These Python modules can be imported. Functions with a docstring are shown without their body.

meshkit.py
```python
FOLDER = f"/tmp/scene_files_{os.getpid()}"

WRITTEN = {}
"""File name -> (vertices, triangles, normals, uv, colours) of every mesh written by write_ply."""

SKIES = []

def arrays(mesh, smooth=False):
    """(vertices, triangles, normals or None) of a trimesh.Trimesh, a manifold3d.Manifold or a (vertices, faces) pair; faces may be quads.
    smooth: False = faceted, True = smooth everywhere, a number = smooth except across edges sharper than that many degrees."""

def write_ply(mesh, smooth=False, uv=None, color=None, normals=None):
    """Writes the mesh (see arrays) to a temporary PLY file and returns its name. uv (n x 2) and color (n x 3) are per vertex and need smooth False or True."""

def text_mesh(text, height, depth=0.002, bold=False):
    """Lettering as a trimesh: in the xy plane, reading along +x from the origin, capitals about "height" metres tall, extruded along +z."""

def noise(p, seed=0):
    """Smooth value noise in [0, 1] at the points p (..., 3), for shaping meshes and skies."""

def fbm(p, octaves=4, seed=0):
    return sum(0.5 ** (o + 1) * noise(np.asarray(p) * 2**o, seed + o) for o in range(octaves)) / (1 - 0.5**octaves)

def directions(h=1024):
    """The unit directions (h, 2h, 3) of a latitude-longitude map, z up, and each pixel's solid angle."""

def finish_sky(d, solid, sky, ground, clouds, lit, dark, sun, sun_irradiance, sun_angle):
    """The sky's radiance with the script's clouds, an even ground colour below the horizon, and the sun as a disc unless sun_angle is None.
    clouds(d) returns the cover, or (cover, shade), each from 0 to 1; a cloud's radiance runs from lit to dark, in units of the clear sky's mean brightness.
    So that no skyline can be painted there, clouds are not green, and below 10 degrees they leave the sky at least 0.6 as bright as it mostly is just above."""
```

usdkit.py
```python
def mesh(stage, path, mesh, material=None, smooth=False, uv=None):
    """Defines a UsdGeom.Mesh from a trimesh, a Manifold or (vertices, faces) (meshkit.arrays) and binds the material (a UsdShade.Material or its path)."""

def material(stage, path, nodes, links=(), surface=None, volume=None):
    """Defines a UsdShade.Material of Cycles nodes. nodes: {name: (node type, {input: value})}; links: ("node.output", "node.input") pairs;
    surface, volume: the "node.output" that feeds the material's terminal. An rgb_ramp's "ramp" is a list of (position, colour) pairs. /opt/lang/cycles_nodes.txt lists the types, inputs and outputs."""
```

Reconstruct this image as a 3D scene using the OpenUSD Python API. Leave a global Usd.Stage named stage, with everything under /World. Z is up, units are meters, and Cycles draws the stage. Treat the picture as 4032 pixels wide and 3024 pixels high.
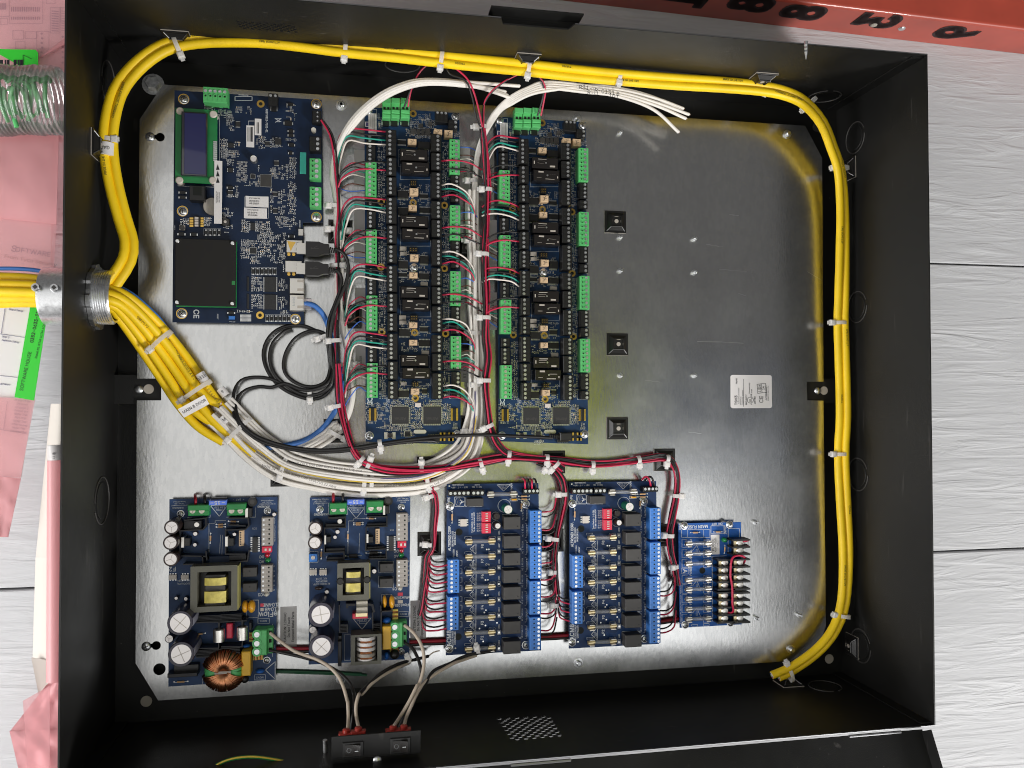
import math, random
import numpy as np, trimesh, usdkit, meshkit
from shapely.geometry import Polygon, Point, LineString
from shapely import affinity
from pxr import Usd, UsdGeom, UsdLux, UsdShade, Gf, Sdf

stage = Usd.Stage.CreateInMemory()
UsdGeom.SetStageUpAxis(stage, UsdGeom.Tokens.z)
UsdGeom.SetStageMetersPerUnit(stage, 1.0)
UsdGeom.Xform.Define(stage, '/World'); UsdGeom.Scope.Define(stage, '/World/Looks')
random.seed(7); RNG = np.random.default_rng(7)

# ---------------------------------------------------------------- camera, lights
# building frame: u to the right, v down, h out of the cabinet's mounting plate (metres). The photographer held the phone turned
# by a quarter: the picture's left is the room's up, so world x = -v, y = -h, z = Z0 - u
Z0 = 1.85
def W(p):
    p = np.asarray(p, float); return np.stack([-p[..., 1], -p[..., 2], Z0 - p[..., 0]], -1)
CAM = np.array([0.2406, 0.3617, 0.9872]); FPX = 3239.25
def _rot(v):
    a = np.linalg.norm(v); k = np.array(v) / a; K = np.array([[0, -k[2], k[1]], [k[2], 0, -k[0]], [-k[1], k[0], 0]])
    return np.eye(3) + math.sin(a) * K + (1 - math.cos(a)) * K @ K
ROT = _rot([-0.0205, -0.1878, 0.0005])          # rows: right, down, forward in (u, v, -h)
cam = UsdGeom.Camera.Define(stage, '/World/camera')
cam.CreateHorizontalApertureAttr(36.0); cam.CreateVerticalApertureAttr(27.0)
cam.CreateFocalLengthAttr(FPX / 4032 * 36.0); cam.CreateClippingRangeAttr(Gf.Vec2f(0.01, 100))
_ax = [np.array([-r[1], r[2], -r[0]]) for r in ROT]
_m = np.eye(4); _m[0, :3] = _ax[0]; _m[1, :3] = -_ax[1]; _m[2, :3] = -_ax[2]; _m[3, :3] = W(CAM)
cam.AddTransformOp().Set(Gf.Matrix4d(*_m.ravel().tolist()))
cam.CreateExposureAttr(0.85)

def rect_light(name, pos, target, w, h, inten, color):
    l = UsdLux.RectLight.Define(stage, '/World/' + name)
    l.CreateWidthAttr(w); l.CreateHeightAttr(h); l.CreateIntensityAttr(inten); l.CreateColorAttr(Gf.Vec3f(*color))
    p, t = W(pos), W(target); z = (p - t) / np.linalg.norm(p - t)
    x = np.cross([0, 0, 1.0], z); x /= np.linalg.norm(x); y = np.cross(z, x)
    m = np.eye(4); m[0, :3], m[1, :3], m[2, :3], m[3, :3] = x, y, z, p
    l.AddTransformOp().Set(Gf.Matrix4d(*m.ravel().tolist())); return l
rect_light('lamp_key', (2.6, 2.45, 1.9), (.6, .3, 0), .7, .55, 44.0, (1, .985, .965))
rect_light('lamp_ceiling', (-1.35, 1.12, .78), (.6, 1.07, .80), 1.25, 1.5, 5.4, (1, .99, .98))
rect_light('lamp_back', (-.55, .68, 2.0), (.2, .45, 0), 2.5, 1.7, .44, (1, .995, .98))
rect_light('fill_low', (1.0, 1.30, 2.0), (.4, .5, 0), 1.2, 1.4, .80, (.98, .99, 1))  # dim panel added to brighten reflections in the plate's lower part
dome = UsdLux.DomeLight.Define(stage, '/World/ambient_fill')  # even ambient fill added beside the lamps, not a fixture
usdkit.material(stage, '/World/Looks/ambient_fill_glow', {'b': ('background_shader', {'color': (1, .98, .97), 'strength': 0.075})}, surface='b.background')
UsdShade.MaterialBindingAPI.Apply(dome.GetPrim()).Bind(UsdShade.Material.Get(stage, '/World/Looks/ambient_fill_glow'))

# ---------------------------------------------------------------- pixels of the survey picture -> points of the cabinet
VIEWS = dict(S=(0, 0, 1.8228), A1=(0, 0, .4821), A2=(0, 700, .4821), A3=(0, 1450, .4821), A4=(0, 2250, .4667), A5=(650, 320, .31949), A6=(650, 820, .31949),
    B1=(1280, 240, .30136), B2=(1280, 700, .30136), B3=(1280, 1180, .36166), B4=(1820, 240, .40687), B5=(1820, 800, .31646), B6=(1820, 1280, .36157),
    C1=(630, 1920, .30137), C2=(630, 2330, .27125), C3=(1180, 1920, .30137), C4=(1180, 2330, .27125), C5=(1700, 1860, .24864), C6=(1700, 2200, .25322),
    D1=(2180, 1860, .23508), D2=(2180, 2200, .24108), D3=(2600, 1980, .32552), D4=(660, 1200, .31646), D5=(800, 1550, .49729), D6=(1800, 1650, .45208),
    E1=(1200, 2450, .49729), E2=(2600, 2350, .5425), E3=(2850, 200, .53436), E4=(2400, 0, .73779), E5=(600, 0, .81374), E6=(2300, 750, .63291), E7=(3200, 1100, .54237),
    F1=(1700, 1700, .27125), F2=(1200, 800, .30151), F3=(1780, 500, .63025), F4=(1780, 1100, .73529), N=(0, 0, 1))
def ray(x, y, view='N'):
    a, b, k = VIEWS[view]; x, y = a + x * k, b + y * k
    return (np.array([(x - 2016) / FPX, (y - 1512) / FPX, 1.0]) @ ROT) * [1, 1, -1]
def P(x, y, h=0.0, view='N'):
    d = ray(x, y, view); return CAM + (h - CAM[2]) / d[2] * d
def on_v(x, y, v, view='N'):
    d = ray(x, y, view); return CAM + (v - CAM[1]) / d[1] * d
def on_u(x, y, u, view='N'):
    d = ray(x, y, view); return CAM + (u - CAM[0]) / d[0] * d
def RC(view, x0, y0, x1, y1, h):
    c = [P(a, b, h, view) for a, b in ((x0, y0), (x1, y0), (x1, y1), (x0, y1))]
    return ((c[0][0] + c[3][0]) / 2, (c[0][1] + c[1][1]) / 2, (c[1][0] + c[2][0]) / 2, (c[2][1] + c[3][1]) / 2)
def scale_at(view, x, y, h):
    return (P(x + 10, y, h, view)[0] - P(x, y, h, view)[0]) / 10

# ---------------------------------------------------------------- mesh builder
class MB:
    def __init__(s): s.v, s.f, s.n = [], [], 0
    def add(s, v, f):
        v = np.asarray(v, float); f = np.asarray(f, int)
        if f.shape[1] == 4: f = np.vstack([f[:, [0, 1, 2]], f[:, [0, 2, 3]]])
        s.v.append(v); s.f.append(f + s.n); s.n += len(v); return s
    def box(s, u0, v0, h0, u1, v1, h1, b=0):
        if b <= 0:
            v = [(x, y, z) for z in (h0, h1) for x, y in ((u0, v0), (u1, v0), (u1, v1), (u0, v1))]
            return s.add(v, [(0, 1, 2, 3), (4, 7, 6, 5), (0, 4, 5, 1), (1, 5, 6, 2), (2, 6, 7, 3), (3, 7, 4, 0)])
        b = min(b, (u1 - u0) * .45, (v1 - v0) * .45, (h1 - h0) * .9)
        v = [(x, y, z) for z in (h0, h1 - b) for x, y in ((u0, v0), (u1, v0), (u1, v1), (u0, v1))]
        v += [(u0 + b, v0 + b, h1), (u1 - b, v0 + b, h1), (u1 - b, v1 - b, h1), (u0 + b, v1 - b, h1)]
        return s.add(v, [(0, 1, 2, 3), (8, 11, 10, 9), (0, 4, 5, 1), (1, 5, 6, 2), (2, 6, 7, 3), (3, 7, 4, 0), (4, 8, 9, 5), (5, 9, 10, 6), (6, 10, 11, 7), (7, 11, 8, 4)])
    def lathe(s, c, prof, n=16, e=None):
        """prof: (radius, height) pairs along the axis; e: frame (e1, e2, axis) at c"""
        c = np.asarray(c, float); e = np.eye(3) if e is None else np.asarray(e, float)
        a = np.arange(n) / n * 2 * math.pi; m = len(prof); v = []
        for r, h in prof: v.append(c + np.cos(a)[:, None] * r * e[0] + np.sin(a)[:, None] * r * e[1] + h * e[2])
        v = np.vstack(v); f = []
        for k in range(m - 1):
            for i in range(n):
                j = (i + 1) % n; f.append((k * n + i, k * n + j, k * n + n + j, k * n + n + i))
        s.add(v, f)
        for k, flip in ((0, 1), (m - 1, 0)):
            if prof[k][0] > 1e-6:
                ring = v[k * n:(k + 1) * n]; t = [(0, i, i + 1) for i in range(1, n - 1)]
                s.add(ring, [x[::-1] for x in t] if flip else t)
        return s
    def cyl(s, c, r, h0, h1, n=16, b=0):
        return s.lathe((c[0], c[1], 0), [(r, h0), (r, h1)] if b <= 0 else [(r, h0), (r, h1 - b), (r - b, h1)], n)
    def rod(s, p0, p1, r, n=10, prof=None):
        p0, p1 = np.asarray(p0, float), np.asarray(p1, float); L = np.linalg.norm(p1 - p0); z = (p1 - p0) / L
        x = np.cross(z, [0, 0, 1.0]) if abs(z[2]) < .9 else np.cross(z, [1.0, 0, 0]); x /= np.linalg.norm(x)
        return s.lathe(p0, prof or [(r, 0), (r, L)], n, (x, np.cross(z, x), z))
    def tube(s, pts, r, n=8, flat=1.0):
        pts = np.asarray(pts, float); m = len(pts); t = np.gradient(pts, axis=0); t /= np.linalg.norm(t, axis=1, keepdims=True) + 1e-12
        rr = np.broadcast_to(r, (m,)); x = np.cross(t[0], [0, 0, 1.0])
        if np.linalg.norm(x) < .05: x = np.cross(t[0], [1.0, 0, 0])
        v = []; a = np.arange(n) / n * 2 * math.pi
        for i in range(m):
            x = x - t[i] * (x @ t[i]); x /= np.linalg.norm(x) + 1e-12; y = np.cross(t[i], x)
            v.append(pts[i] + rr[i] * (np.cos(a)[:, None] * x + flat * np.sin(a)[:, None] * y))
        f = [(k * n + i, k * n + (i + 1) % n, k * n + n + (i + 1) % n, k * n + n + i) for k in range(m - 1) for i in range(n)]
        s.add(np.vstack(v), f)
        for k, flip in ((0, 1), (m - 1, 0)):
            tt = [(0, i, i + 1) for i in range(1, n - 1)]; s.add(v[k], [q[::-1] for q in tt] if flip else tt)
        return s
    def prism(s, poly, h0, h1, frame=None):
        """poly: shapely polygon or points in (a, b); frame: (origin, ea, eb, en), default plate axes"""
        poly = poly if hasattr(poly, 'exterior') else Polygon(poly)
        m = trimesh.creation.extrude_polygon(poly, h1 - h0, engine='earcut'); v = np.array(m.vertices); v[:, 2] += h0
        if frame is not None:
            o, a, b, c = [np.asarray(q, float) for q in frame]; v = o + v[:, :1] * a + v[:, 1:2] * b + v[:, 2:] * c
        return s.add(v, m.faces)
    def line(s, pts, w, h, t=.00012):
        for a, b in zip(pts[:-1], pts[1:]):
            a, b = np.array(a[:2]), np.array(b[:2]); d = b - a; L = np.linalg.norm(d)
            if L < 1e-9: continue
            d /= L; nn = np.array([-d[1], d[0]]) * w / 2; a = a - d * w / 2; b = b + d * w / 2
            q = [a - nn, b - nn, b + nn, a + nn]
            s.add([(*x, h) for x in q] + [(*x, h + t) for x in q], [(0, 1, 2, 3), (4, 7, 6, 5), (0, 4, 5, 1), (1, 5, 6, 2), (2, 6, 7, 3), (3, 7, 4, 0)])
        return s
    def text(s, txt, c, height, ang, h, bold=False, sx=1.0, t=.00012, frame=None):
        """lettering centred on c = (u, v); ang in degrees, 0 reads to the right, counter-clockwise in the picture"""
        key = (txt, bold)
        if key not in _TXT:
            m = meshkit.text_mesh(txt, 1.0, .01, bold); _TXT[key] = (np.array(m.vertices), np.array(m.faces))
        v, f = _TXT[key]; v = v.copy(); v[:, 0] -= v[:, 0].max() / 2; v[:, 1] -= .5; v[:, 0] *= height * sx; v[:, 1] *= height; v[:, 2] *= t / .01
        a = math.radians(ang); e1, e2 = np.array([math.cos(a), -math.sin(a), 0]), np.array([-math.sin(a), -math.cos(a), 0]); e3 = np.array([0, 0, 1.0]); o = np.array([c[0], c[1], h])
        if frame is not None: o, e1, e2, e3 = [np.asarray(q, float) for q in frame]
        return s.add(o + v[:, :1] * e1 + v[:, 1:2] * e2 + v[:, 2:] * e3, f)
_TXT = {}

def spline(pts, step=.006, closed=False):
    p = np.asarray(pts, float); n = len(p)
    if n == 2: q = np.linspace(p[0], p[1], 6); return q
    e = np.vstack([2 * p[0] - p[1], p, 2 * p[-1] - p[-2]]); out = []
    for i in range(n - 1):
        a, b, c, d = e[i:i + 4]; L = np.linalg.norm(c - b); m = max(2, min(24, int(L / step) + 1))
        t = np.linspace(0, 1, m, endpoint=False)[:, None]
        out.append(.5 * ((2 * b) + (-a + c) * t + (2 * a - 5 * b + 4 * c - d) * t ** 2 + (-a + 3 * b - 3 * c + d) * t ** 3))
    return np.vstack(out + [p[-1:]])

# ---------------------------------------------------------------- prims
_USED = {}
def numbered(parent, name):
    k = _USED.get((parent, name), 0); _USED[(parent, name)] = k + 1
    return f'{parent}/{name}' + (f'_{k:03d}' if k else '')
def tag(prim, label=None, cat=None, group=None, kind=None):
    for k, x in (('label', label), ('category', cat), ('group', group), ('kind', kind)):
        if x: prim.SetCustomDataByKey(k, x)
    return prim
BASE = {}
def thing(name, label, cat, loc, group=None, kind=None):
    path = numbered('/World', name); x = UsdGeom.Xform.Define(stage, path); b = W(loc); x.AddTranslateOp().Set(Gf.Vec3d(*b.tolist())); BASE[path] = b
    tag(x.GetPrim(), label, cat, group, kind); return path
def _mesh(path, mb, mat, base, smooth):
    v = W(np.vstack(mb.v)) - base; f = np.vstack(mb.f)[:, ::-1]
    return usdkit.mesh(stage, path, (v, f), M[mat], smooth=smooth)
def part(parent, name, mb, mat, smooth=False, label=None, kind=None):
    root = '/'.join(parent.split('/')[:3]); path = numbered(parent, name)
    m = _mesh(path, mb, mat, BASE[root], smooth); tag(m.GetPrim(), label, None, None, kind); return path
def single(name, label, cat, mb, mat, group=None, kind=None, smooth=False):
    path = numbered('/World', name); v = np.vstack(mb.v); c = W(v.mean(0)); lo = v[:, 2].min(); c[1] = -lo; BASE[path] = c
    m = _mesh(path, mb, mat, c, smooth); m.AddTranslateOp().Set(Gf.Vec3d(*c.tolist())); tag(m.GetPrim(), label, cat, group, kind); return path
def copy_of(path, name, delta, label, cat, group=None):
    new = numbered('/World', name); x = UsdGeom.Xform.Define(stage, new)
    x.GetPrim().GetReferences().AddInternalReference(path); x.GetPrim().SetInstanceable(True)
    b = BASE[path] + (W(delta) - W((0, 0, 0))); BASE[new] = b
    x.ClearXformOpOrder(); op = x.AddTranslateOp(opSuffix='copy'); op.Set(Gf.Vec3d(*b.tolist())); x.SetXformOpOrder([op])
    tag(x.GetPrim(), label, cat, group); return new

# ---------------------------------------------------------------- materials
M = {}
def mat(name, col, rough=.5, metal=0.0, var=0.0, vs=30.0, bump=0.0, bs=200.0, bd=.0005, coat=0.0, extra=None, rvar=0.0):
    n = {'p': ('principled_bsdf', dict(base_color=col, roughness=rough, metallic=metal, coat_weight=coat, **(extra or {})))}; l = []
    if var or bump or rvar: n['g'] = ('geometry', {})
    if var or rvar:
        n['n'] = ('noise_texture', {'scale': vs, 'detail': 4.0}); l.append(('g.position', 'n.vector'))
    if var:
        n['r'] = ('rgb_ramp', {'ramp': [(.3, [c * (1 - var) for c in col]), (.7, [min(1, c * (1 + var)) for c in col])]})
        l += [('n.fac', 'r.fac'), ('r.color', 'p.base_color')]
    if rvar:
        n['q'] = ('map_range', {'from_min': .3, 'from_max': .7, 'to_min': rough - rvar, 'to_max': rough + rvar, 'clamp': True}); l += [('n.fac', 'q.value'), ('q.result', 'p.roughness')]
    if bump:
        n['bn'] = ('noise_texture', {'scale': bs, 'detail': 3.0}); n['b'] = ('bump', {'strength': bump, 'distance': bd})
        l += [('g.position', 'bn.vector'), ('bn.fac', 'b.height'), ('b.normal', 'p.normal')]
    M[name] = usdkit.material(stage, '/World/Looks/' + name, n, l, surface='p.BSDF')
M['black_paint'] = usdkit.material(stage, '/World/Looks/black_paint', {
    'g': ('geometry', {}), 'n': ('noise_texture', {'scale': 7.0, 'detail': 6.0, 'roughness': .65}), 'r': ('rgb_ramp', {'ramp': [(.3, (.006, .006, .0056)), (.7, (.011, .0108, .0104))]}),
    'v': ('voronoi_texture', {'scale': 95.0}), 'vr': ('rgb_ramp', {'ramp': [(0, (.55, .55, .55)), (.035, (.35, .35, .35)), (.075, (0, 0, 0)), (1, (0, 0, 0))]}), 'vn': ('noise_texture', {'scale': 22.0}), 'vm': ('map_range', {'from_min': .56, 'from_max': .66, 'clamp': True}), 'mx': ('math', {'math_type': 'multiply'}),
    's': ('mapping', {'scale': (14, 160, 60)}), 'sn': ('noise_texture', {'scale': 1.0, 'detail': 3.0}), 'sr': ('map_range', {'from_min': .68, 'from_max': .8, 'to_max': .16, 'clamp': True}), 'd1': ('mix', {'color2': (.25, .24, .22)}), 'd2': ('mix', {'color2': (.30, .28, .26)}),
    'q': ('map_range', {'from_min': .3, 'from_max': .7, 'to_min': .38, 'to_max': .54, 'clamp': True}), 'bn': ('noise_texture', {'scale': 900.0, 'detail': 2.0}), 'b': ('bump', {'strength': .4, 'distance': .0004}), 'p': ('principled_bsdf', {'specular_ior_level': .36})},
    [('g.position', 'n.vector'), ('g.position', 'v.vector'), ('g.position', 'vn.vector'), ('g.position', 's.vector'), ('s.vector', 'sn.vector'), ('g.position', 'bn.vector'), ('n.fac', 'r.fac'), ('n.fac', 'q.value'), ('v.distance', 'vr.fac'), ('vn.fac', 'vm.value'), ('vr.color', 'mx.value1'), ('vm.result', 'mx.value2'),
     ('sn.fac', 'sr.value'), ('r.color', 'd1.color1'), ('mx.value', 'd1.fac'), ('d1.color', 'd2.color1'), ('sr.result', 'd2.fac'), ('d2.color', 'p.base_color'), ('q.result', 'p.roughness'), ('bn.fac', 'b.height'), ('b.normal', 'p.normal')], surface='p.BSDF')
mat('bare_and_highlight_edge', (.33, .33, .34), .42, 1)  # bare metal; also the highlight laid along the cabinet's front edges
mat('paper_cream', (.56, .52, .47), .6)
mat('steel', (.76, .77, .78), .32, 1, rvar=.06, vs=200)
mat('nickel', (.80, .77, .72), .36, 1)
mat('brass', (.86, .72, .45), .38, 1)
mat('gold', (.78, .5, .12), .3, 1)
mat('copper', (.72, .32, .16), .3, 1, var=.2, vs=300)
mat('tin', (.75, .75, .74), .3, 1)
mat('pcb_dark', (.004, .015, .045), .5, var=.25, vs=60, coat=.04, extra=dict(specular_ior_level=.32))
mat('pcb_reader', (.005, .030, .085), .5, var=.35, vs=70, coat=.04, extra=dict(specular_ior_level=.32))
mat('pcb_power', (.022, .055, .145), .5, var=.2, vs=60, coat=.04, extra=dict(specular_ior_level=.32))
mat('pcb_access', (.006, .028, .095), .5, var=.25, vs=50, coat=.04, extra=dict(specular_ior_level=.32))
mat('pcb_fuse', (.008, .085, .34), .5, var=.12, vs=50, coat=.04, extra=dict(specular_ior_level=.32))
mat('pcb_pour', (.010, .048, .16), .5, var=.2, vs=50, coat=.04, extra=dict(specular_ior_level=.32))
mat('pcb_green', (.01, .2, .05), .35, var=.15, vs=60)
mat('pcb_edge', (.25, .3, .18), .6)
mat('black_plastic', (.010, .0095, .009), .35, var=.2, vs=60)
mat('relay_plastic', (.014, .012, .011), .2)
mat('dark_grey', (.045, .042, .040), .5, var=.1, vs=80)
mat('chip', (.02, .02, .021), .45)
mat('heatsink', (.012, .012, .014), .32, .3)
mat('green_plastic', (.10, .48, .15), .4, var=.08, vs=80)
mat('dark_green', (.02, .22, .055), .38, var=.1, vs=80)
mat('shadow_hole', (.006, .008, .006), .8)
mat('blue_plastic', (.045, .20, .60), .42, var=.08, vs=80)
mat('grey_plastic', (.36, .33, .30), .5, var=.06, vs=80)
mat('fuse_blue', (.12, .22, .78), .35)
mat('red_plastic', (.68, .035, .075), .35)
mat('red_led', (.45, .01, .03), .15, coat=1)
mat('green_led', (.01, .22, .05), .15, coat=1)
mat('clear_led', (.6, .57, .5), .15, coat=1)
mat('yellow', (.93, .62, .006), .5, var=.10, vs=25, bump=.15, bs=60, bd=.001)
mat('yellow_box', (.78, .45, .03), .4)
mat('yellow_tape', (.62, .52, .12), .35, var=.25, vs=160)
mat('orange', (.75, .36, .02), .3, coat=.4)
mat('white_jacket', (.80, .76, .71), .42, var=.06, vs=40)
mat('white_wire', (.78, .70, .64), .4)
mat('red_wire', (.49, .014, .06), .38, var=.1, vs=60)
mat('dark_red', (.3, .006, .02), .4)
mat('black_wire', (.012, .011, .011), .42)
mat('green_wire', (.015, .33, .24), .4)
mat('dark_green_wire', (.01, .08, .035), .4)
mat('blue_wire', (.05, .16, .62), .4)
mat('blue_cable', (.05, .17, .5), .42)
mat('brown_wire', (.11, .035, .02), .45)
mat('cream_wire', (.62, .52, .42), .42)
mat('yellow_wire', (.72, .5, .06), .4)
mat('black_cable', (.014, .013, .013), .36, bump=.1, bs=300)
mat('nylon', (.80, .77, .74), .38, extra=dict(subsurface_weight=.35, subsurface_scale=.003, subsurface_radius=(1, .9, .8)))
mat('silk', (.62, .64, .66), .6)
mat('silk_dim', (.25, .3, .36), .6)
mat('paper_white', (.80, .77, .76), .55)
mat('label_grey', (.52, .50, .49), .38)
mat('ink', (.015, .015, .018), .6)
mat('ink_blue', (.09, .08, .2), .6)
mat('ink_faint', (.35, .28, .30), .7)
mat('teal', (.05, .5, .4), .5)
mat('tan', (.62, .44, .27), .5)
mat('tan_grey', (.42, .38, .33), .45)
mat('white_part', (.62, .56, .5), .5)
mat('cap_sleeve', (.022, .018, .035), .3, coat=.3)
mat('cap_band', (.25, .25, .3), .35)
mat('cap_top', (.80, .76, .74), .33, .6)
mat('cap_green', (.01, .12, .065), .3)
mat('cap_brown', (.035, .022, .02), .3)
mat('ferrite', (.10, .097, .075), .45, var=.1, vs=60)
mat('ferrite_edge', (.28, .26, .08), .5)
mat('resistor', (.6, .36, .18), .45)
mat('blue_disc', (.02, .14, .55), .3)
mat('lcd', (.008, .010, .085), .22, coat=.6)
mat('matte_black', (.010, .009, .008), .75)
mat('lcd_frame', (.02, .02, .028), .15, coat=1)
mat('crimp_red', (.4, .035, .025), .4)
mat('red_steel', (.46, .068, .040), .38, var=.15, vs=14, coat=.3, bump=.1, bs=60)
mat('denim', (.38, .43, .52), .8, var=.2, vs=40)
mat('hi_vis', (.80, .95, .03), .7, var=.1, vs=30)
mat('skin', (.45, .27, .2), .5)
mat('hair', (.03, .02, .015), .6)
mat('shirt', (.05, .05, .055), .8)
mat('reflective_tape', (.7, .7, .7), .35, .4)
mat('stencil_black', (.03, .012, .012), .6)
mat('green_sticker', (.03, .62, .03), .5)
mat('glass_fill', (.9, .9, .9), .1)
_g = {'f': ('fresnel', {'IOR': 1.5}), 't': ('transparent_bsdf', {'color': (.93, .94, .95)}), 's': ('glossy_bsdf', {'color': (1, 1, 1), 'roughness': .05}), 'm': ('mix_closure', {})}
_gl = [('f.fac', 'm.fac'), ('t.BSDF', 'm.closure1'), ('s.BSDF', 'm.closure2')]
_gg = dict(_g); _gg['d'] = ('diffuse_bsdf', {'color': (.8, .82, .86)}); _gg['k'] = ('mix_closure', {'fac': .13})
M['glass'] = usdkit.material(stage, '/World/Looks/glass', _gg, _gl + [('m.closure', 'k.closure1'), ('d.BSDF', 'k.closure2')], surface='k.closure')
M['clear_film'] = usdkit.material(stage, '/World/Looks/clear_film', {'f': ('fresnel', {'IOR': 1.6}), 't': ('transparent_bsdf', {'color': (.93, .90, .90)}), 's': ('glossy_bsdf', {'color': (1, 1, 1), 'roughness': .12}),
    'd': ('diffuse_bsdf', {'color': (.75, .7, .7)}), 'm': ('mix_closure', {}), 'k': ('mix_closure', {'fac': .12})}, _gl + [('m.closure', 'k.closure1'), ('d.BSDF', 'k.closure2')], surface='k.closure')
def film(name, col, tint, cover):
    M[name] = usdkit.material(stage, '/World/Looks/' + name, {'t': ('transparent_bsdf', {'color': tint}), 'p': ('principled_bsdf', {'base_color': col, 'roughness': .28}), 'tr': ('translucent_bsdf', {'color': col}),
        'a': ('mix_closure', {'fac': .3}), 'k': ('mix_closure', {'fac': cover})}, [('p.BSDF', 'a.closure1'), ('tr.BSDF', 'a.closure2'), ('t.BSDF', 'k.closure1'), ('a.closure', 'k.closure2')], surface='k.closure')
film('pink_film', (.86, .47, .49), (.97, .80, .81), .66)
film('pink_thin', (.90, .58, .60), (.985, .88, .89), .34)
# galvanised sheet: spangled zinc
M['zinc'] = usdkit.material(stage, '/World/Looks/zinc', {
    'g': ('geometry', {}), 'mp': ('mapping', {'scale': (.35, 1, 1)}), 'v': ('voronoi_texture', {'scale': 330.0}), 'n': ('noise_texture', {'scale': 14.0, 'detail': 5.0}), 'n2': ('noise_texture', {'scale': 420.0, 'detail': 2.0}),
    'pit': ('voronoi_texture', {'scale': 150.0}), 'pr': ('rgb_ramp', {'ramp': [(0, (.12, .12, .12)), (.05, (.2, .2, .2)), (.09, (1, 1, 1)), (1, (1, 1, 1))]}),
    'c': ('rgb_ramp', {'ramp': [(.0, (.60, .605, .60)), (1, (.68, .68, .67))]}), 'mul': ('mix', {'mix_type': 'multiply', 'fac': .2}),
    'q': ('map_range', {'from_min': .3, 'from_max': .7, 'to_min': .17, 'to_max': .26, 'clamp': True}),
    'ad': ('math', {'math_type': 'multiply_add', 'value2': .5}), 'b': ('bump', {'strength': .055, 'distance': .0008}), 'p': ('principled_bsdf', {'metallic': 1.0})},
    [('g.position', 'mp.vector'), ('mp.vector', 'v.vector'), ('mp.vector', 'n2.vector'), ('g.position', 'n.vector'), ('g.position', 'pit.vector'), ('pit.distance', 'pr.fac'), ('v.color', 'c.fac'), ('c.color', 'mul.color1'), ('pr.color', 'mul.color2'), ('mul.color', 'p.base_color'),
     ('n.fac', 'q.value'), ('q.result', 'p.roughness'), ('v.distance', 'ad.value1'), ('n2.fac', 'ad.value3'), ('ad.value', 'b.height'), ('b.normal', 'p.normal')], surface='p.BSDF')
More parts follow.
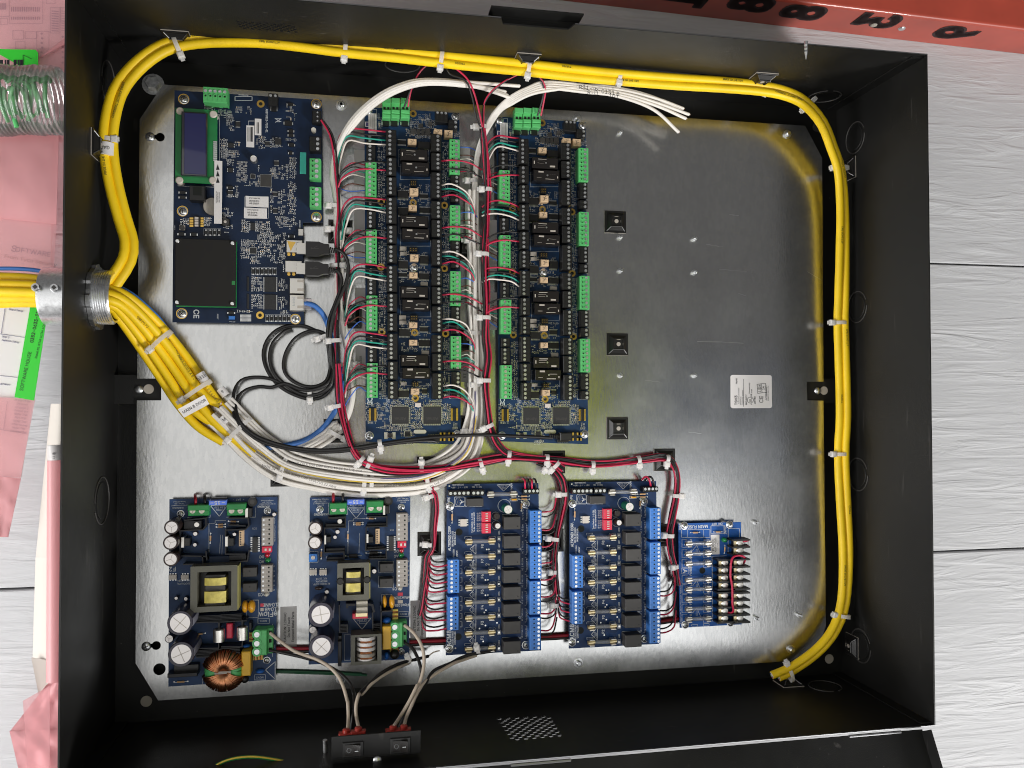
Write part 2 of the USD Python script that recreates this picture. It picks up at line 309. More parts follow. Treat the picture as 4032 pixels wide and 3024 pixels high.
# painted rough-sawn plywood, grain along x
M['plywood'] = usdkit.material(stage, '/World/Looks/plywood', {
    'g': ('geometry', {}), 'm1': ('mapping', {'scale': (75, 1, 8)}), 'm2': ('mapping', {'scale': (260, 40, 60)}), 'm3': ('mapping', {'scale': (16, 1, 5)}), 'n1': ('noise_texture', {'scale': 1.0, 'detail': 4.0, 'distortion': 1.2}), 'n2': ('noise_texture', {'scale': 1.0, 'detail': 3.0}), 'n3': ('noise_texture', {'scale': 1.0, 'detail': 3.0}),
    'r1': ('map_range', {'from_min': .40, 'from_max': .72, 'clamp': True}), 'pw': ('math', {'math_type': 'multiply', 'value2': 1.0}), 'mk': ('map_range', {'from_min': .38, 'from_max': .66, 'to_min': .12, 'clamp': True}), 'a': ('math', {'math_type': 'multiply_add', 'value2': .22}), 'b': ('bump', {'strength': .62, 'distance': .0024}),
    'c': ('rgb_ramp', {'ramp': [(.3, (.55, .552, .567)), (.7, (.62, .622, .637))]}), 'p': ('principled_bsdf', {'roughness': .6})},
    [('g.position', 'm1.vector'), ('g.position', 'm2.vector'), ('g.position', 'm3.vector'), ('m1.vector', 'n1.vector'), ('m2.vector', 'n2.vector'), ('m3.vector', 'n3.vector'), ('n1.fac', 'r1.value'), ('n3.fac', 'mk.value'), ('r1.result', 'pw.value1'), ('mk.result', 'pw.value2'),
     ('n2.fac', 'a.value1'), ('pw.value', 'a.value3'), ('a.value', 'b.height'), ('b.normal', 'p.normal'), ('n3.fac', 'c.fac'), ('c.color', 'p.base_color')], surface='p.BSDF')
# ================================================================ setting: painted plywood wall
U0, U1, V0, V1, HB, HF = -.0272, .8808, -.0335, .7274, -.018, .1613
HW = -.0195
wall = '/World/wall'; UsdGeom.Xform.Define(stage, wall).AddTranslateOp().Set(Gf.Vec3d(*W((0, 0, HW)).tolist())); BASE[wall] = W((0, 0, HW)); tag(stage.GetPrimAtPath(wall), kind='structure')
for k, v in enumerate((-1.022, -.624, -.226, .172, .5706, .969, 1.367)):
    b = MB(); b.box(-1.1, v + .0011, HW - .016, 2.0, v + .3969, HW - (.0004 if k % 2 else 0), .0012); part(wall, 'siding_board', b, 'plywood')
b = MB(); b.box(-1.12, -1.04, HW - .024, 2.02, 1.78, HW - .0175); part(wall, 'backing', b, 'black_plastic')

# ================================================================ cabinet
cab = thing('electrical_cabinet', 'open black steel electrical cabinet with its door hanging open below', 'cabinet', ((U0 + U1) / 2, V1, HB))
T = .0016
bk = Polygon([(U0, V0), (U1, V0), (U1, V1), (U0, V1)])
b = MB(); b.box(U0 + T, V0 + T, HB - .0010, U1 - T, V1 - T, HB + .0006); back = part(cab, 'back_panel', b, 'black_paint')
def wall_poly(a0, a1, notch=None, holes=(), r=.0030):
    p = [(a0, HB), (a1, HB), (a1, HF)]
    if notch: p += [(notch[1], HF), (notch[1] - .004, HF - .013), (notch[0] + .004, HF - .013), (notch[0], HF)]
    p += [(a0, HF)]; p = Polygon(p)
    for c in holes: p = p.difference(Point(c).buffer(r, 5))
    return p if hasattr(p, 'exterior') else max(p.geoms, key=lambda g: g.area)
FU, FV, FH = np.eye(3)
# vent holes
q = [on_v(x, y, V1 - T, 'E1') for x, y in ((1540, 765), (1925, 745), (1650, 928), (2015, 895))]
vent_b = []
for i in range(12):
    for j in range(6):
        t, s_ = i / 11, (j + (.5 if i % 2 else 0)) / 5.5; A = q[0] + (q[1] - q[0]) * s_; B = q[2] + (q[3] - q[2]) * s_; c = A + (B - A) * t; vent_b.append((c[0], c[2]))
q = [on_v(x, y, V0 + T, 'E5') for x, y in ((415, 105), (680, 125), (430, 135), (695, 155))]
vent_t = []
for i in range(6):
    for j in range(8):
        t, s_ = i / 5, (j + (.5 if i % 2 else 0)) / 7.5; A = q[0] + (q[1] - q[0]) * s_; B = q[2] + (q[3] - q[2]) * s_; c = A + (B - A) * t; vent_t.append((c[0], c[2]))
n0, n1 = on_v(1690, 75, V0, 'E5')[0], on_v(2050, 105, V0, 'E5')[0]
b = MB().prism(wall_poly(U0, U1, (n0, n1), vent_t, .0017), 0, T, ((0, V0, 0), FU, FH, FV)); w_top = part(cab, 'side_panel', b, 'black_paint', label='side panel along the top with a notch and small vent holes')
b = MB().prism(wall_poly(U0, U1, None, vent_b), 0, T, ((0, V1 - T, 0), FU, FH, FV)); w_bot = part(cab, 'side_panel', b, 'black_paint', label='side panel along the bottom with a grid of vent holes')
CY, CH = .2535, .069
b = MB().prism(wall_poly(V0 + T, V1 - T, None, [(CY, CH)], .029), 0, T, ((U0, 0, 0), FV, FH, FU)); w_l = part(cab, 'side_panel', b, 'black_paint')
b = MB().prism(wall_poly(V0 + T, V1 - T), 0, T, ((U1 - T, 0, 0), FV, FH, FU)); w_r = part(cab, 'side_panel', b, 'black_paint')
b = MB().box(n0 - .01, V0 - .012, HF - .022, n1 + .01, V0 - .0102, HF - .002); b.box(n0 - .01, V0 - .0102, HF - .022, n1 + .01, V0 - .0003, HF - .0202); part(cab, 'latch_tab', b, 'black_paint')
# bright highlight of the bare-ish front edges, laid on as pale metal strips
b = MB(); b.box(n1, V0 + .0002, HF, U1, V0 + T - .0005, HF + .0002); b.box(.1, V0 + .0002, HF, n0, V0 + T - .0005, HF + .0002); part(cab, 'worn_edge', b, 'bare_and_highlight_edge', kind='stuff')
b = MB(); b.box(.32, V1 - T + .0005, HF, U1, V1 - .0004, HF + .0003); part(cab, 'worn_edge', b, 'bare_and_highlight_edge', kind='stuff')
# corner seams
for (u, v, su, sv) in ((U1, V0, -1, 1), (U0, V0, 1, 1), (U1, V1, -1, -1), (U0, V1, 1, -1)):
    b = MB(); x0, x1 = sorted((u + su * T, u + su * (T + .014))); y0, y1 = sorted((v + sv * (T + .0002), v + sv * (T + .0016))); b.box(x0, y0, HB + .001, x1, y1, HF - .004); part(cab, 'corner_flange', b, 'black_paint')
def knockout(parent, c, n, r):
    n = np.array(n, float); e1 = np.array([0, 0, 1.0]); e2 = np.cross(n, e1); fr = (e1, e2, n); b = MB()
    b.lathe(c, [(r * .80, 0), (r * .80, .0006), (r * .77, .0009)], 32, fr)
    a = np.arange(49) / 48 * 2 * math.pi; ring = np.array(c) + n * .0004 + r * (np.cos(a)[:, None] * e1 + np.sin(a)[:, None] * e2); k = part(parent, 'knockout', b, 'black_paint', smooth=40); part(k, 'ring_edge', MB().tube(ring[:46], .0008, 6), 'dark_grey', smooth=True)
for x, y, vw in ((830, 1080, 'A3'), (885, 690, 'A1')):
    c = on_u(x, y, U0 + T, vw); knockout(w_l, c, (1, 0, 0), .025)
for x, y, vw, r in ((970, 640, 'E3', .020), (325, 200, 'E7', .020), (330, 1415, 'E7', .021), (1455, 355, 'E2', .021)):
    c = on_u(x, y, U1 - T, vw); knockout(w_r, c, (-1, 0, 0), r)
for x, y, vw in ((1210, 315, 'E5'), (745, 335, 'E3')): knockout(w_top, on_v(x, y, V0 + T, vw), (0, 1, 0), .020)
knockout(w_bot, on_v(1195, 650, V1 - T, 'E2'), (0, -1, 0), .020)
# bolts and holes of the back panel
def hex_bolt(parent, c, r, m='steel', hh=.006):
    b = MB(); b.lathe(c, [(r * 1.5, 0), (r * 1.5, .001)], 20); b.lathe(c, [(r, .001), (r, hh - .0006), (r * .88, hh)], 6); part(parent, 'hex_bolt', b, m)
hex_bolt(back, P(1240, 672, HB + .007, 'A1') - [0, 0, .007], .0082, hh=.008)
for x, y, vw in ((682, 566, 'E3'), (712, 572, 'E3')): c = P(x, y, HB + .0006, vw); b = MB().cyl(c, .006, c[2], c[2] + .002, 16, .0006); part(back, 'rivet', b, 'dark_grey')
for x, y, vw in ((1235, 1095, 'A4'), (1225, 450, 'E2')): c = P(x, y, HB + .0006, vw); b = MB().cyl(c, .0062, c[2], c[2] + .0005, 18); part(back, 'mounting_hole', b, 'tan_grey')
# door hanging from the lower front edge
ang = math.radians(27); dv = np.array([0, math.cos(ang), math.sin(ang)]); dn = np.array([0, -math.sin(ang), math.cos(ang)])
dul, dur = U0 + .01, P(3636, 2865, HF)[0]
o = np.array([0, V1 + .003, HF - .002])
b = MB().prism([(dul, 0), (dur, 0), (dur, .72), (dul, .72)], -.0016, 0, (o, FU, dv, dn)); door = part(cab, 'door', b, 'black_paint', label='open door hanging from the lower edge')
b = MB().prism([(dur - .0016, .002), (dur, .002), (dur, .72), (dur - .0016, .72)], .0001, .016, (o, FU, dv, dn)); part(door, 'door_flange', b, 'black_paint')
b = MB().prism([(dul, .002), (dul + .0016, .002), (dul + .0016, .72), (dul, .72)], .0001, .016, (o, FU, dv, dn)); part(door, 'door_flange', b, 'black_paint')
for x0, x1 in ((1380, 1750),):
    a0, a1 = on_v(x0, 1000, V1, 'E2')[0], on_v(x1, 965, V1, 'E2')[0]
    b = MB().rod((a0, V1 + .0028, HF + .0005), (a1, V1 + .0028, HF + .0005), .0016, 8); part(cab, 'hinge', b, 'bare_and_highlight_edge')
a0, a1 = on_v(1640, 1130, V1, 'E1')[0], on_v(2115, 1085, V1, 'E1')[0]
b = MB().rod((a0, V1 + .0028, HF + .0005), (a1, V1 + .0028, HF + .0005), .0016, 8); part(cab, 'hinge', b, 'bare_and_highlight_edge')

# ================================================================ mounting plate
def pp(x, y, vw='N'): return tuple(P(x, y, 0, vw)[:2])
pl = Polygon([pp(642, 333), pp(3170, 495), pp(3237, 622), pp(3243, 1503), pp(1385, 1190, 'E6'), pp(1388, 1305, 'E6'), pp(3243, 1578), pp(3252, 2464), pp(3208, 2597), pp(623, 2758), pp(534, 2612),
              pp(1118, 262, 'A3'), pp(1316, 262, 'A3'), pp(1316, 84, 'A3'), pp(1120, 84, 'A3'), pp(550, 470)])
for x, y, vw, r in ((1308, 1120, 'A1', .0049), (1318, 625, 'A4', .0049)):
    c = pp(x, y, vw); pl = pl.difference(Point(c).buffer(r, 8)).difference(Polygon([(c[0] - .012, c[1] - .0022), (c[0], c[1] - .0022), (c[0], c[1] + .0022), (c[0] - .012, c[1] + .0022)]))
pl = pl.difference(Point(pp(1345, 825, 'A4')).buffer(.0066, 8))
plate = thing('mounting_plate', 'bare galvanised steel plate fixed inside the black cabinet behind all the boards', 'metal plate', (.42, .698, 0))
b = MB().prism(pl, -.002, 0); part(plate, 'sheet', b, 'zinc')
def stud(x, y, vw, r=.0021, hh=.008, m='steel'):
    c = P(x, y, hh / 2, vw); b = MB(); b.lathe((c[0], c[1], 0), [(r * 1.7, 0), (r * 1.7, .0008), (r, .0009), (r, hh - .001), (r * .7, hh)], 10); part(plate, 'stud', b, m, smooth=40)
for x, y, vw in ((228, 290, 'E6'), (690, 300, 'E6'), (228, 498, 'E6'), (690, 508, 'E6'), (228, 1150, 'E6'), (690, 1150, 'E6'), (1160, 235, 'D3'), (1175, 1395, 'D3'), (1015, 135, 'E2'), (1535, 690, 'B4')): stud(x, y, vw)
for x, y, vw in ((955, 385, 'E2'), (475, 610, 'E3'), (220, 570, 'B1'), (2165, 290, 'A5'), (2170, 325, 'E1'), (285, 455, 'E1'), (1115, 555, 'B4')): stud(x, y, vw, .0034, .006)
b = MB()
for x0, y0, x1, y1, w in ((705, 940, 850, 942, .0007), (850, 942, 990, 950, .0005), (905, 150, 960, 156, .0006), (840, 490, 1010, 504, .0003), (760, 335, 860, 350, .0003), (650, 1503, 728, 1512, .0005), (1390, 505, 1480, 560, .0002), (380, 1180, 470, 1192, .0002), (960, 640, 1005, 655, .0003)): b.line([P(x0, y0, 0, 'E6'), P(x1, y1, 0, 'E6')], w, .00002, .00004)
b.line([P(676, 0, 0, 'D3'), P(680, 190, 0, 'D3')], .0003, .00002, .00004); part(plate, 'scratch', b, 'tin', kind='stuff')
def pan_screw(parent, x, y, vw, h, r=.0042, m='steel', name='screw'):
    c = P(x, y, h + .002, vw); a = RNG.random() * 3.14; b = MB(); b.lathe((c[0], c[1], h), [(r, 0), (r * .97, .0008), (r * .7, .0018), (r * .3, .0023), (.0001, .0024)], 14)
    s = part(parent, name, b, m, smooth=True); k = MB(); e1 = np.array([math.cos(a), math.sin(a)]); e2 = np.array([-e1[1], e1[0]])
    if parent.count('/') <= 2:
        for d in (e1, e2): k.line([c[:2] - d * r * .45, c[:2] + d * r * .45], r * .2, h + .0017, .0009)
        part(s, 'cross_recess', k, 'dark_grey', kind='stuff')
for x, y, vw in ((1222, 1112, 'A1'), (1230, 637, 'A4')): pan_screw(plate, x, y, vw, .0003, .0052)
# bracket tabs with keyholes behind the two side notches
for pts, hole, scr, vw in (((1118, 84, 1316, 262), (1215, 170), (1132, 172), 'A3'), ((1380, 1190, 1510, 1305), (1492, 1245), (1458, 1246), 'E6')):
    r = RC(vw, *pts, -.004); b = MB().box(r[0] - .03 * (vw == 'A3'), r[1] - .004, -.006, r[2] + .03 * (vw == 'E6'), r[3] + .004, -.0035); tb = part(cab, 'bracket_tab', b, 'black_paint')
    c = P(*hole, -.0035, vw); b = MB().cyl(c, .0055, -.0035, -.0032, 20); part(tb, 'keyhole', b, 'tan_grey'); pan_screw(tb, *scr, vw, -.0033, .0048)

# ================================================================ sticky-backed cable tie mounts
def mount(label, o, e1, e2, n, s=.0138, name='cable_tie_mount'):
    o, e1, e2, n = [np.array(q, float) for q in (o, e1, e2, n)]
    path = numbered('/World', name); x = UsdGeom.Xform.Define(stage, path); bb = W(o); x.AddTranslateOp().Set(Gf.Vec3d(*bb.tolist())); BASE[path] = bb; tag(x.GetPrim(), label, 'cable tie mount', 'square black cable tie mounts')
    fr = np.array([e1, e2, n])
    def bx(x0, y0, z0, x1, y1, z1, b=0): m = MB().box(x0, y0, z0, x1, y1, z1, b); return np.vstack(m.v) @ fr + o, np.vstack(m.f)
    b = MB(); b.add(*bx(-s * 1.02, -s * 1.02, 0.0002, s * 1.02, s * 1.02, .0011)); part(path, 'foam_pad', b, 'tan_grey')
    b = MB(); b.add(*bx(-s, -s, .0011, s, s, .0024, .0004))
    t = s * .5; v = [(-s * .8, -s * .8, .0024), (s * .8, -s * .8, .0024), (s * .8, s * .8, .0024), (-s * .8, s * .8, .0024), (-t, -t, .006), (t, -t, .006), (t, t, .006), (-t, t, .006)]
    b.add(np.array(v) @ fr + o, [(0, 1, 5, 4), (1, 2, 6, 5), (2, 3, 7, 6), (3, 0, 4, 7), (4, 5, 6, 7)])
    for q in ((-t, -t, t, -t + .001), (-t, t - .001, t, t), (-t, -t + .001, -t + .001, t - .001), (t - .001, -t + .001, t, t - .001)): b.add(*bx(q[0], q[1], .006, q[2], q[3], .0072))
    part(path, 'base', b, 'black_plastic')
    b = MB().lathe(o + n * .006, [(.0026, 0), (.0026, .0004)], 14, fr); part(path, 'centre_hole', b, 'tan_grey')
    b = MB()
    for q in ((-.0062, -.0016, -.0056, .0016), (.0056, -.0016, .0062, .0016), (-.0024, -.0058, .0024, -.0053)): b.add(*bx(q[0], q[1], .0060, q[2], q[3], .0064))
    part(path, 'slot', b, 'tan_grey', kind='stuff')
    b = MB()
    for sx in (-1, 1):
        p0, p1 = np.array([sx * t, t, .0062]), np.array([sx * s * .84, s * .84, .0026]); b.rod(o + p0 @ fr, o + p1 @ fr, .0005, 6)
    b.rod(o + np.array([-t, t, .0074]) @ fr, o + np.array([t, t, .0074]) @ fr, .0004, 6); part(path, 'rib', b, 'bare_and_highlight_edge', kind='stuff')
    return path
for x, y, vw, lab in ((195, 195, 'E6', 'empty black square cable tie mount on the bare plate, uppermost of the column'), (208, 957, 'E6', 'empty black square cable tie mount on the bare plate, middle of the column of three'),
        (208, 1480, 'E6', 'empty black square cable tie mount on the bare plate, lowest of the column'), (465, 370, 'F2', 'black square cable tie mount behind the white cables beside the two USB plugs'),
        (845, 375, 'D6', 'black square cable tie mount where the harness turns down between relay boards'), (1808, 355, 'D6', 'black square cable tie mount at the right end of the horizontal red and black harness'),
        (632, 640, 'D5', 'black square cable tie mount peeping out below the white cable sweep'), (1785, 590, 'D5', 'black square cable tie mount behind white cables under the reader boards'),
        (1050, 295, 'D5', 'black square cable tie mount under the crossing white tie near the blue cable'), (1695, 735, 'C3', 'black square cable tie mount behind wires right of the second power supply'),
        (1915, 1080, 'C5', 'black square cable tie mount behind the wires between the two fused relay boards'), (1850, 1055, 'D1', 'black square cable tie mount behind the wires left of the small fuse board'),
        (60, 560, 'B5', 'black square cable tie mount behind the white trunk, uppermost of three'), (85, 320, 'F4', 'black square cable tie mount behind the white trunk, middle of three'),
        (100, 790, 'F4', 'black square cable tie mount behind the foot of the white trunk'), (585, 1480, 'F2', 'black square cable tie mount behind the left reader board wires near the blue loop')):
    c = P(x, y, .002, vw); mount(lab, (c[0], c[1], 0), FU, FV, FH)
for (u, h), lab in (((.051, .0575), 'black cable tie mount on the upper cabinet side at its left end'), ((.433, .070), 'black cable tie mount on the upper cabinet side near its middle'), ((.726, .068), 'black cable tie mount on the upper cabinet side towards the right corner')):
    mount(lab, (u, V0 + T, h), FU, FH, FV)
mount('black cable tie mount on the left cabinet side behind the yellow cable', (U0 + T, .096, .074), FV, FH, FU)
for (v, h), lab in (((.0575, .008), 'black cable tie mount on the right cabinet side near the upper corner'), ((.682, .004), 'black cable tie mount on the right cabinet side near the lower corner')):
    mount(lab, (U1 - T, v, h + .004), FV, FH, -FU)
mount('black cable tie mount on the lower cabinet side under the cut yellow ends', (.788, V1 - T, .007), FU, FH, -FV)

# ================================================================ printed plate label and cable number labels
def sticker(name, label, vw, x0, y0, x1, y1, m='paper_white', h=0, rad=.0, cat='label', t=.0002, group=None):
    r = RC(vw, x0, y0, x1, y1, h); th = thing(name, label, cat, ((r[0] + r[2]) / 2, (r[1] + r[3]) / 2, h), group)
    p = Polygon([(r[0], r[1]), (r[2], r[1]), (r[2], r[3]), (r[0], r[3])])
    if rad: p = p.buffer(-rad).buffer(rad, 4)
    part(th, 'sheet', MB().prism(p, h + .00005, h + t), m); return th, h + t + .00005
G = (2820, 1450, .12658); VIEWS['G'] = G
th, hh = sticker('rating_label', 'white rounded rating label with black print on the bare right part of the plate', 'G', 445, 210, 1730, 1240, 'paper_white', 0, .003)
b = MB(); mm = scale_at('G', 1000, 700, 0)
def tx(b, vw, x, y, hpx, s, ang, h, bold=False, sx=1.0): b.text(s, P(x, y, h, vw), hpx * scale_at(vw, x, y, h), ang, h, bold, sx)
for s, x, y, hp, bo in (('TSH3', 615, 1000, 78, True), ('Access Control Unit Accessory', 700, 860, 30, 0), ('Software House', 762, 1015, 30, 0), ('Enclosure Sub-Assemblies', 822, 905, 30, 0), ('SECURITY', 935, 980, 44, True), ('Subassembly', 1030, 620, 36, 0), ('308A', 1100, 715, 36, 0), ('c', 1090, 1120, 48, True), ('US', 1090, 845, 44, True), ('LISTED', 1198, 995, 46, True), ('UL', 1062, 992, 70, True), ('CE', 1398, 975, 120, 0), ('-ALTRONIX CORP.-', 1552, 770, 44, True), ('Brooklyn, NY  Made in U.S.A.', 1612, 780, 30, 0), ('RoHS', 632, 400, 44, True), ('11', 1350, 690, 70, 0), ('24', 1350, 565, 60, True), ('14', 1465, 620, 60, True)):
    tx(b, 'G', x, y, hp, s, 90, hh, bool(bo), .78 if len(s) > 12 else 1.0)
for pts in (((855, 340), (855, 1190)), ((1270, 500), (1290, 780), (1560, 750), (1535, 470), (1270, 500)), ((1400, 488), (1425, 765)), ((1285, 640), (1412, 625))):
    b.line([P(x, y, hh, 'G') for x, y in pts], 12 * mm, hh)
a = np.arange(25) / 24 * 6.2832; b.line([P(1062 + 92 * math.cos(t), 990 + 92 * math.sin(t), hh, 'G') for t in a], 12 * mm, hh); part(th, 'print', b, 'ink', kind='stuff')
for vw, x0, y0, x1, y1, txts, lab in (('B1', 380, 1160, 515, 1640, (), 'grey number label on the plate left of the left reader board, uppermost'),
        ('B2', 380, 290, 522, 1110, (('R-2', 445, 800),), 'grey number label on the plate left of the left reader board beside the USB plugs'),
        ('B3', 325, -130, 445, 345, (('R-013', 385, 90),), 'grey number label left of the left reader board above the blue wire loop'),
        ('B3', 330, 480, 440, 780, (('R-0130B', 388, 690),), 'grey number label on the plate left of the left reader board, lowest'),
        ('F3', 52, 130, 112, 465, (('R-0131A', 82, 290),), 'grey number label R-0131A between the reader boards'),
        ('F3', 215, 130, 262, 460, (('R-0131C', 238, 290),), 'grey number label just left of the right reader board, uppermost'),
        ('F3', 215, 580, 280, 900, (('P3', 250, 760),), 'grey number label just left of the right reader board, middle'),
        ('F4', 205, 70, 240, 270, (('MAIN ELEV', 217, 175),), 'grey label with the word MAIN left of the right reader board'),
        ('F4', 48, 365, 92, 550, (('RT-02  8TH', 68, 470),), 'grey number label RT-02 right of the left reader board'),
        ('C2', 1745, 215, 1985, 800, (('CAUTION: 120VAC', 1815, 515), ('Do Not Touch', 1870, 515), ('Exposed Metal Parts', 1928, 510)), 'grey caution label on the plate right of the first power supply'),
        ('C4', 1605, 125, 1835, 690, (('CAUTION: 120VAC', 1667, 420), ('Do Not Touch', 1720, 420), ('Exposed Metal Parts', 1772, 440)), 'grey caution label on the plate right of the second power supply, partly covered by wires')):
    th, hh = sticker('number_label' if 'caution' not in lab else 'caution_label', lab, vw, x0, y0, x1, y1, 'label_grey')
    if txts:
        b = MB()
        for s, x, y in txts: tx(b, vw, x, y, {'C2': 34, 'C4': 34, 'F3': 17, 'F4': 15}.get(vw, 26), s, 90, hh, 'CAUT' in lab or 'caution' in lab)
        part(th, 'print', b, 'ink', kind='stuff')

# ================================================================ red steel beam across the top
a = math.radians(-1.35); bu, bv = np.array([math.cos(a), -math.sin(a), 0]), np.array([math.sin(a), math.cos(a), 0])
bo = np.array([.83, -.1395, 0.0])
beam = thing('steel_beam', 'red painted steel beam with black stencilled digits above the cabinet', 'beam', bo)
pts = [(0, -.0188), (0, .040)] + [(-.005 + .005 * math.cos(t), .040 + .005 * math.sin(t)) for t in np.linspace(0, math.pi / 2, 6)][1:] + [(-.16, .045), (-.16, -.0188)]
b = MB().prism(Polygon(pts), -1.3, 1.2, (bo, bv, FH, bu)); part(beam, 'beam_body', b, 'red_steel', smooth=30)
def on_beam(x, y, vw='N'):
    d = ray(x, y, vw); n = bv; return CAM + ((bo - CAM) @ n) / (d @ n) * d
b = MB()
for s, x, y, hp in (('8', 2960, 12, .052), ('8', 3165, 45, .052), ('3', 3460, 78, .052), ('9', 3770, 126, .052), ('1', 2700, -8, .052)):
    c = on_beam(x, y)
    for da, db in ((0, 0), (.0028, .0022), (-.0028, .0022), (.0028, -.0022), (-.0028, -.0022)): b.text(s, c[:2], .052, 0, 0, True, 1.0, .0003, frame=(c + bv * .0002 + FH * da + bu * db, -FH * .86, -bu, bv))
part(beam, 'stencil', b, 'stencil_black', kind='stuff')
for x, y in ((1410, 132), (1560, 152)):
    c = on_beam(x, y, 'E4'); b = MB().lathe(c, [(.005, 0), (.004, .0015), (.002, .002)], 12, (bu, FH, bv)); part(beam, 'bolt_head', b, 'steel' if x > 1500 else 'tan_grey')
c = P(1050, 205, HF + .0, 'E4'); c = np.array([c[0], V0 + T, HF - .025])
sc = thing('pointed_screw', 'small bright screw tip poking through the upper cabinet side below the beam', 'screw', c)
c = on_v(1048, 250, V0 + T + .004, 'E4'); b = MB().rod(c - [0, .006, 0], c + [0, .014, 0], .002, 8, [(.0022, 0), (.0022, .004), (.0017, .006), (.0022, .008), (.0016, .010), (.002, .012), (.0013, .015), (.0003, .020)]); part(sc, 'thread', b, 'steel')

# ================================================================ bags and papers left of the cabinet
def sheet(mb, c4, hf, nx=10, ny=14, t=.0006):
    """curved sheet over a picture quad (tl, tr, br, bl); hf(s, t): height"""
    c4 = [np.array(q, float) for q in c4]; g = []
    for j in range(ny + 1):
        for i in range(nx + 1):
            s_, t_ = i / nx, j / ny; q = (c4[0] * (1 - s_) + c4[1] * s_) * (1 - t_) + (c4[3] * (1 - s_) + c4[2] * s_) * t_; g.append(P(q[0], q[1], hf(s_, t_)))
    g = np.array(g); n = len(g); f = []
    for j in range(ny):
        for i in range(nx): k = j * (nx + 1) + i; f.append((k, k + 1, k + nx + 2, k + nx + 1))
    back = g.copy(); back[:, 2] -= t; f2 = [(q[3] + n, q[2] + n, q[1] + n, q[0] + n) for q in f]
    rim = [i for i in range(nx + 1)] + [(nx + 1) * j + nx for j in range(1, ny + 1)] + [(nx + 1) * ny + i for i in range(nx - 1, -1, -1)] + [(nx + 1) * j for j in range(ny - 1, 0, -1)]
    f3 = [(rim[i], rim[(i + 1) % len(rim)], rim[(i + 1) % len(rim)] + n, rim[i] + n) for i in range(len(rim))]
    mb.add(np.vstack([g, back]), f + f2 + f3); return mb
def nz(x, y, sd=0): return float(meshkit.fbm(np.array([x, y, sd * 3.7]), 3, sd)) - .5
def frame_px(b, vw, x0, y0, x1, y1, w, h): b.line([P(x, y, h, vw) for x, y in ((x0, y0), (x1, y0), (x1, y1), (x0, y1), (x0, y0))], w, h)
# printed wiring diagram in a bag
t1 = thing('diagram_sheet', 'printed wiring diagram sheet beside the upper left cabinet corner', 'paper', P(120, 130, .03))
part(t1, 'sheet', sheet(MB(), ((-80, -60), (330, -60), (330, 330), (-80, 330)), lambda s, t: .03, 1, 1), 'paper_white', smooth=False)
b = MB(); H = .0304
for q in ((75, -20, 350, 190), (-20, -20, 75, 135), (380, -30, 450, 30), (410, 60, 490, 270), (495, 60, 560, 180), (205, 260, 295, 315), (125, 340, 205, 400), (300, 255, 400, 400), (105, 250, 190, 320), (0, 150, 60, 200)): frame_px(b, 'A1', *q, .0004, H)
for k in range(16): b.line([P(95 + k * 15, 60, H, 'A1'), P(95 + k * 15, 92, H, 'A1')], .0008, H); b.line([P(95 + k * 15, 140, H, 'A1'), P(95 + k * 15, 158, H, 'A1')], .0008, H)
for k in range(9):
    y = 90 + k * 20; b.line([P(425, y, H, 'A1'), P(475, y + 4, H, 'A1')], .0010, H); b.line([P(505, y, H, 'A1'), P(555, y + 4, H, 'A1')], .0006, H)
for k in range(6): c = P(340 + 4 * (k % 2), 275 + 38 * k, H, 'A1'); b.cyl(c, .0012, H, H + .0001, 8); c = P(512, 300 + 42 * k, H, 'A1'); b.cyl(c, .0012, H, H + .0001, 8)
for k in range(5): b.line([P(-5 + 12 * k, 30, H, 'A1'), P(-5 + 12 * k, 75, H, 'A1')], .0011, H)
tx(b, 'A1', 440, 430, 18, '4', 90, H); part(t1, 'print', b, 'ink_blue', kind='stuff')
t1 = thing('pink_bag', 'thin pink plastic bag over the printed diagram sheet at the upper left', 'plastic bag', P(120, 130, .035), 'pink antistatic bags')
part(t1, 'film', sheet(MB(), ((-80, -60), (320, -60), (315, 560), (-80, 560)), lambda s, t: .036 + .006 * nz(s * 3, t * 4, 1), 10, 14), 'pink_thin', smooth=True)
b = sheet(MB(), ((118, 250), (150, 230), (260, 146), (262, 170)), lambda s, t: .040, 3, 6); part(t1, 'folded_edge', b, 'pink_film', smooth=True)
t1 = thing('green_sticker', 'bright green sticker above the clear plastic roll at the left', 'sticker', P(60, 230, .043))
part(t1, 'sheet', sheet(MB(), ((-40, 192), (140, 196), (150, 208), (150, 300)), lambda s, t: .042, 2, 2), 'green_sticker')
b = MB()
for x in (5, 18, 45, 62, 72, 118, 128, 150, 168, 178): b.line([P(x, 495, .0424, 'A1'), P(x, 530, .0424, 'A1')], .0016, .0424)
b.line([P(255, 480, .0424, 'A1'), P(190, 450, .0424, 'A1')], .0004, .0424); b.line([P(188, 450, .0424, 'A1'), P(188, 530, .0424, 'A1')], .0005, .0424); part(t1, 'print', b, 'ink', kind='stuff')
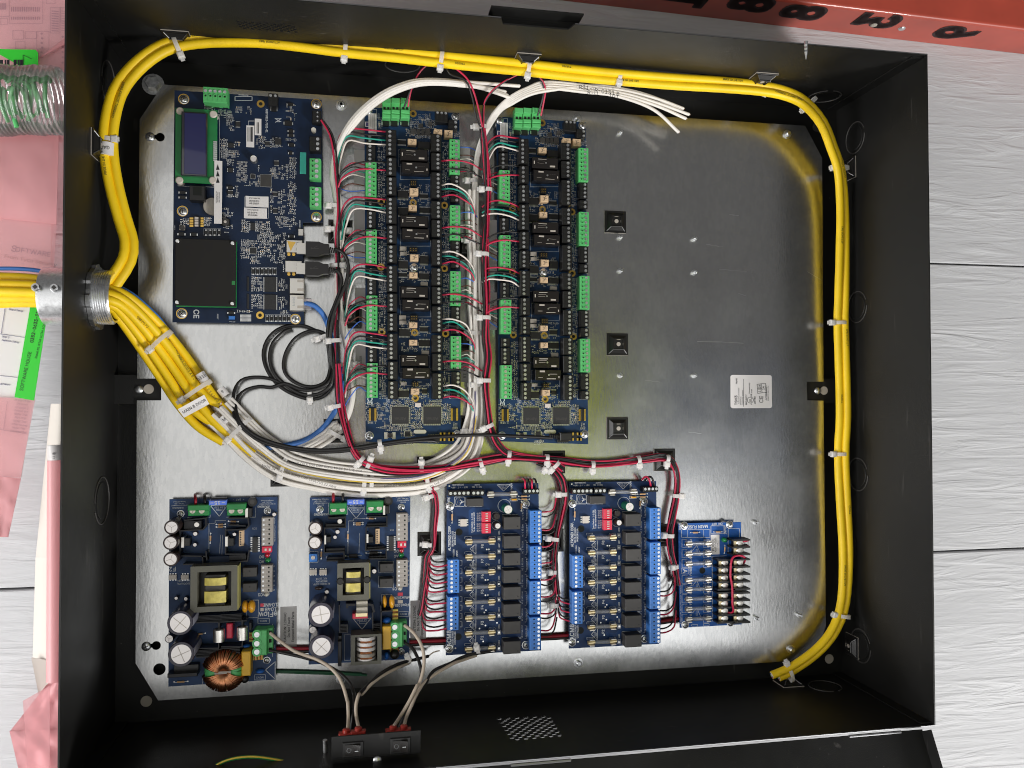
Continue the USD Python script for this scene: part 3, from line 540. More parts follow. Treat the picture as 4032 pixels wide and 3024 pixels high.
# clear ribbed roll with green contents
c0, c1 = P(-60, 394, .075), P(250, 398, .075); rr = abs(P(100, 528, .075)[1] - P(100, 262, .075)[1]) / 2
t1 = thing('clear_plastic_roll', 'crinkled clear plastic roll with green pieces inside, left of the cabinet', 'plastic roll', (c0 + c1) / 2)
L = np.linalg.norm(c1 - c0); prof = []
for k in range(90):
    z = L * k / 89; rib = .0016 * abs(math.sin(k * .62 + .6 * math.sin(k * .23))) if k < 66 else .0006 * math.sin(k * 1.1); prof.append((rr * (.955 + .03 * math.sin(k * .11)) + rib, z))
b = MB().rod(c0, c1, rr, 40, prof); v = b.v[0]
for i in range(len(v)): v[i] += .0035 * (np.array([nz(v[i][0] * 60, v[i][1] * 60 + v[i][2] * 60, 5)] * 3))
part(t1, 'clear_film', b, 'clear_film', smooth=True)
rg = np.random.default_rng(3)
for k in range(13):
    x = -40 + 17 * k; yb = 300 + rg.random() * 60; p = [P(x + rg.normal() * 12, yb, .085 + .018 * rg.random()), P(x + 10 + rg.normal() * 14, 400 + rg.normal() * 20, .092), P(x + 22 + rg.normal() * 12, 470 + rg.normal() * 22, .08 + .02 * rg.random())]
    if p[2][0] < P(205, 400, .08)[0]: part(t1, 'green_strip', MB().tube(spline(p), .0024, 6, .5), 'green_plastic', smooth=True)
for k in range(5):
    p = [P(-20 + 45 * k, 318, .098), P(10 + 45 * k, 305 + rg.normal() * 8, .101), P(40 + 40 * k, 322, .097)]; part(t1, 'green_strip', MB().tube(spline(p), .003, 6, .5), 'green_plastic', smooth=True)
# middle pink bag and folder
t1 = thing('folder', 'pale folder with the word SOFTWARE, tucked above the conduit cables at the left', 'folder', P(80, 960, .03))
part(t1, 'sheet', sheet(MB(), ((-80, 836), (212, 884), (206, 1090), (-80, 1090)), lambda s, t: .03, 1, 1), 'paper_white')
b = MB(); tx(b, 'A2', 245, 600, 52, 'Software', -9, .0304, False, 1.28) if 0 else None
tx(b, 'A2', 112, 578, 56, 'S', -8, .0304); tx(b, 'A2', 268, 605, 42, 'OFTWARE', -8, .0304, False, 1.05); part(t1, 'print', b, 'ink_blue', kind='stuff')
b = MB(); tx(b, 'A2', 250, 676, 30, 'From Tyco Security', -9, .0304, False, 1.15); part(t1, 'fine_print', b, 'ink_faint', kind='stuff')
t1 = thing('pink_bag', 'smooth pink plastic bag between the clear roll and the SOFTWARE folder', 'plastic bag', P(100, 720, .05), 'pink antistatic bags')
part(t1, 'film', sheet(MB(), ((-80, 500), (232, 500), (222, 884), (-80, 852)), lambda s, t: .038 + .012 * (1 - (2 * t - 1) ** 2) * (1 - .6 * s) + .004 * nz(s * 3, t * 3, 2), 12, 16), 'pink_film', smooth=True)
part(t1, 'film_fold', sheet(MB(), ((205, 500), (258, 505), (258, 1060), (200, 1060)), lambda s, t: .030 + .003 * nz(s * 2, t * 9, 3), 4, 20), 'pink_thin', smooth=True)
part(t1, 'folder_film', sheet(MB(), ((-80, 846), (222, 880), (210, 1085), (-80, 1085)), lambda s, t: .034 + .002 * nz(s * 3, t * 3, 4), 8, 8), 'pink_thin', smooth=True)
# instruction sheet in a bag, with green label
t1 = thing('instruction_sheet', 'printed instruction sheet with numbered steps below the conduit at the left', 'paper', P(40, 1600, .03))
part(t1, 'sheet', sheet(MB(), ((-80, 1190), (185, 1215), (84, 1880), (-80, 1870)), lambda s, t: .03, 1, 1), 'paper_white')
b = MB()
for k, s in enumerate(('If any of the', 'Ethernet', 'on page 2', 'Power the', 'Note: The', 'Run ICU', 'Note: The', 'After saving', 'Note: The', 'Connect the')):
    tx(b, 'A3', 185 - k * 4, 265 + k * 28, 17, s, -8, .0304)
for s, x, y in (('Board Setup', 130, 1082), ('Step 2', 45, 1300), ('Network Setup', 85, 1335)): tx(b, 'A2', x, y, 15, s, -8, .0304)
b.line([P(0, 500, .0304, 'A3'), P(215, 535, .0304, 'A3')], .0004, .0304); b.line([P(0, 1275, .0304, 'A2'), P(205, 1305, .0304, 'A2')], .0004, .0304); b.line([P(40, 1070, .0304, 'A2'), P(10, 1270, .0304, 'A2')], .0004, .0304); b.line([P(0, 60, .0304, 'A3'), P(140, 75, .0304, 'A3')], .0004, .0304); b.line([P(60, 270, .0304, 'A3'), P(30, 500, .0304, 'A3')], .0004, .0304)
tx(b, 'A3', 40, 130, 15, 'guration', -8, .0304); part(t1, 'print', b, 'ink_blue', kind='stuff')
t1 = thing('green_label', 'green SOFTWARE HOUSE label strip below the conduit at the left', 'label', P(110, 1400, .036))
part(t1, 'sheet', MB().prism([tuple(P(x, y, .036)[:2]) for x, y in ((122, 1190), (182, 1215), (181, 1268), (134, 1577), (57, 1564))], .0355, .036), 'green_sticker')
b = MB(); h = .0361
for s, x, y, hp, an, bo in (('SOFTWARE HOUSE', 100, 1462, 13.5, 79, False), ('0352-0633-01', 136, 1288, 13, 80, True), ('Install Kit, iSTAR ULTRA ACM', 157, 1343, 8, 78, False)): tx(b, 'N', x, y, hp, s, an, h, bo)
part(t1, 'print', b, 'ink', kind='stuff')
t1 = thing('pink_bag', 'pink bag around the instruction sheet with a dense pink lower end', 'plastic bag', P(40, 1800, .04), 'pink antistatic bags')
part(t1, 'film', sheet(MB(), ((-80, 1560), (138, 1572), (80, 1885), (-80, 1880)), lambda s, t: .034 + .003 * nz(s * 3, t * 5, 6), 8, 14), 'pink_thin', smooth=True)
part(t1, 'lower_end', sheet(MB(), ((-80, 1868), (82, 1884), (32, 2115), (-80, 2112)), lambda s, t: .034 + .008 * nz(s * 4, t * 5, 8) + .006 * t, 10, 10), 'pink_film', smooth=True)
# rolled papers and the lowest bag
t1 = thing('paper_roll', 'cream paper roll standing against the lower left side of the cabinet', 'paper', P(190, 2200, .03))
part(t1, 'sheet', sheet(MB(), ((200, 1590), (262, 1590), (262, 2200), (140, 2200)), lambda s, t: .028 + .01 * math.sin(s * 2.4), 6, 10), 'paper_cream', smooth=True)
part(t1, 'sheet', sheet(MB(), ((140, 2195), (262, 2195), (262, 2720), (128, 2600)), lambda s, t: .028 + .01 * math.sin(s * 2.4), 6, 10), 'paper_cream', smooth=True)
part(t1, 'lower_edge', sheet(MB(), ((123, 2590), (200, 2600), (196, 2690), (152, 2735)), lambda s, t: .0365, 3, 3), 'paper_cream', smooth=True)
t1 = thing('pink_tube', 'narrow pink rolled bag with a grey end, between paper roll and cabinet', 'plastic bag', P(215, 2200, .05))
b = MB().rod(P(222, 1812, .055), P(218, 2680, .055), .0085, 14); part(t1, 'tube', b, 'pink_film', smooth=40)
b = MB().rod(P(220, 1752, .055), P(222, 1811, .055), .0082, 14); part(t1, 'grey_end', b, 'label_grey', smooth=40)
b = MB(); tx(b, 'A3', 440, 698, 22, 'B', 90, .0636, True); tx(b, 'A3', 440, 728, 18, '11', 90, .0636); part(t1, 'print', b, 'ink', kind='stuff')
t1 = thing('pink_bag', 'pink plastic bag at the bottom left corner below the paper roll', 'plastic bag', P(150, 2850, .05), 'pink antistatic bags')
part(t1, 'film', sheet(MB(), ((180, 2700), (258, 2640), (258, 2870), (38, 2880)), lambda s, t: .045 + .018 * nz(s * 3, t * 4, 11), 12, 12), 'pink_film', smooth=True)
part(t1, 'film', sheet(MB(), ((37, 2878), (258, 2868), (258, 3080), (85, 3080)), lambda s, t: .045 + .018 * nz(s * 3, t * 4 + 4, 11), 12, 12), 'pink_film', smooth=True)
part(t1, 'inner_sheet', sheet(MB(), ((90, 2760), (196, 2700), (196, 3080), (110, 3080)), lambda s, t: .056, 3, 3), 'pink_thin', smooth=True)
# ================================================================ circuit boards
class Board:
    def __init__(s, name, label, pts, m, h=.012, group=None, thick=.0016):
        c = [P(x, y, h, vw) for vw, x, y in pts]; s.h = h; s.c = np.mean(c, 0); s.t = thing(name, label, 'circuit board', (s.c[0], s.c[1], 0), group)
        part(s.t, 'board', MB().prism([tuple(q[:2]) for q in c], h - thick, h), m); s.silk = MB(); s.dim = MB(); s.body = MB(); s.ends = MB(); s.tan = MB(); s.joint = MB()
    def r(s, vw, x0, y0, x1, y1, hc=0): return RC(vw, x0, y0, x1, y1, s.h + hc)
    def p(s, vw, x, y, hc=0): return P(x, y, s.h + hc, vw)
    def box(s, name, vw, x0, y0, x1, y1, hc, m, bev=.0004, h0=0.0, parent=None, label=None):
        r = s.r(vw, x0, y0, x1, y1, hc); return part(parent or s.t, name, MB().box(r[0], r[1], s.h + h0, r[2], r[3], s.h + hc, bev), m, label=label)
    def chip(s, vw, x0, y0, x1, y1, axis='y', n=8, hc=.0018, m='chip', legs=.0011):
        r = s.r(vw, x0, y0, x1, y1, hc); c = part(s.t, 'chip', MB().box(r[0], r[1], s.h + .0002, r[2], r[3], s.h + hc, .0002), m); b = MB()
        for k in range(n):
            f = (k + .5) / n
            if axis in 'xq':
                u = r[0] + (r[2] - r[0]) * f; w = (r[2] - r[0]) / n * .28; b.box(u - w, r[1] - legs, s.h + .0001, u + w, r[3] + legs, s.h + .0008)
            if axis in 'yq':
                v = r[1] + (r[3] - r[1]) * f; w = (r[3] - r[1]) / n * .28; b.box(r[0] - legs, v - w, s.h + .0001, r[2] + legs, v + w, s.h + .0008)
        part(c, 'pins', b, 'tin', kind='stuff'); return c
    def cap(s, vw, x, y, rp, hc, sleeve='cap_sleeve', top='cap_top', name='capacitor', vents=3, inner=.78, band=None):
        c = s.p(vw, x, y, hc); r = rp * scale_at(vw, x, y, s.h + hc); b = MB()
        b.lathe((c[0], c[1], 0), [(r * .97, s.h + .0002), (r, s.h + .001), (r, s.h + hc - r * .12), (r * .95, s.h + hc), (r * inner, s.h + hc - .0002), (r * inner * .98, s.h + hc - .0010)], 28)
        q = part(s.t, name, b, sleeve, smooth=35); b = MB().cyl(c, r * inner, s.h + hc - .0011, s.h + hc - .0004, 28); part(q, 'top', b, top)
        b = MB(); a0 = RNG.random() * 6
        for k in range(vents):
            a = a0 + k * 2 * math.pi / vents; b.line([c[:2], c[:2] + r * inner * .85 * np.array([math.cos(a), math.sin(a)])], r * .05, s.h + hc - .0004, .00008)
        if vents: part(q, 'vent_line', b, 'tan_grey', kind='stuff')
        if band is not None:
            b = MB(); a = np.linspace(band - .3, band + .3, 7); pts = [(r * 1.006 * math.cos(t), r * 1.006 * math.sin(t)) for t in a] + [(r * .985 * math.cos(t), r * .985 * math.sin(t)) for t in a[::-1]]
            b.prism([(c[0] + x_, c[1] + y_) for x_, y_ in pts], s.h + .002, s.h + hc - .0009); part(q, 'stripe', b, 'cap_band')
        return q
    def slot_screw(s, parent, c, r, hz, m='steel', slot=True):
        a = RNG.random() * 3.14; b = MB().cyl(c, r, hz - .0004, hz, 12)
        e = np.array([math.cos(a), math.sin(a)]); nn = np.array([-e[1], e[0]])
        if slot:
            for sg in (-1, 1):
                ang = np.linspace(.28, math.pi - .28, 7); pts = [c[:2] + r * (math.cos(t) * e + sg * math.sin(t) * nn) for t in ang]
                b.add([(*q, hz) for q in pts] + [(*q, hz + .0005) for q in pts], [(k, k + 1, k + 8, k + 7) for k in range(6)] + [(6, 0, 7, 13)]); b.add([(*q, hz + .0005) for q in pts], [(0, k, k + 1) for k in range(1, 6)])
        part(parent, 'screw', b, m)
    def terminal(s, vw, x0, y0, x1, y1, hc, m, n, axis='y', sf=.4, hf=.8, sr=.33, hole='shadow_hole', screw='steel', slot=True, ribs=True, raised=False):
        """terminal block: n poles along axis; sf, hf: where the row of screws and the row of wire holes lie across it"""
        r = s.r(vw, x0, y0, x1, y1, hc); z = s.h + hc; b = MB().box(r[0], r[1], s.h, r[2], r[3], z, .0006); L = (r[3] - r[1]) if axis == 'y' else (r[2] - r[0]); Wd = (r[2] - r[0]) if axis == 'y' else (r[3] - r[1]); d = L / n
        def q(f, k): return np.array([r[0] + Wd * f, r[1] + d * (k + .5)]) if axis == 'y' else np.array([r[0] + d * (k + .5), r[1] + Wd * f])
        if ribs:
            for k in range(n + 1):
                t = d * k + (.0003 if k == 0 else -.0003 if k == n else 0)
                if axis == 'y': b.box(r[0] + Wd * .08, r[1] + t - .0002, z - .0002, r[2] - Wd * .08, r[1] + t + .0002, z + .0003)
                else: b.box(r[0] + t - .0002, r[1] + Wd * .08, z - .0002, r[0] + t + .0002, r[3] - Wd * .08, z + .0003)
        if raised:
            f0, f1 = sorted((hf, 1.0 if hf > .5 else 0.0)); f0, f1 = (hf - .17, hf + .17)
            for k in range(n):
                c = q(hf, k); b.lathe((c[0], c[1], 0), [(Wd * .13, z), (Wd * .13, z + .0007), (Wd * .085, z + .0007), (Wd * .085, z + .0001)], 10)
                c = q(sf, k); b.lathe((c[0], c[1], 0), [(d * sr * 1.25, z), (d * sr * 1.25, z + .0006), (d * sr * 1.02, z + .0006), (d * sr * 1.02, z + .0001)], 10)
        t = part(s.t, 'terminal_block', b, m); hb = MB()
        for k in range(n):
            s.slot_screw(t, q(sf, k), d * sr, z + .0003, screw, slot); c = q(hf, k); hb.cyl(c, min(d * .2, Wd * .1), z + .00005, z + .0002, 8)
        if hf >= 0: part(t, 'wire_hole', hb, hole, kind='stuff')
        return t, r, d
    def ring(s, vw, x, y, r=.0043, hole=True, name='mounting_ring'):
        c = s.p(vw, x, y, .0003); b = MB().prism(Point(c[:2]).buffer(r, 8).difference(Point(c[:2]).buffer(r * .48, 6)), s.h + .00005, s.h + .0003); q = part(s.t, name, b, 'gold'); part(q, 'hole', MB().cyl(c, r * .48, s.h + .00004, s.h + .0001, 12), 'shadow_hole')
    def screw(s, vw, x, y, r=.0042):
        c = s.p(vw, x, y, .002); h = s.h; b = MB(); b.lathe((c[0], c[1], 0), [(r * 1.18, h + .00005), (r * 1.18, h + .0002), (r, h + .0003), (r * .95, h + .0012), (r * .7, h + .0020), (r * .3, h + .0023), (.0001, h + .0024)], 14)
        q = part(s.t, 'screw', b, 'steel', smooth=40); k = MB(); a = RNG.random() * 3; e1 = np.array([math.cos(a), math.sin(a)]); e2 = np.array([-e1[1], e1[0]])
        for d in (e1, e2): k.line([c[:2] - d * r * .42, c[:2] + d * r * .42], r * .2, h + .0019, .0007)
        part(q, 'cross_recess', k, 'dark_grey', kind='stuff'); part(s.t, 'standoff', MB().cyl(c, .0028, 0, h - .0016, 8), 'steel')
    def smd(s, vw, x0, y0, x1, y1, n, seed=0, big=.25, tan=.08, pitch=None):
        """small surface-mounted parts scattered on a grid inside a rectangle"""
        g = np.random.default_rng(seed * 77 + int(x0 * 3 + y0)); r = s.r(vw, x0, y0, x1, y1); p_ = pitch or .0021; nx, ny = max(1, int((r[2] - r[0]) / p_)), max(1, int((r[3] - r[1]) / (p_ * 1.0)))
        cells = [(i, j) for i in range(nx) for j in range(ny)]; g.shuffle(cells)
        for i, j in cells[:n]:
            u, v = r[0] + (i + .5) * (r[2] - r[0]) / nx, r[1] + (j + .5) * (r[3] - r[1]) / ny; k = g.random(); sc_ = 1.0 if k > big else 1.45
            a, w = (.00085 * sc_, .00042 * sc_); hz = .0005 * sc_
            if g.random() < .5: a, w = w, a; hor = False
            else: hor = True
            (s.tan if g.random() < tan else s.body).box(u - a, v - w, s.h, u + a, v + w, s.h + hz)
            if hor: s.ends.box(u - a - .0002, v - w * 1.02, s.h, u - a * .5, v + w * 1.02, s.h + hz * 1.06); s.ends.box(u + a * .5, v - w * 1.02, s.h, u + a + .0002, v + w * 1.02, s.h + hz * 1.06)
            else: s.ends.box(u - a * 1.02, v - w - .0002, s.h, u + a * 1.02, v - w * .5, s.h + hz * 1.06); s.ends.box(u - a * 1.02, v + w * .5, s.h, u + a * 1.02, v + w + .0002, s.h + hz * 1.06)
            if g.random() < .35:
                o = .0005; q = [(u - a - o, v - w - o), (u + a + o, v - w - o), (u + a + o, v + w + o), (u - a - o, v + w + o)]; s.silk.line([q[0], q[1]], .00018, s.h + .00004); s.silk.line([q[2], q[3]], .00018, s.h + .00004)
            if g.random() < .25: s.silk.box(u + a + .0006, v - .0003, s.h + .00004, u + a + .0016, v + .0003, s.h + .00012)
    def resistor(s, vw, x0, y0, x1, y1, r=.0011, m='resistor'):
        a, c = s.p(vw, x0, y0, .0015), s.p(vw, x1, y1, .0015); d = c - a; q = part(s.t, 'resistor', MB().rod(a + d * .22, a + d * .78, r, 8, [(r * .8, 0), (r, .0005), (r * .85, np.linalg.norm(d) * .28), (r, np.linalg.norm(d) * .5), (r * .8, np.linalg.norm(d) * .56)]), m, smooth=40)
        b = MB().rod(a, c, .0003, 6)
        for e in (a, c): b.cyl(e, .0008, s.h, s.h + .0007, 8)
        part(q, 'lead', b, 'tin', kind='stuff')
    def fuse(s, vw, x0, x1, y, hc=.0075, r=.0027, clip='nickel', cap='brass', glass=True, s0=.26, s1=.76):
        a, c = P(x0, y, s.h + hc, vw), P(x1, y, s.h + hc, vw); a[1] = c[1] = (a[1] + c[1]) / 2; L = c[0] - a[0]
        f = part(s.t, 'glass_fuse', MB().rod(a, c, r * .88, 12), 'glass', smooth=40)
        part(f, 'filament', MB().rod(a, c, .00025, 5), 'tin')
        for e, sg in ((a, 1), (c, -1)):
            part(f, 'end_cap', MB().rod(e, e + [sg * L * .24, 0, 0], r, 12), cap, smooth=40)
            u0_, u1_ = sorted((e[0] + sg * L * .04, e[0] + sg * L * .21)); b = MB()
            z = s.h + hc
            for sd in (-1, 1):
                pts = [(sd * r * .5, s.h), (sd * r * 1.15, s.h + hc * .35), (sd * r * 1.22, z), (sd * r * .8, z + r * .95), (sd * r * 1.15, z + r * 1.5)]
                pts2 = [(x_ + sd * .0004, y_) for x_, y_ in pts]; b.prism(Polygon([*pts, *pts2[::-1]]).buffer(0), u0_, u1_, ((0, a[1], 0), FV, FH, FU))
            part(s.t, 'fuse_clip', b, clip)
    def tx(s, vw, x, y, hp, txt, ang, bold=False, sx=1.0, dim=False): tx(s.dim if dim else s.silk, vw, x, y, hp, txt, ang, s.h + .00004, bold, sx)
    def ln(s, vw, pts, w=.0003): s.silk.line([s.p(vw, x, y) for x, y in pts], w, s.h + .00004)
    def rect(s, vw, x0, y0, x1, y1, w=.0003): s.ln(vw, [(x0, y0), (x1, y0), (x1, y1), (x0, y1), (x0, y0)], w)
    def fin(s):
        for b, nm, m in ((s.silk, 'printed_marking', 'silk'), (s.dim, 'printed_marking', 'silk_dim'), (s.body, 'surface_mount_part', 'dark_grey'), (s.tan, 'surface_mount_part', 'tan'), (s.ends, 'solder_end', 'tin'), (s.joint, 'solder_joint', 'tin')):
            if b.n: part(s.t, nm, b, m, kind='stuff')
        return s

# ---------------------------------------------------------------- controller board with display (upper left)
B = Board('controller_board', 'dark blue controller board with a blue display in the upper left of the plate', [('A5', 115, 110), ('A5', 1930, 230), ('A6', 1945, 175), ('A6', 1698, 177), ('A6', 1713, 1428), ('A6', 90, 1405)], 'pcb_dark')
d = B.box('display_board', 'A5', 125, 340, 640, 1255, .010, 'pcb_green', .0002, .008)
B.box('display_bezel', 'A5', 198, 378, 518, 1165, .016, 'lcd_frame', .0008, .010, d); B.box('display_glass', 'A5', 236, 395, 500, 1142, .0166, 'lcd', .0002, .0158, d)
for x, y in ((180, 360), (592, 400), (172, 1215), (585, 1215)): c = P(x, y, B.h + .012, 'A5'); part(d, 'post', MB().cyl(c, .0042, B.h, B.h + .0118, 14, .001), 'white_part', smooth=35)
for k in range(10): c = P(618, 748 + k * 25, B.h + .0106, 'A5'); B.joint.box(c[0] - .002, c[1] - .0008, B.h + .0100, c[0] + .002, c[1] + .0008, B.h + .0108)
B.terminal('A5', 468, 72, 765, 262, .017, 'green_plastic', 5, 'x', .28, .58, .34, raised=True)
B.terminal('A5', 1272, 148, 1388, 300, .012, 'black_plastic', 2, 'x', .2, .6, .3)
B.terminal('A5', 1812, 360, 1922, 512, .010, 'black_plastic', 3, 'y', .6, .2, .2)
B.terminal('A5', 1778, 682, 1920, 860, .012, 'black_plastic', 3, 'y', .72, .25, .33)
B.terminal('A5', 1780, 952, 1920, 1203, .014, 'green_plastic', 4, 'y', .62, .28, .36, raised=True); B.terminal('A5', 1782, 1302, 1922, 1550, .014, 'green_plastic', 4, 'y', .62, .28, .36, raised=True)
B.cap('A5', 1830, 598, 32, .005, 'clear_led', 'clear_led', 'indicator_light', 0)
B.box('teal_label', 'A5', 1662, 876, 1738, 1142, .0003, 'teal', 0)
for q in ((1000, 545, 1098, 812, 2), (1106, 462, 1186, 664, 3)): B.box('white_label', 'A5', q[0], q[1], q[2], q[3], .0003, 'paper_white', 0)
tp = B.box('white_tape', 'A5', 605, 980, 702, 1755, .0110, 'paper_white', 0, .0107)
for k in range(3):
    y = 1060 + 80 * k; pts = [tuple(P(x, yy, B.h + .0111, 'A5')[:2]) for x, yy in ((628, y + 32), (672, y + 32), (650, y - 36))]; part(tp, 'arrow', MB().prism(pts, B.h + .0111, B.h + .0113), 'ink')
b = MB()
for k, s_ in enumerate(('CAUTION BATTERY TYPE', 'REPLACE ONLY WITH', 'SAME OR EQUIVALENT')): tx(b, 'A5', 632 + 18 * k, 1430, 9, s_, 90, B.h + .0111)
part(tp, 'print', b, 'ink', kind='stuff')
for (x0, y0, x1, y1, t1_, t2_, t3_) in ((992, 1418, 1275, 1550, 'ETH 2 MAC ID', '00:50:F9:', '65:18:B7'), (972, 1562, 1256, 1690, 'ETH 1 MAC ID', '00:50:F9:', '65:18:B6')):
    q = B.box('white_label', 'A5', x0, y0, x1, y1, .0003, 'paper_white', 0); b = MB(); tx(b, 'A5', x0 + 110, y0 + 24, 14, t1_, 0, B.h + .0003, True); tx(b, 'A5', x0 + 105, y0 + 58, 20, t2_, 0, B.h + .0003, True); tx(b, 'A5', x0 + 105, y0 + 88, 20, t3_, 0, B.h + .0003, True); part(q, 'print', b, 'ink', kind='stuff')
b = MB()
for x in (1020, 1034, 1048, 1062, 1075): b.line([B.p('A5', x, 570, .0003), B.p('A5', x, 740, .0003)], .0010 if x > 1050 else .0005, B.h + .0003)
for x in (1135, 1152): b.line([B.p('A5', x, 510, .0003), B.p('A5', x, 640, .0003)], .0008, B.h + .0003)
part(B.t, 'print', b, 'ink', kind='stuff')
q = B.box('phone_jack', 'A5', 300, 1288, 488, 1468, .013, 'black_plastic'); part(q, 'opening', MB().box(*[(lambda r: (r[0], r[1], B.h + .0131, r[2], r[3], B.h + .0134))(B.r('A5', 345, 1300, 450, 1405, .013))][0]), 'shadow_hole')
c = B.p('A5', 580, 1540, .004); part(B.t, 'coin_cell', MB().cyl(c, .0098, B.h + .001, B.h + .0042, 28, .0005), 'tan_grey', smooth=30)
B.cap('A5', 1090, 955, 44, .0085, 'nickel', 'cap_top', 'capacitor', 0, .82)
B.chip('A5', 1172, 1152, 1312, 1298, 'q', 12, .0012, 'dark_grey', .0004); B.chip('A5', 868, 500, 926, 556, 'x', 4); B.chip('A5', 1232, 745, 1290, 788, 'x', 4); B.chip('A5', 1345, 985, 1405, 1030, 'x', 4); B.chip('A5', 770, 1350, 836, 1390, 'x', 4); B.chip('A5', 1330, 1370, 1384, 1410, 'x', 4); B.chip('A5', 1330, 1570, 1384, 1620, 'x', 4)
B.chip('A5', 1350, 700, 1430, 775, 'x', 2, .003); B.chip('A5', 775, 760, 845, 815, 'y', 2, .002, 'chip', .001); B.chip('A5', 775, 1065, 835, 1120, 'y', 2, .002); B.chip('A5', 1055, 1145, 1110, 1200, 'q', 6, .001, 'chip', .0004); B.chip('A6', 1045, 485, 1128, 560, 'q', 10, .001, 'chip', .0005); B.chip('A6', 1050, 180, 1110, 270, 'y', 10); B.chip('A6', 1385, -20, 1320, 40, 'x', 4) if 0 else None
for x0, y0, x1, y1 in ((595, 280, 680, 330), (700, 285, 785, 330), (1295, 325, 1385, 370), (1500, 265, 1590, 300), (1460, 485, 1575, 545), (1510, 590, 1590, 632), (1510, 642, 1590, 685), (1515, 760, 1600, 805), (1515, 860, 1580, 905), (760, 1290, 848, 1328), (165, 1350, 262, 1390), (165, 1410, 262, 1450)):
    B.chip('A5', x0 + 12, y0, x1 - 12, y1, 'y', 1, .002, 'black_plastic', .0012)
for x0, y0, x1, y1 in ((150, 295, 248, 340), (305, 300, 400, 345), (1515, 325, 1600, 365), (765, 1270, 860, 1308)): B.chip('A6', x0 + 14, y0, x1 - 14, y1, 'y', 1, .002, 'black_plastic', .0013)
for vw, x0, x1, y0, y1, n in (('A6', 1060, 1375, 728, 822, 6), ('A6', 1232, 1550, 1312, 1400, 6), ('A6', 475, 690, 252, 338, 4)):
    w = (x1 - x0) / n
    for k in range(n): B.chip(vw, x0 + w * k + 8, y0 + 22, x0 + w * (k + 1) - 8, y1 - 16, 'x', 1, .0016, 'black_plastic', .0011); B.rect(vw, x0 + w * k + 2, y0, x0 + w * (k + 1) - 2, y1, .00025)
B.chip('A6', 1222, 846, 1368, 1030, 'y', 14); B.chip('A6', 1222, 1064, 1368, 1248, 'y', 14)
for y0, y1 in ((845, 1022), (1055, 1240)): B.box('resistor_network', 'A6', 1012, y0, 1036, y1, .001, 'black_plastic', .0001)
db = B.box('daughter_board', 'A6', 140, 402, 884, 1220, .0085, 'pcb_green', .0001, .0070); B.box('black_cover', 'A6', 122, 382, 866, 1200, .0135, 'matte_black', .0004, .0086, db)
for x, y in ((150, 402), (830, 430), (143, 1158), (826, 1174)): c = P(x, y, B.h + .015, 'A6'); part(db, 'post', MB().cyl(c, .0022, B.h, B.h + .0152, 12, .0004), 'tin', smooth=35)
part(db, 'chip', MB().box(*(lambda r: (r[0], r[1], B.h + .0086, r[2], r[3], B.h + .0139))(B.r('A6', 822, 895, 862, 945, .0139))), 'dark_green')
for k, (x0, y0, x1, y1, m) in enumerate(((1495, 392, 1690, 545, 'gold'), (1480, 648, 1685, 788, 'nickel'))):
    u = B.box('usb_socket', 'A6', x0, y0, x1, y1, .008, 'nickel', .0004); c = B.r('A6', x0 + 8, y0 + 15, x0 + 95, y1 - 15, .0081)
    for yy in (y0 + 45, y1 - 42): part(u, 'spring', MB().prism([tuple(B.p('A6', x, y, .0082)[:2]) for x, y in ((x1 - 70, yy - 18), (x1 - 15, yy - 6), (x1 - 15, yy + 6), (x1 - 70, yy + 18))], B.h + .0081, B.h + .0085), 'dark_grey')
    for xx in (1525, 1585): cc = B.p('A6', xx, y1 + 25, .001); part(u, 'pin', MB().cyl(cc, .0018, B.h, B.h + .001, 10), 'gold')
r_ = B.r('A6', 1505, 405, 1610, 535, .0081); part(B.t, 'gold_smear', MB().prism(Polygon([(r_[0], r_[1]), (r_[2], r_[1] + .001), (r_[2] - .004, r_[3] - .004), (r_[0] + .004, r_[3])]), B.h + .0081, B.h + .0082), 'gold')
for y0, y1 in ((862, 1050), (1068, 1262)):
    u = B.box('network_socket', 'A6', 1535, y0, 1712, y1, .013, 'white_part' if 0 else 'nickel', .0004)
    for yy in (y0 + 35, y1 - 45): part(u, 'spring', MB().prism([tuple(B.p('A6', x, y, .0132)[:2]) for x, y in ((1630, yy - 17), (1690, yy - 17), (1708, yy - 24), (1708, yy + 24), (1690, yy + 14), (1630, yy + 14))], B.h + .0131, B.h + .0134), 'tan_grey')
tx(B.dim, 'A6', 1585, 1150, 22, '203373', -90, B.h + .0132)
B.box('micro_usb_socket', 'A6', 1640, 252, 1703, 338, .003, 'nickel')
B.box('button', 'A6', 172, 205, 240, 265, .004, 'tan_grey'); c = B.p('A6', 206, 236, .006); part(B.t, 'button_cap', MB().cyl(c, .0028, B.h + .004, B.h + .006, 12), 'dark_grey')
q = B.box('switch_bank', 'A6', 352, 98, 432, 228, .003, 'black_plastic')
for k in range(4):
    for x in (320, 388, 448): c = B.p('A6', x, 120 + 31 * k, .0032); part(q, 'contact', MB().box(c[0] - .0019, c[1] - .0011, B.h + (.003 if x == 388 else .0002), c[0] + .0019, c[1] + .0011, B.h + (.0036 if x == 388 else .001)), 'gold' if x != 388 else 'white_part')
q = B.box('rotary_switch', 'A6', 690, 130, 795, 212, .005, 'black_plastic'); c = B.p('A6', 740, 165, .006); part(q, 'dial', MB().cyl(c, .0042, B.h + .005, B.h + .0056, 16), 'dark_grey'); part(q, 'dial_centre', MB().cyl(c, .0016, B.h + .0056, B.h + .006, 10), 'white_part')
B.box('blue_part', 'A6', 782, 1326, 858, 1368, .003, 'blue_plastic')
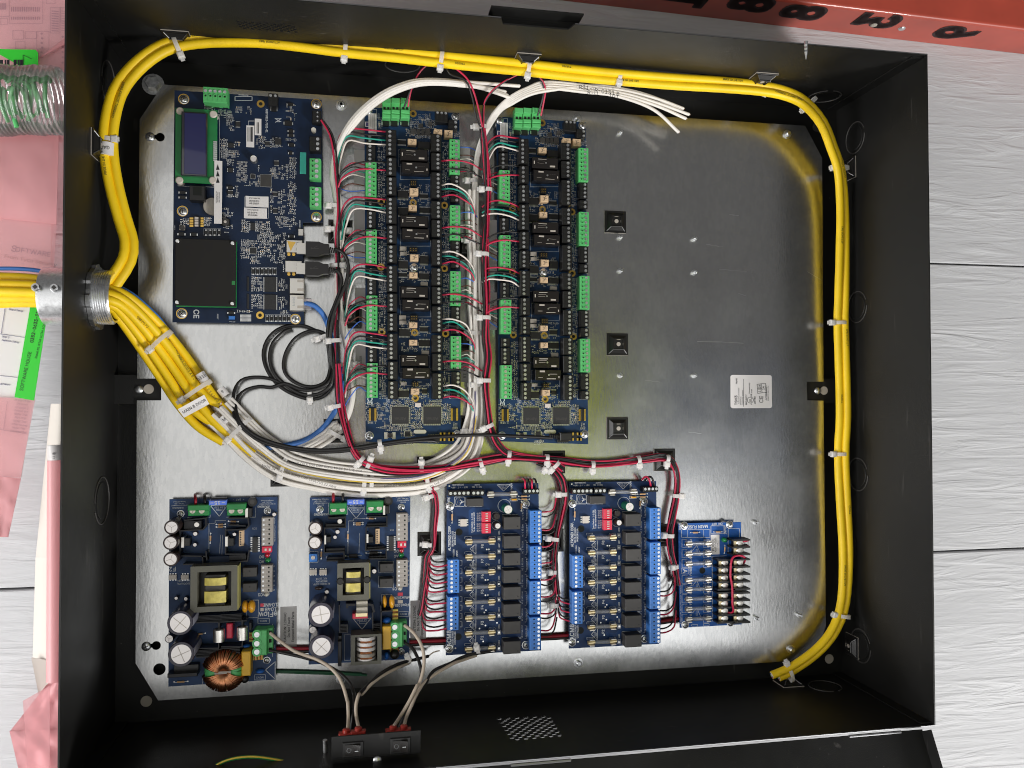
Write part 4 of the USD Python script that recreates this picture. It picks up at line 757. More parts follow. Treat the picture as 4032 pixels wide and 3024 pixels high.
for y in (1330, 1375):
    for k in range(10): c = B.p('A6', 930 + 14 * k, y); B.joint.box(c[0] - .0004, c[1] - .0018, B.h, c[0] + .0004, c[1] + .0018, B.h + .0006)
for vw, x, y in (('A5', 230, 220), ('A5', 1865, 280), ('A5', 215, 1600), ('A6', 1865, 108), ('A6', 205, 1298), ('A6', 1606, 1366)): B.screw(vw, x, y); c = B.p(vw, x, y); part(B.t, 'screw_pad', MB().prism(Point(c[:2]).buffer(.006, 6).difference(Point(c[:2]).buffer(.0051, 6)), B.h + .00004, B.h + .00015), 'gold')
B.ring('A6', 1170, 1318); B.ring('A5', 1178, 278)
B.tx('A5', 1254, 485, 26, 'ASSY 0312-7101-01', -90, True, .8); B.tx('A6', 385, 1300, 66, 'CE', -90, True); B.tx('A6', 648, 1335, 17, 'RESET', -90); B.tx('A6', 1494, 965, 22, 'ETH2', -90, True, .7); B.tx('A6', 1494, 1165, 22, 'ETH1', -90, True, .7); B.tx('A6', 1660, 195, 18, 'USB DBG', -90); B.tx('A5', 965, 172, 16, 'Bus Backup', 180); B.tx('A6', 828, 1398, 12, 'SPI Flash', 180); B.tx('A6', 118, 240, 14, 'START', 90)
B.rect('A5', 862, 188, 1072, 240, .0005); B.ln('A5', [(640, 410), (668, 410), (668, 1250)], .0004); B.rect('A5', 982, 1422, 1272, 1690, .0003); B.ln('A5', [(160, 1262), (160, 1290), (600, 1305)], .0004); B.ln('A5', [(1025, 540), (1025, 490), (1100, 490)], .0004)
for p0, p1 in (((1355, 460), (1430, 500)), ((1430, 460), (1360, 505)), ((1360, 460), (1425, 460)), ((1370, 500), (1415, 500))): B.ln('A5', [p0, p1], .0005)
for x0, y0, x1, y1, n in ((485, 290, 625, 350, 8), (650, 360, 850, 460, 22), (750, 470, 835, 610, 12), (870, 310, 950, 395, 8), (960, 305, 1070, 405, 6), (680, 710, 770, 950, 34), (860, 740, 930, 800, 10), (740, 850, 910, 940, 18), (885, 985, 1010, 1240, 40), (760, 960, 850, 1040, 8), (1120, 680, 1230, 830, 16), (1290, 690, 1345, 820, 8), (1350, 790, 1445, 820, 6), (1290, 1060, 1420, 1200, 20), (1140, 1040, 1165, 1300, 6), (980, 1230, 1160, 1300, 12), (1430, 1020, 1520, 1210, 14), (1530, 935, 1610, 1200, 30), (1510, 1240, 1610, 1640, 46), (1290, 1330, 1330, 1620, 10), (1390, 1340, 1480, 1650, 22), (865, 1285, 905, 1440, 10), (760, 1400, 900, 1440, 8), (1490, 260, 1610, 480, 16), (1480, 700, 1610, 740, 8), (705, 1560, 790, 1690, 10)): B.smd('A5', x0, y0, x1, y1, n, 1)
for x0, y0, x1, y1, n in ((940, 150, 1040, 300, 24), (1115, 160, 1300, 290, 30), (1140, 300, 1290, 460, 30), (1290, 300, 1480, 680, 62), (930, 390, 1140, 470, 22), (930, 480, 1045, 620, 22), (1140, 470, 1290, 600, 22), (1040, 590, 1160, 690, 14), (1360, 100, 1620, 250, 34), (470, 110, 560, 220, 14), (185, 130, 300, 200, 14), (720, 40, 840, 250, 16), (1060, 845, 1195, 1020, 30), (1060, 1060, 1195, 1240, 30), (1400, 870, 1470, 1020, 14), (1400, 1090, 1470, 1245, 14), (880, 1250, 1075, 1290, 14), (1440, 700, 1480, 780, 4), (1415, 1255, 1500, 1300, 5), (725, 275, 790, 320, 5)): B.smd('A6', x0, y0, x1, y1, n, 2)
B.fin(); CTRL = B

# ---------------------------------------------------------------- reader boards
B = Board('reader_board', 'tall blue reader board with green and black terminals, left one of the pair', [('B1', 515, 600), ('B1', 1752, 682), ('B3', 1478, 1578), ('B3', 445, 1545)], 'pcb_reader', group=None)
dx = lambda y: (y - 640) * .0065
def vterm(x0, x1, y0, y1, n, hc, m, sf, hf, **k): e = dx((y0 + y1) / 2); return B.terminal('N', x0 + e, y0, x1 + e, y1, hc, m, n, 'y', sf, hf, .34, **k)
LG = [638, 902, 1164, 1429.5]; RG = [549, 808.5, 1067.7, 1323]; LI = [511, 778, 1046.6, 1314]; RI = [528, 792, 1055.6, 1319]
for y in LG:
    vterm(1439, 1482, y, y + 137, 8, .016, 'green_plastic', .38, .76, raised=True); vterm(1443, 1479, y - 70, y - 3, 4, .011, 'black_plastic', .38, .78); vterm(1443, 1479, y - 109, y - 75, 2, .011, 'black_plastic', .38, .78)
for y in RG:
    vterm(1771, 1811, y, y + 135, 8, .016, 'green_plastic', .65, .26, raised=True); vterm(1774, 1809, y + 141, y + 206, 4, .011, 'black_plastic', .68, .28); vterm(1774, 1809, y + 212, y + 247, 2, .011, 'black_plastic', .68, .28)
for y in LI: vterm(1521, 1561, y, y + 102, 6, .0175, 'black_plastic', .36, .75); vterm(1523, 1561, y + 110, y + 180, 4, .0175, 'black_plastic', .36, .75); vterm(1523, 1561, y + 187, y + 257, 4, .0175, 'black_plastic', .36, .75)
for y in RI: vterm(1698, 1738, y, y + 68, 4, .0175, 'black_plastic', .66, .26); vterm(1698, 1738, y + 74, y + 141, 4, .0175, 'black_plastic', .66, .26); vterm(1698, 1738, y + 151, y + 252, 6, .0175, 'black_plastic', .66, .26)
for k, y in enumerate((587, 849, 1128, 1397)):
    for j in range(2):
        x0, x1, y0, y1 = (1576, 1684, y, y + 44) if j == 0 else (1582, 1690, y + 49 + 2, y + 94); x0 += dx(y) * .6; x1 += dx(y) * .6
        q = B.box('relay', 'N', x0, y0, x1, y1, .0165, 'relay_plastic', .0006); b = MB(); zz = B.h + .0166; ri = 180 if j == 0 else 0
        c = P((x0 + x1) / 2 + 3, (y0 + y1) / 2, zz); part(q, 'vent_dot', MB().cyl(c, .0011, zz, zz + .0003, 8), 'tin')
        for (fx0, fy0, fx1, fy1) in (((.22, .12, .55, .2), (.06, .3, .1, .6), (.68, .75, .88, .92), (.2, .3, .5, .34), (.2, .5, .46, .54)) if j == 0 else ((.45, .82, .8, .9), (.18, .08, .38, .24), (.9, .6, .94, .8), (.55, .4, .85, .44), (.12, .7, .3, .74))):
            a0, a1 = P(x0 + (x1 - x0) * fx0, y0 + (y1 - y0) * fy0, zz), P(x0 + (x1 - x0) * fx1, y0 + (y1 - y0) * fy1, zz); b.box(a0[0], a0[1], zz, a1[0], a1[1], zz + .0001)
        part(q, 'print', b, 'tan_grey', kind='stuff')
        B.rect('N', x0 - 6, y0 + 2, x1 + 4, y1 + 26, .0003)
for vw, x0, y0, x1, y1 in (('B1', 1082, 1016, 1194, 1094), ('B1', 1425, 892, 1530, 958), ('B1', 1560, 902, 1668, 1000), ('B2', 1106, 134, 1218, 224), ('B2', 1092, 356, 1200, 434), ('B2', 1112, 1000, 1220, 1086), ('B2', 1100, 1236, 1208, 1310), ('B3', 916, 246, 1004, 304), ('B3', 916, 436, 1004, 496), ('B3', 936, 966, 1025, 1032)):
    q = B.box('tan_relay', vw, x0, y0, x1, y1, .0095, 'tan', .0004); b = MB(); w, h_ = x1 - x0, y1 - y0
    for a0 in ((.3, .25, .5, .32), (.45, .3, .52, .75), (.55, .45, .8, .52), (.6, .15, .68, .3), (.3, .7, .42, .78)):
        p0, p1 = P(x0 + w * a0[0], y0 + h_ * a0[1], B.h + .0095, vw), P(x0 + w * a0[2], y0 + h_ * a0[3], B.h + .0095, vw); b.box(p0[0], p0[1], B.h + .0095, p1[0], p1[1], B.h + .0096)
    part(q, 'print', b, 'dark_grey', kind='stuff')
for vw, x, y in (('B1', 1150, 688), ('B2', 735, 313), ('B2', 1150, 325), ('B2', 1560, 360), ('B2', 730, 1165), ('B2', 1560, 1185), ('B3', 618, 350), ('B3', 975, 358), ('B3', 1312, 370), ('B3', 982, 1072)): B.ring(vw, x, y)
for vw, x, y in (('B1', 563, 648), ('B1', 1708, 720), ('B2', 1163, 1170), ('B3', 482, 1482), ('B3', 1440, 1466)): B.screw(vw, x, y)
for x0, x1 in ((748, 858), (866, 976), (990, 1108)):   # pluggable green connectors at the top edge
    r = B.r('B1', x0, 485, x1, 740, .014); z = B.h + .014; b = MB().box(r[0], r[1], B.h, r[2], r[3], z - .003, .0005); v0, v1 = r[1], r[3]
    b.box(r[0], v0, z - .003, r[2], v0 + (v1 - v0) * .28, z + .001, .0004); b.box(r[0], v0 + (v1 - v0) * .58, z - .003, r[2], v1 - (v1 - v0) * .22, z, .0008); b.box(r[0], v1 - (v1 - v0) * .2, z - .003, r[2], v1, z - .001, .0006)
    t = part(B.t, 'plug_terminal', b, 'green_plastic')
    for k in range(2): u = r[0] + (r[2] - r[0]) * (.28 + .44 * k); part(t, 'wire_hole', MB().box(u - .0013, v0 + (v1 - v0) * .42, z - .003, u + .0013, v0 + (v1 - v0) * .54, z - .0027), 'shadow_hole')
for x in (795, 905, 1040): B.chip('B1', x - 42, 775, x + 42, 852, 'y', 1, .0024, 'black_plastic', .0016); B.box('tab', 'B1', x - 25, 742, x + 28, 776, .0018, 'black_plastic', .0002)
B.terminal('B1', 1442, 658, 1604, 800, .011, 'black_plastic', 3, 'x', .16, .6, .3); B.terminal('B1', 1612, 772, 1730, 892, .011, 'black_plastic', 2, 'y', .8, .3, .3)
q = B.box('white_label', 'B1', 566, 684, 674, 944, .0006, 'paper_white', 0); b = MB()
for x, y0, y1, w in ((642, 700, 905, .0018), (618, 705, 880, .0008), (600, 700, 860, .0006), (588, 700, 850, .0006)): b.line([B.p('B1', x, y0), B.p('B1', x, y1)], w, B.h + .0006)
part(q, 'print', b, 'label_grey', kind='stuff'); q = B.box('white_label', 'B1', 524, 795, 590, 862, .0003, 'paper_white', 0); c = B.r('B1', 535, 805, 585, 855); part(q, 'print', MB().box(c[0], c[1], B.h + .0003, c[2], c[3], B.h + .0004), 'ink_blue')
for x0, y0, x1, y1, a in ((728, 1168, 912, 1352, 0), (1072, 1165, 1262, 1352, 0)):
    q = B.chip('B3', x0, y0, x1, y1, 'q', 26, .0022, 'chip', .0018); b = MB()
    tx(b, 'B3', (x0 + x1) / 2, y1 - 55, 34, 'Atmel', 180, B.h + .0022, True); part(q, 'print', b, 'dark_grey', kind='stuff')
for x0, x1 in ((488, 548), (1380, 1438)):
    q = B.box('pin_connector', 'B3', x0 + 12, 1182, x1 - 12, 1320, .004, 'black_plastic', .0002); b = MB()
    for k in range(10):
        for x in (x0 + 5, x1 - 5): c = B.p('B3', x, 1192 + 13 * k, .002); b.box(c[0] - .0016, c[1] - .0008, B.h, c[0] + .0016, c[1] + .0008, B.h + .0024)
    part(q, 'pins', b, 'gold', kind='stuff')
c0_, c1_ = B.p('B3', 985, 1437, .003), B.p('B3', 1082, 1437, .003); part(B.t, 'crystal', MB().prism(LineString([c0_[:2], c1_[:2]]).buffer(.0022, 6), B.h, B.h + .0035), 'nickel')
q = B.box('button', 'B3', 675, 1456, 738, 1504, .004, 'tan_grey'); c = B.p('B3', 706, 1480, .006); part(q, 'button_cap', MB().cyl(c, .0026, B.h + .004, B.h + .006, 12), 'dark_grey')
for x in (662, 748): c = B.p('B3', x, 1480); B.joint.box(c[0] - .002, c[1] - .004, B.h, c[0] + .002, c[1] + .004, B.h + .0008)
B.chip('B3', 1118, 1468, 1248, 1558, 'x', 5, .004, 'black_plastic', .0003); q = B.box('switch_bank', 'B3', 1285, 1445, 1348, 1530, .003, 'black_plastic')
for k in range(2):
    for j in range(4): c = B.p('B3', 1270 + 92 * (j % 2) + 18 * (j // 2), 1462 + 62 * k, .003); part(q, 'contact', MB().box(c[0] - .0022, c[1] - .0016, B.h, c[0] + .0022, c[1] + .0016, B.h + .0033), 'gold')
B.box('white_part', 'B3', 980, 1122, 1045, 1168, .002, 'white_part'); B.chip('B3', 870, 1432, 930, 1490, 'q', 5, .001)
for vw, x0, y0, x1, y1 in (('B1', 1212, 1056, 1368, 1145), ('B2', 950, 168, 1088, 260), ('B2', 1236, 216, 1344, 262), ('B2', 956, 390, 1084, 482), ('B2', 1236, 390, 1368, 455), ('B2', 1240, 1022, 1354, 1118), ('B2', 960, 1088, 1088, 1180), ('B2', 1230, 1248, 1364, 1322), ('B2', 962, 1245, 1070, 1290), ('B3', 806, 320, 924, 394), ('B3', 1030, 300, 1120, 345), ('B3', 1020, 440, 1142, 505), ('B3', 800, 990, 915, 1060), ('B3', 1055, 975, 1110, 1022), ('B1', 948, 1035, 1060, 1085)):
    B.chip(vw, x0, y0, x1, y1, 'x', 8, .006 if (y1 - y0) > 70 else .0022, 'black_plastic', .0016)
for vw, x0, y0, x1, y1 in (('B2', 1096, 905, 1210, 970), ('B2', 1112, 30, 1195, 110), ('B3', 928, 165, 1010, 228), ('B3', 945, 895, 1020, 945)):
    q = B.box('pin_header', vw, x0, y0, x1, y1, .007, 'black_plastic'); b = MB()
    for k in range(3):
        for j in range(2): c = P(x0 + (x1 - x0) * (.2 + .3 * k), y0 + (y1 - y0) * (.3 + .4 * j), B.h + .0085, vw); b.box(c[0] - .0004, c[1] - .0004, B.h + .007, c[0] + .0004, c[1] + .0004, B.h + .0095)
    part(q, 'pins', b, 'gold', kind='stuff')
for vw, x0, y0, x1, y1 in (('B2', 975, 896, 1064, 950), ('B2', 978, 966, 1070, 1012), ('B3', 805, 170, 882, 214), ('B3', 806, 226, 882, 266), ('B3', 1052, 556, 1134, 594), ('B3', 822, 896, 890, 932), ('B2', 1250, 1362, 1345, 1410)): B.box('capacitor', vw, x0, y0, x1, y1, .003, 'tan_grey', .0003)
for x0, y0, x1, y1 in ((1115, 885, 1190, 950), (1310, 885, 1375, 965), (1198, 890, 1246, 960), (1258, 890, 1300, 960), (1225, 825, 1280, 870), (1350, 790, 1400, 845)): B.chip('B1', x0, y0, x1, y1, 'x', 2, .003, 'dark_grey', .0006)
for k, y in enumerate(LG): B.smd('N', 1487 + dx(y), y - 95, 1516 + dx(y), y + 140, 74, 3 + k, pitch=.0022); B.tx('N', 1501 + dx(y), y + 20, 12, str(k + 1), -90, True)
for k, y in enumerate(RG): B.smd('N', 1741 + dx(y), y + 10, 1768 + dx(y), y + 240, 70, 13 + k, pitch=.0022); B.tx('N', 1754 + dx(y), y + 232, 12, str(8 - k), -90, True)
for y in (600, 725, 775, 990, 1040, 1080, 1255, 1290, 1350, 1500, 1540): B.smd('N', 1572, y, 1690, y + 34, 26, int(y), pitch=.0023)
for x0, y0, x1, y1, n in ((440, 1120, 720, 1350, 70), (1275, 1130, 1370, 1360, 40), (930, 1160, 1060, 1400, 46), (640, 1360, 1060, 1430, 44), (720, 1090, 970, 1150, 26), (820, 1440, 960, 1490, 16), (1060, 1090, 1270, 1150, 24), (850, 1530, 960, 1580, 10), (560, 1380, 640, 1400, 6), (1390, 1340, 1440, 1410, 8)): B.smd('B3', x0, y0, x1, y1, n, 4)
for x0, y0, x1, y1, n in ((690, 740, 760, 890, 10), (1110, 760, 1450, 890, 50), (1050, 890, 1380, 1010, 40), (1220, 690, 1380, 770, 14), (1680, 930, 1750, 1000, 10)): B.smd('B1', x0, y0, x1, y1, n, 5)
B.tx('B3', 488, 1098, 52, 'CE', -90, True); B.tx('B1', 700, 720, 26, 'RS0', 90); B.ln('B1', [(600, 632), (672, 632), (672, 970)], .0004); B.tx('B3', 695, 1095, 20, 'SEC', -90); B.tx('B3', 674, 1098, 20, 'OUT4', -90); B.tx('B3', 1285, 1255, 26, 'P2a', 90)
B.ln('B3', [(1355, 985), (1355, 1078), (1475, 1078)], .0004)
B.fin(); R1 = B
dR = (P(1959, 458, .012) + P(2310, 478, .012) + P(1959, 1746, .012) + P(2312, 1746, .012)) / 4 - B.c; dR[2] = 0
copy_of(R1.t, 'reader_board', dR, 'tall blue reader board with green and black terminals, right one of the pair', 'circuit board')
# ---------------------------------------------------------------- power supply boards
def plate_path(B, name, vw, pts, hz, th=.0014, m='heatsink', h0=0.0):
    """upright bent sheet following a path of picture points at its top edge"""
    q = [B.p(vw, x, y, hz)[:2] for x, y in pts]; poly = LineString(q).buffer(th / 2, cap_style=2, join_style=2); return part(B.t, name, MB().prism(poly, B.h + h0, B.h + hz), m)
def fins(B, vw, x0, y0, x1, y1, hz, n=6):
    r = B.r(vw, x0, y0, x1, y1, hz); b = MB().box(r[0], r[1], B.h, r[2], r[3], B.h + hz * .55)
    for k in range(n):
        v = r[1] + (r[3] - r[1]) * k / (n - 1); b.box(r[0], v - .0004, B.h + hz * .55, r[2], v + .0004, B.h + hz)
    b.box(r[0] - .0006, r[1] - .0006, B.h, r[0], r[3] + .0006, B.h + hz + .0003); part(B.t, 'heatsink', b, 'heatsink')
def disc(B, vw, x, y, rx, ry, hz, m, name='disc_capacitor', th=.0035):
    c = B.p(vw, x, y, hz); k = scale_at(vw, x, y, B.h + hz); b = MB(); n = 20
    prof = [(1e-9, -1), (.6, -.85), (.9, -.45), (1, 0), (.9, .45), (.6, .85), (1e-9, 1)]
    b.lathe((0, 0, 0), prof, n); v = b.v[0]; v = np.stack([c[0] + v[:, 2] * rx * k, c[1] + v[:, 1] * ry * k, B.h + hz - ry * k + v[:, 0] * ry * k], -1) if rx < ry else np.stack([c[0] + v[:, 0] * rx * k, c[1] + v[:, 2] * ry * k, B.h + hz - rx * k + v[:, 1] * rx * k], -1)
    b.v = [v]; return part(B.t, name, b, m, smooth=True)
def led(B, vw, x, y, rp, m):
    c = B.p(vw, x, y, .006); r = rp * scale_at(vw, x, y, B.h); b = MB(); b.lathe((c[0], c[1], 0), [(r * 1.1, B.h), (r * 1.1, B.h + .001), (r, B.h + .001), (r, B.h + .004), (r * .85, B.h + .0055), (r * .5, B.h + .0064), (.0001, B.h + .0067)], 16); part(B.t, 'indicator_light', b, m, smooth=40)
def two_pole(B, vw, x0, y0, x1, y1, sx, sy):
    r = B.r(vw, x0, y0, x1, y1, .012); z = B.h + .012; L = r[3] - r[1]; b = MB().box(r[0], r[1], B.h, r[2], r[1] + L * .5, z + .003, .0008); b.box(r[0], r[1] + L * .5, B.h, r[2], r[3], z, .0006)
    t = part(B.t, 'terminal_block', b, 'dark_green')
    for x in sx: c = B.p(vw, x, sy, .0125); B.slot_screw(t, c, .0030, z + .0004, 'white_part')
def three_pole(B, vw, x0, y0, x1, y1, ys, xs):
    r = B.r(vw, x0, y0, x1, y1, .018); z = B.h + .018; w = r[2] - r[0]; b = MB().box(r[0] + w * .08, r[1], B.h, r[0] + w * .70, r[3], z, .001); b.box(r[0] + w * .7, r[1], B.h, r[2], r[3], z - .006, .0008)
    for y in ys: c = B.p(vw, xs, y, .019); b.lathe((c[0], c[1], 0), [(.0052, B.h), (.0052, z + .0008), (.0034, z + .0008), (.0034, z - .001)], 18)
    t = part(B.t, 'terminal_block', b, 'green_plastic', smooth=30)
    for y in ys: c = B.p(vw, xs, y, .018); B.slot_screw(t, c, .0030, z + .0002, 'steel')
    for k in range(3): v = r[1] + (r[3] - r[1]) * (k + .5) / 3; part(t, 'wire_hole', MB().box(r[0] + w * .78, v - .002, z - .006, r[0] + w * .93, v + .002, z - .0058), 'shadow_hole')
def dip_chip(B, vw, x0, y0, x1, y1, n):
    q = B.chip(vw, x0, y0, x1, y1, 'y', n, .004, 'chip', .0022)
def triangle(B, vw, xa, ya, xb, yb, xc, yc, w=.0005): B.ln(vw, [(xa, ya), (xb, yb), (xc, yc), (xa, ya)], w)
def relay_box(B, vw, x0, y0, x1, y1, hz=.014, m='dark_grey', dot=(.5, .4)):
    q = B.box('relay', vw, x0, y0, x1, y1, hz, m, .0005); c = P(x0 + (x1 - x0) * dot[0], y0 + (y1 - y0) * dot[1], B.h + hz, vw); part(q, 'vent_dot', MB().cyl(c, .0009, B.h + hz, B.h + hz + .0002, 8), 'black_plastic'); return q
def opto(B, vw, x0, y0, x1, y1): B.chip(vw, x0, y0, x1, y1, 'x', 3, .0035, 'white_part', .0012)
def spade_fuse(B, vw, x0, y0, x1, y1, txt, ang):
    r = B.r(vw, x0, y0, x1, y1, .016); q = part(B.t, 'blade_fuse', MB().box(r[0], r[1], B.h + .004, r[2], r[3], B.h + .016, .0006), 'fuse_blue'); part(q, 'fuse_holder', MB().box(r[0] + .001, r[1] - .002, B.h, r[2] - .001, r[3] - .003, B.h + .006), 'black_plastic')
    b = MB(); b.text(txt, ((r[0] + r[2]) / 2, (r[1] + r[3]) / 2), .0038, ang, B.h + .0161, True)
    for f in (.18, .82): u = r[0] + (r[2] - r[0]) * f; b.box(u - .0016, (r[1] + r[3]) / 2 - .0003, B.h + .0161, u + .0016, (r[1] + r[3]) / 2 + .0003, B.h + .0162)
    part(q, 'print', b, 'silk', kind='stuff')
def transformer(B, vw, o, wdw, tapes, core, hz=.03):
    """o: outer rect, wdw: window rect, tapes: rects of wound tape (top face)"""
    r, w = B.r(vw, *o, hz), B.r(vw, *wdw, hz); poly = Polygon([(r[0], r[1]), (r[2], r[1]), (r[2], r[3]), (r[0], r[3])]).buffer(-.001).buffer(.001, 3).difference(Polygon([(w[0], w[1]), (w[2], w[1]), (w[2], w[3]), (w[0], w[3])]))
    t = part(B.t, 'transformer', MB().prism(poly, B.h + hz * .35, B.h + hz), 'ferrite'); part(t, 'band', MB().box(r[2], r[1] + .001, B.h + hz * .35, r[2] + .0012, r[3] - .001, B.h + hz - .0006), 'ferrite_edge')
    part(t, 'bobbin', MB().box(w[0] - .001, w[1] - .001, B.h + .001, w[2] + .001, w[3] + .001, B.h + hz * .34), 'black_plastic')
    c = B.r(vw, *core, hz * .86); part(t, 'core_bar', MB().box(c[0], c[1], B.h + hz * .3, c[2], c[3], B.h + hz * .86, .0005), 'dark_grey')
    for tp in tapes:
        a = B.r(vw, *tp, hz * .98); b = MB(); uu = np.linspace(a[0], a[2], 9); n = 6
        pts = [(u, B.h + hz * .98 - .0035 + .0035 * math.sin(math.pi * (k + .8) / (9.6))) for k, u in enumerate(uu)]
        b.prism(Polygon([(a[0], B.h + hz * .35), *pts, (a[2], B.h + hz * .35)]), a[1], a[3], ((0, 0, 0), FU, FH, FV)); part(t, 'tape', b, 'yellow_tape', smooth=30)
    return t
def print_rows(B, vw, x, y, rows, hp, ang, dy, bold=False, sx=1.0):
    for k, s_ in enumerate(rows): B.tx(vw, x, y + dy * k, hp, s_, ang, bold, sx)

B = Board('power_supply_board', 'power supply board with tall capacitors, the left one at the bottom of the plate', [('C1', 122, 152), ('C1', 1535, 120), ('C2', 1682, 1275), ('C2', 120, 1378)], 'pcb_power', .010)
for x, y in ((150, 520), (136, 722), (140, 938)): B.cap('C1', x, y, 100, .028, 'cap_brown', 'cap_top')
two_pole(B, 'C1', 365, 222, 640, 368, (425, 545), 303); two_pole(B, 'C1', 872, 205, 1125, 365, (935, 1050), 303)
spade_fuse(B, 'C1', 636, 168, 868, 228, '15', 180)
B.cap('C1', 1205, 190, 62, .008, 'black_plastic', 'dark_grey', 'inductor', 0, .55)
B.box('transistor', 'C1', 1150, 270, 1200, 385, .012, 'black_plastic'); B.box('transistor_tab', 'C1', 1112, 268, 1150, 390, .013, 'nickel', .0002)
plate_path(B, 'heatsink', 'C1', [(310, 430), (600, 400), (600, 500), (560, 550), (262, 565), (262, 892), (600, 900)], .014); plate_path(B, 'heatsink', 'C1', [(300, 1005), (560, 1000), (552, 890)], .014); plate_path(B, 'heatsink', 'C1', [(600, 830), (612, 950)], .014)
plate_path(B, 'heatsink', 'C1', [(890, 400), (1150, 400), (1160, 500), (1120, 545), (855, 555), (855, 870), (1120, 870)], .014); plate_path(B, 'heatsink', 'C1', [(895, 975), (1140, 960), (1165, 815)], .014); plate_path(B, 'heatsink', 'C1', [(890, 490), (1120, 500)], .012)
B.box('heatsink_plate', 'C1', 310, 432, 545, 545, .010, 'heatsink'); B.box('heatsink_plate', 'C1', 640, 895, 910, 980, .010, 'pcb_dark'); B.box('heatsink_plate', 'C1', 900, 880, 1130, 950, .010, 'heatsink')
for x, y in ((480, 484),): c = B.p('C1', x, y, .0105); part(B.t, 'screw', MB().cyl(c, .003, B.h + .010, B.h + .0112, 12, .0004), 'nickel')
for x in (295, 868): B.box('transistor_tab', 'C1', x - 20, 650 if x < 500 else 640, x + 18, 785 if x < 500 else 770, .016, 'nickel', .0002); B.box('transistor', 'C1', x + 20, 660, x + 95, 765, .012, 'black_plastic')
for x, y, r in ((460, 605, 34), (455, 748, 30), (972, 612, 28), (210, 1447, 26), (335, 1455, 30), (1492, 352, 30)): B.cap('C1', x, y, r, .008, 'cap_brown', 'cap_top', 'capacitor', 2)
q = B.box('pin_connector', 'C1', 1030, 560, 1092, 765, .007, 'yellow_tape' if 0 else 'tan', .0004)
for k in range(6): c = B.p('C1', 1052, 590 + 30 * k, .0072); part(q, 'pin_hole', MB().cyl(c, .0009, B.h + .007, B.h + .0072, 6), 'dark_grey')
dip_chip(B, 'C1', 1205, 648, 1275, 848, 7)
for y0, y1 in ((392, 762), (1016, 1368)): B.terminal('C1', 1325 if y0 < 500 else 1318, y0, 1472 if y0 < 500 else 1466, y1, .012, 'grey_plastic', 6, 'y', .2, .70, .22, 'shadow_hole', 'steel', False)
q = B.box('switch_bank', 'C1', 1330, 768, 1460, 848, .006, 'red_plastic'); r = B.r('C1', 1368, 795, 1412, 826, .006)
for k in range(2): part(q, 'slider', MB().box(r[0] + k * .0045, r[1], B.h + .006, r[0] + .0022 + k * .0045, r[3], B.h + .0068), 'white_part')
led(B, 'C1', 1398, 885, 34, 'red_led'); led(B, 'C1', 1404, 952, 36, 'green_led'); led(B, 'C1', 1390, 1400, 30, 'clear_led')
relay_box(B, 'C1', 1080, 1045, 1262, 1165); relay_box(B, 'C1', 1080, 1250, 1262, 1365)
transformer(B, 'C1', (396, 1022, 1010, 1622), (486, 1098, 930, 1552), ((578, 1185, 858, 1282), (574, 1362, 858, 1510)), (590, 1140, 850, 1545))
for x in (160, 320): opto(B, 'C1', x - 48, 1142, x + 55, 1205)
disc(B, 'C1', 1100, 1572, 42, 86, .014, 'orange'); disc(B, 'C1', 1188, 1572, 50, 88, .015, 'orange'); disc(B, 'C2', 1245, 800, 62, 26, .010, 'blue_disc'); disc(B, 'C2', 1448, 1170, 66, 30, .008, 'blue_disc')
B.cap('C2', 290, 455, 192, .045, 'cap_sleeve', 'cap_top', 'large_capacitor', 4, .77, 0.0); B.cap('C2', 306, 910, 196, .045, 'cap_sleeve', 'cap_top', 'large_capacitor', 4, .76, -.1); B.cap('C2', 132, 685, 64, .020, 'cap_sleeve', 'cap_top', 'capacitor', 3, .85)
for q in ((525, 350, 880, 445), (890, 330, 1185, 430), (530, 845, 880, 940), (890, 820, 1160, 930)): fins(B, 'C2', *q, .016)
plate_path(B, 'heatsink', 'C2', [(520, 445), (880, 440), (1260, 420)], .018, .0012); plate_path(B, 'heatsink', 'C2', [(520, 950), (1150, 935)], .018, .0012); plate_path(B, 'heatsink', 'C2', [(520, 825), (850, 820), (850, 720)], .017, .0012); plate_path(B, 'heatsink', 'C2', [(885, 800), (1190, 800), (1200, 700)], .017, .0012)
for x0, x1, y0, y1 in ((765, 945, 535, 720), (1110, 1280, 500, 690)):
    a, c = B.p('C2', (x0 + x1) / 2, y0, .020), B.p('C2', (x0 + x1) / 2, y1, .020); rr_ = (x1 - x0) / 2 * scale_at('C2', x0, y0, .03); part(B.t, 'spring_clip', MB().rod(a, c, rr_ * .95, 18, [(rr_ * .8, 0), (rr_ * .95, .001), (rr_ * .95, c[1] - a[1])]), 'nickel', smooth=40); plate_path(B, 'clip_stem', 'C2', [((x0 + x1) / 2, y0 - 90), ((x0 + x1) / 2, y0)], .019, .002, 'heatsink')
B.box('red_capacitor', 'C2', 962, 462, 1052, 680, .016, 'red_plastic', .001); B.box('clip_plate', 'C2', 1290, 450, 1330, 560, .012, 'black_plastic')
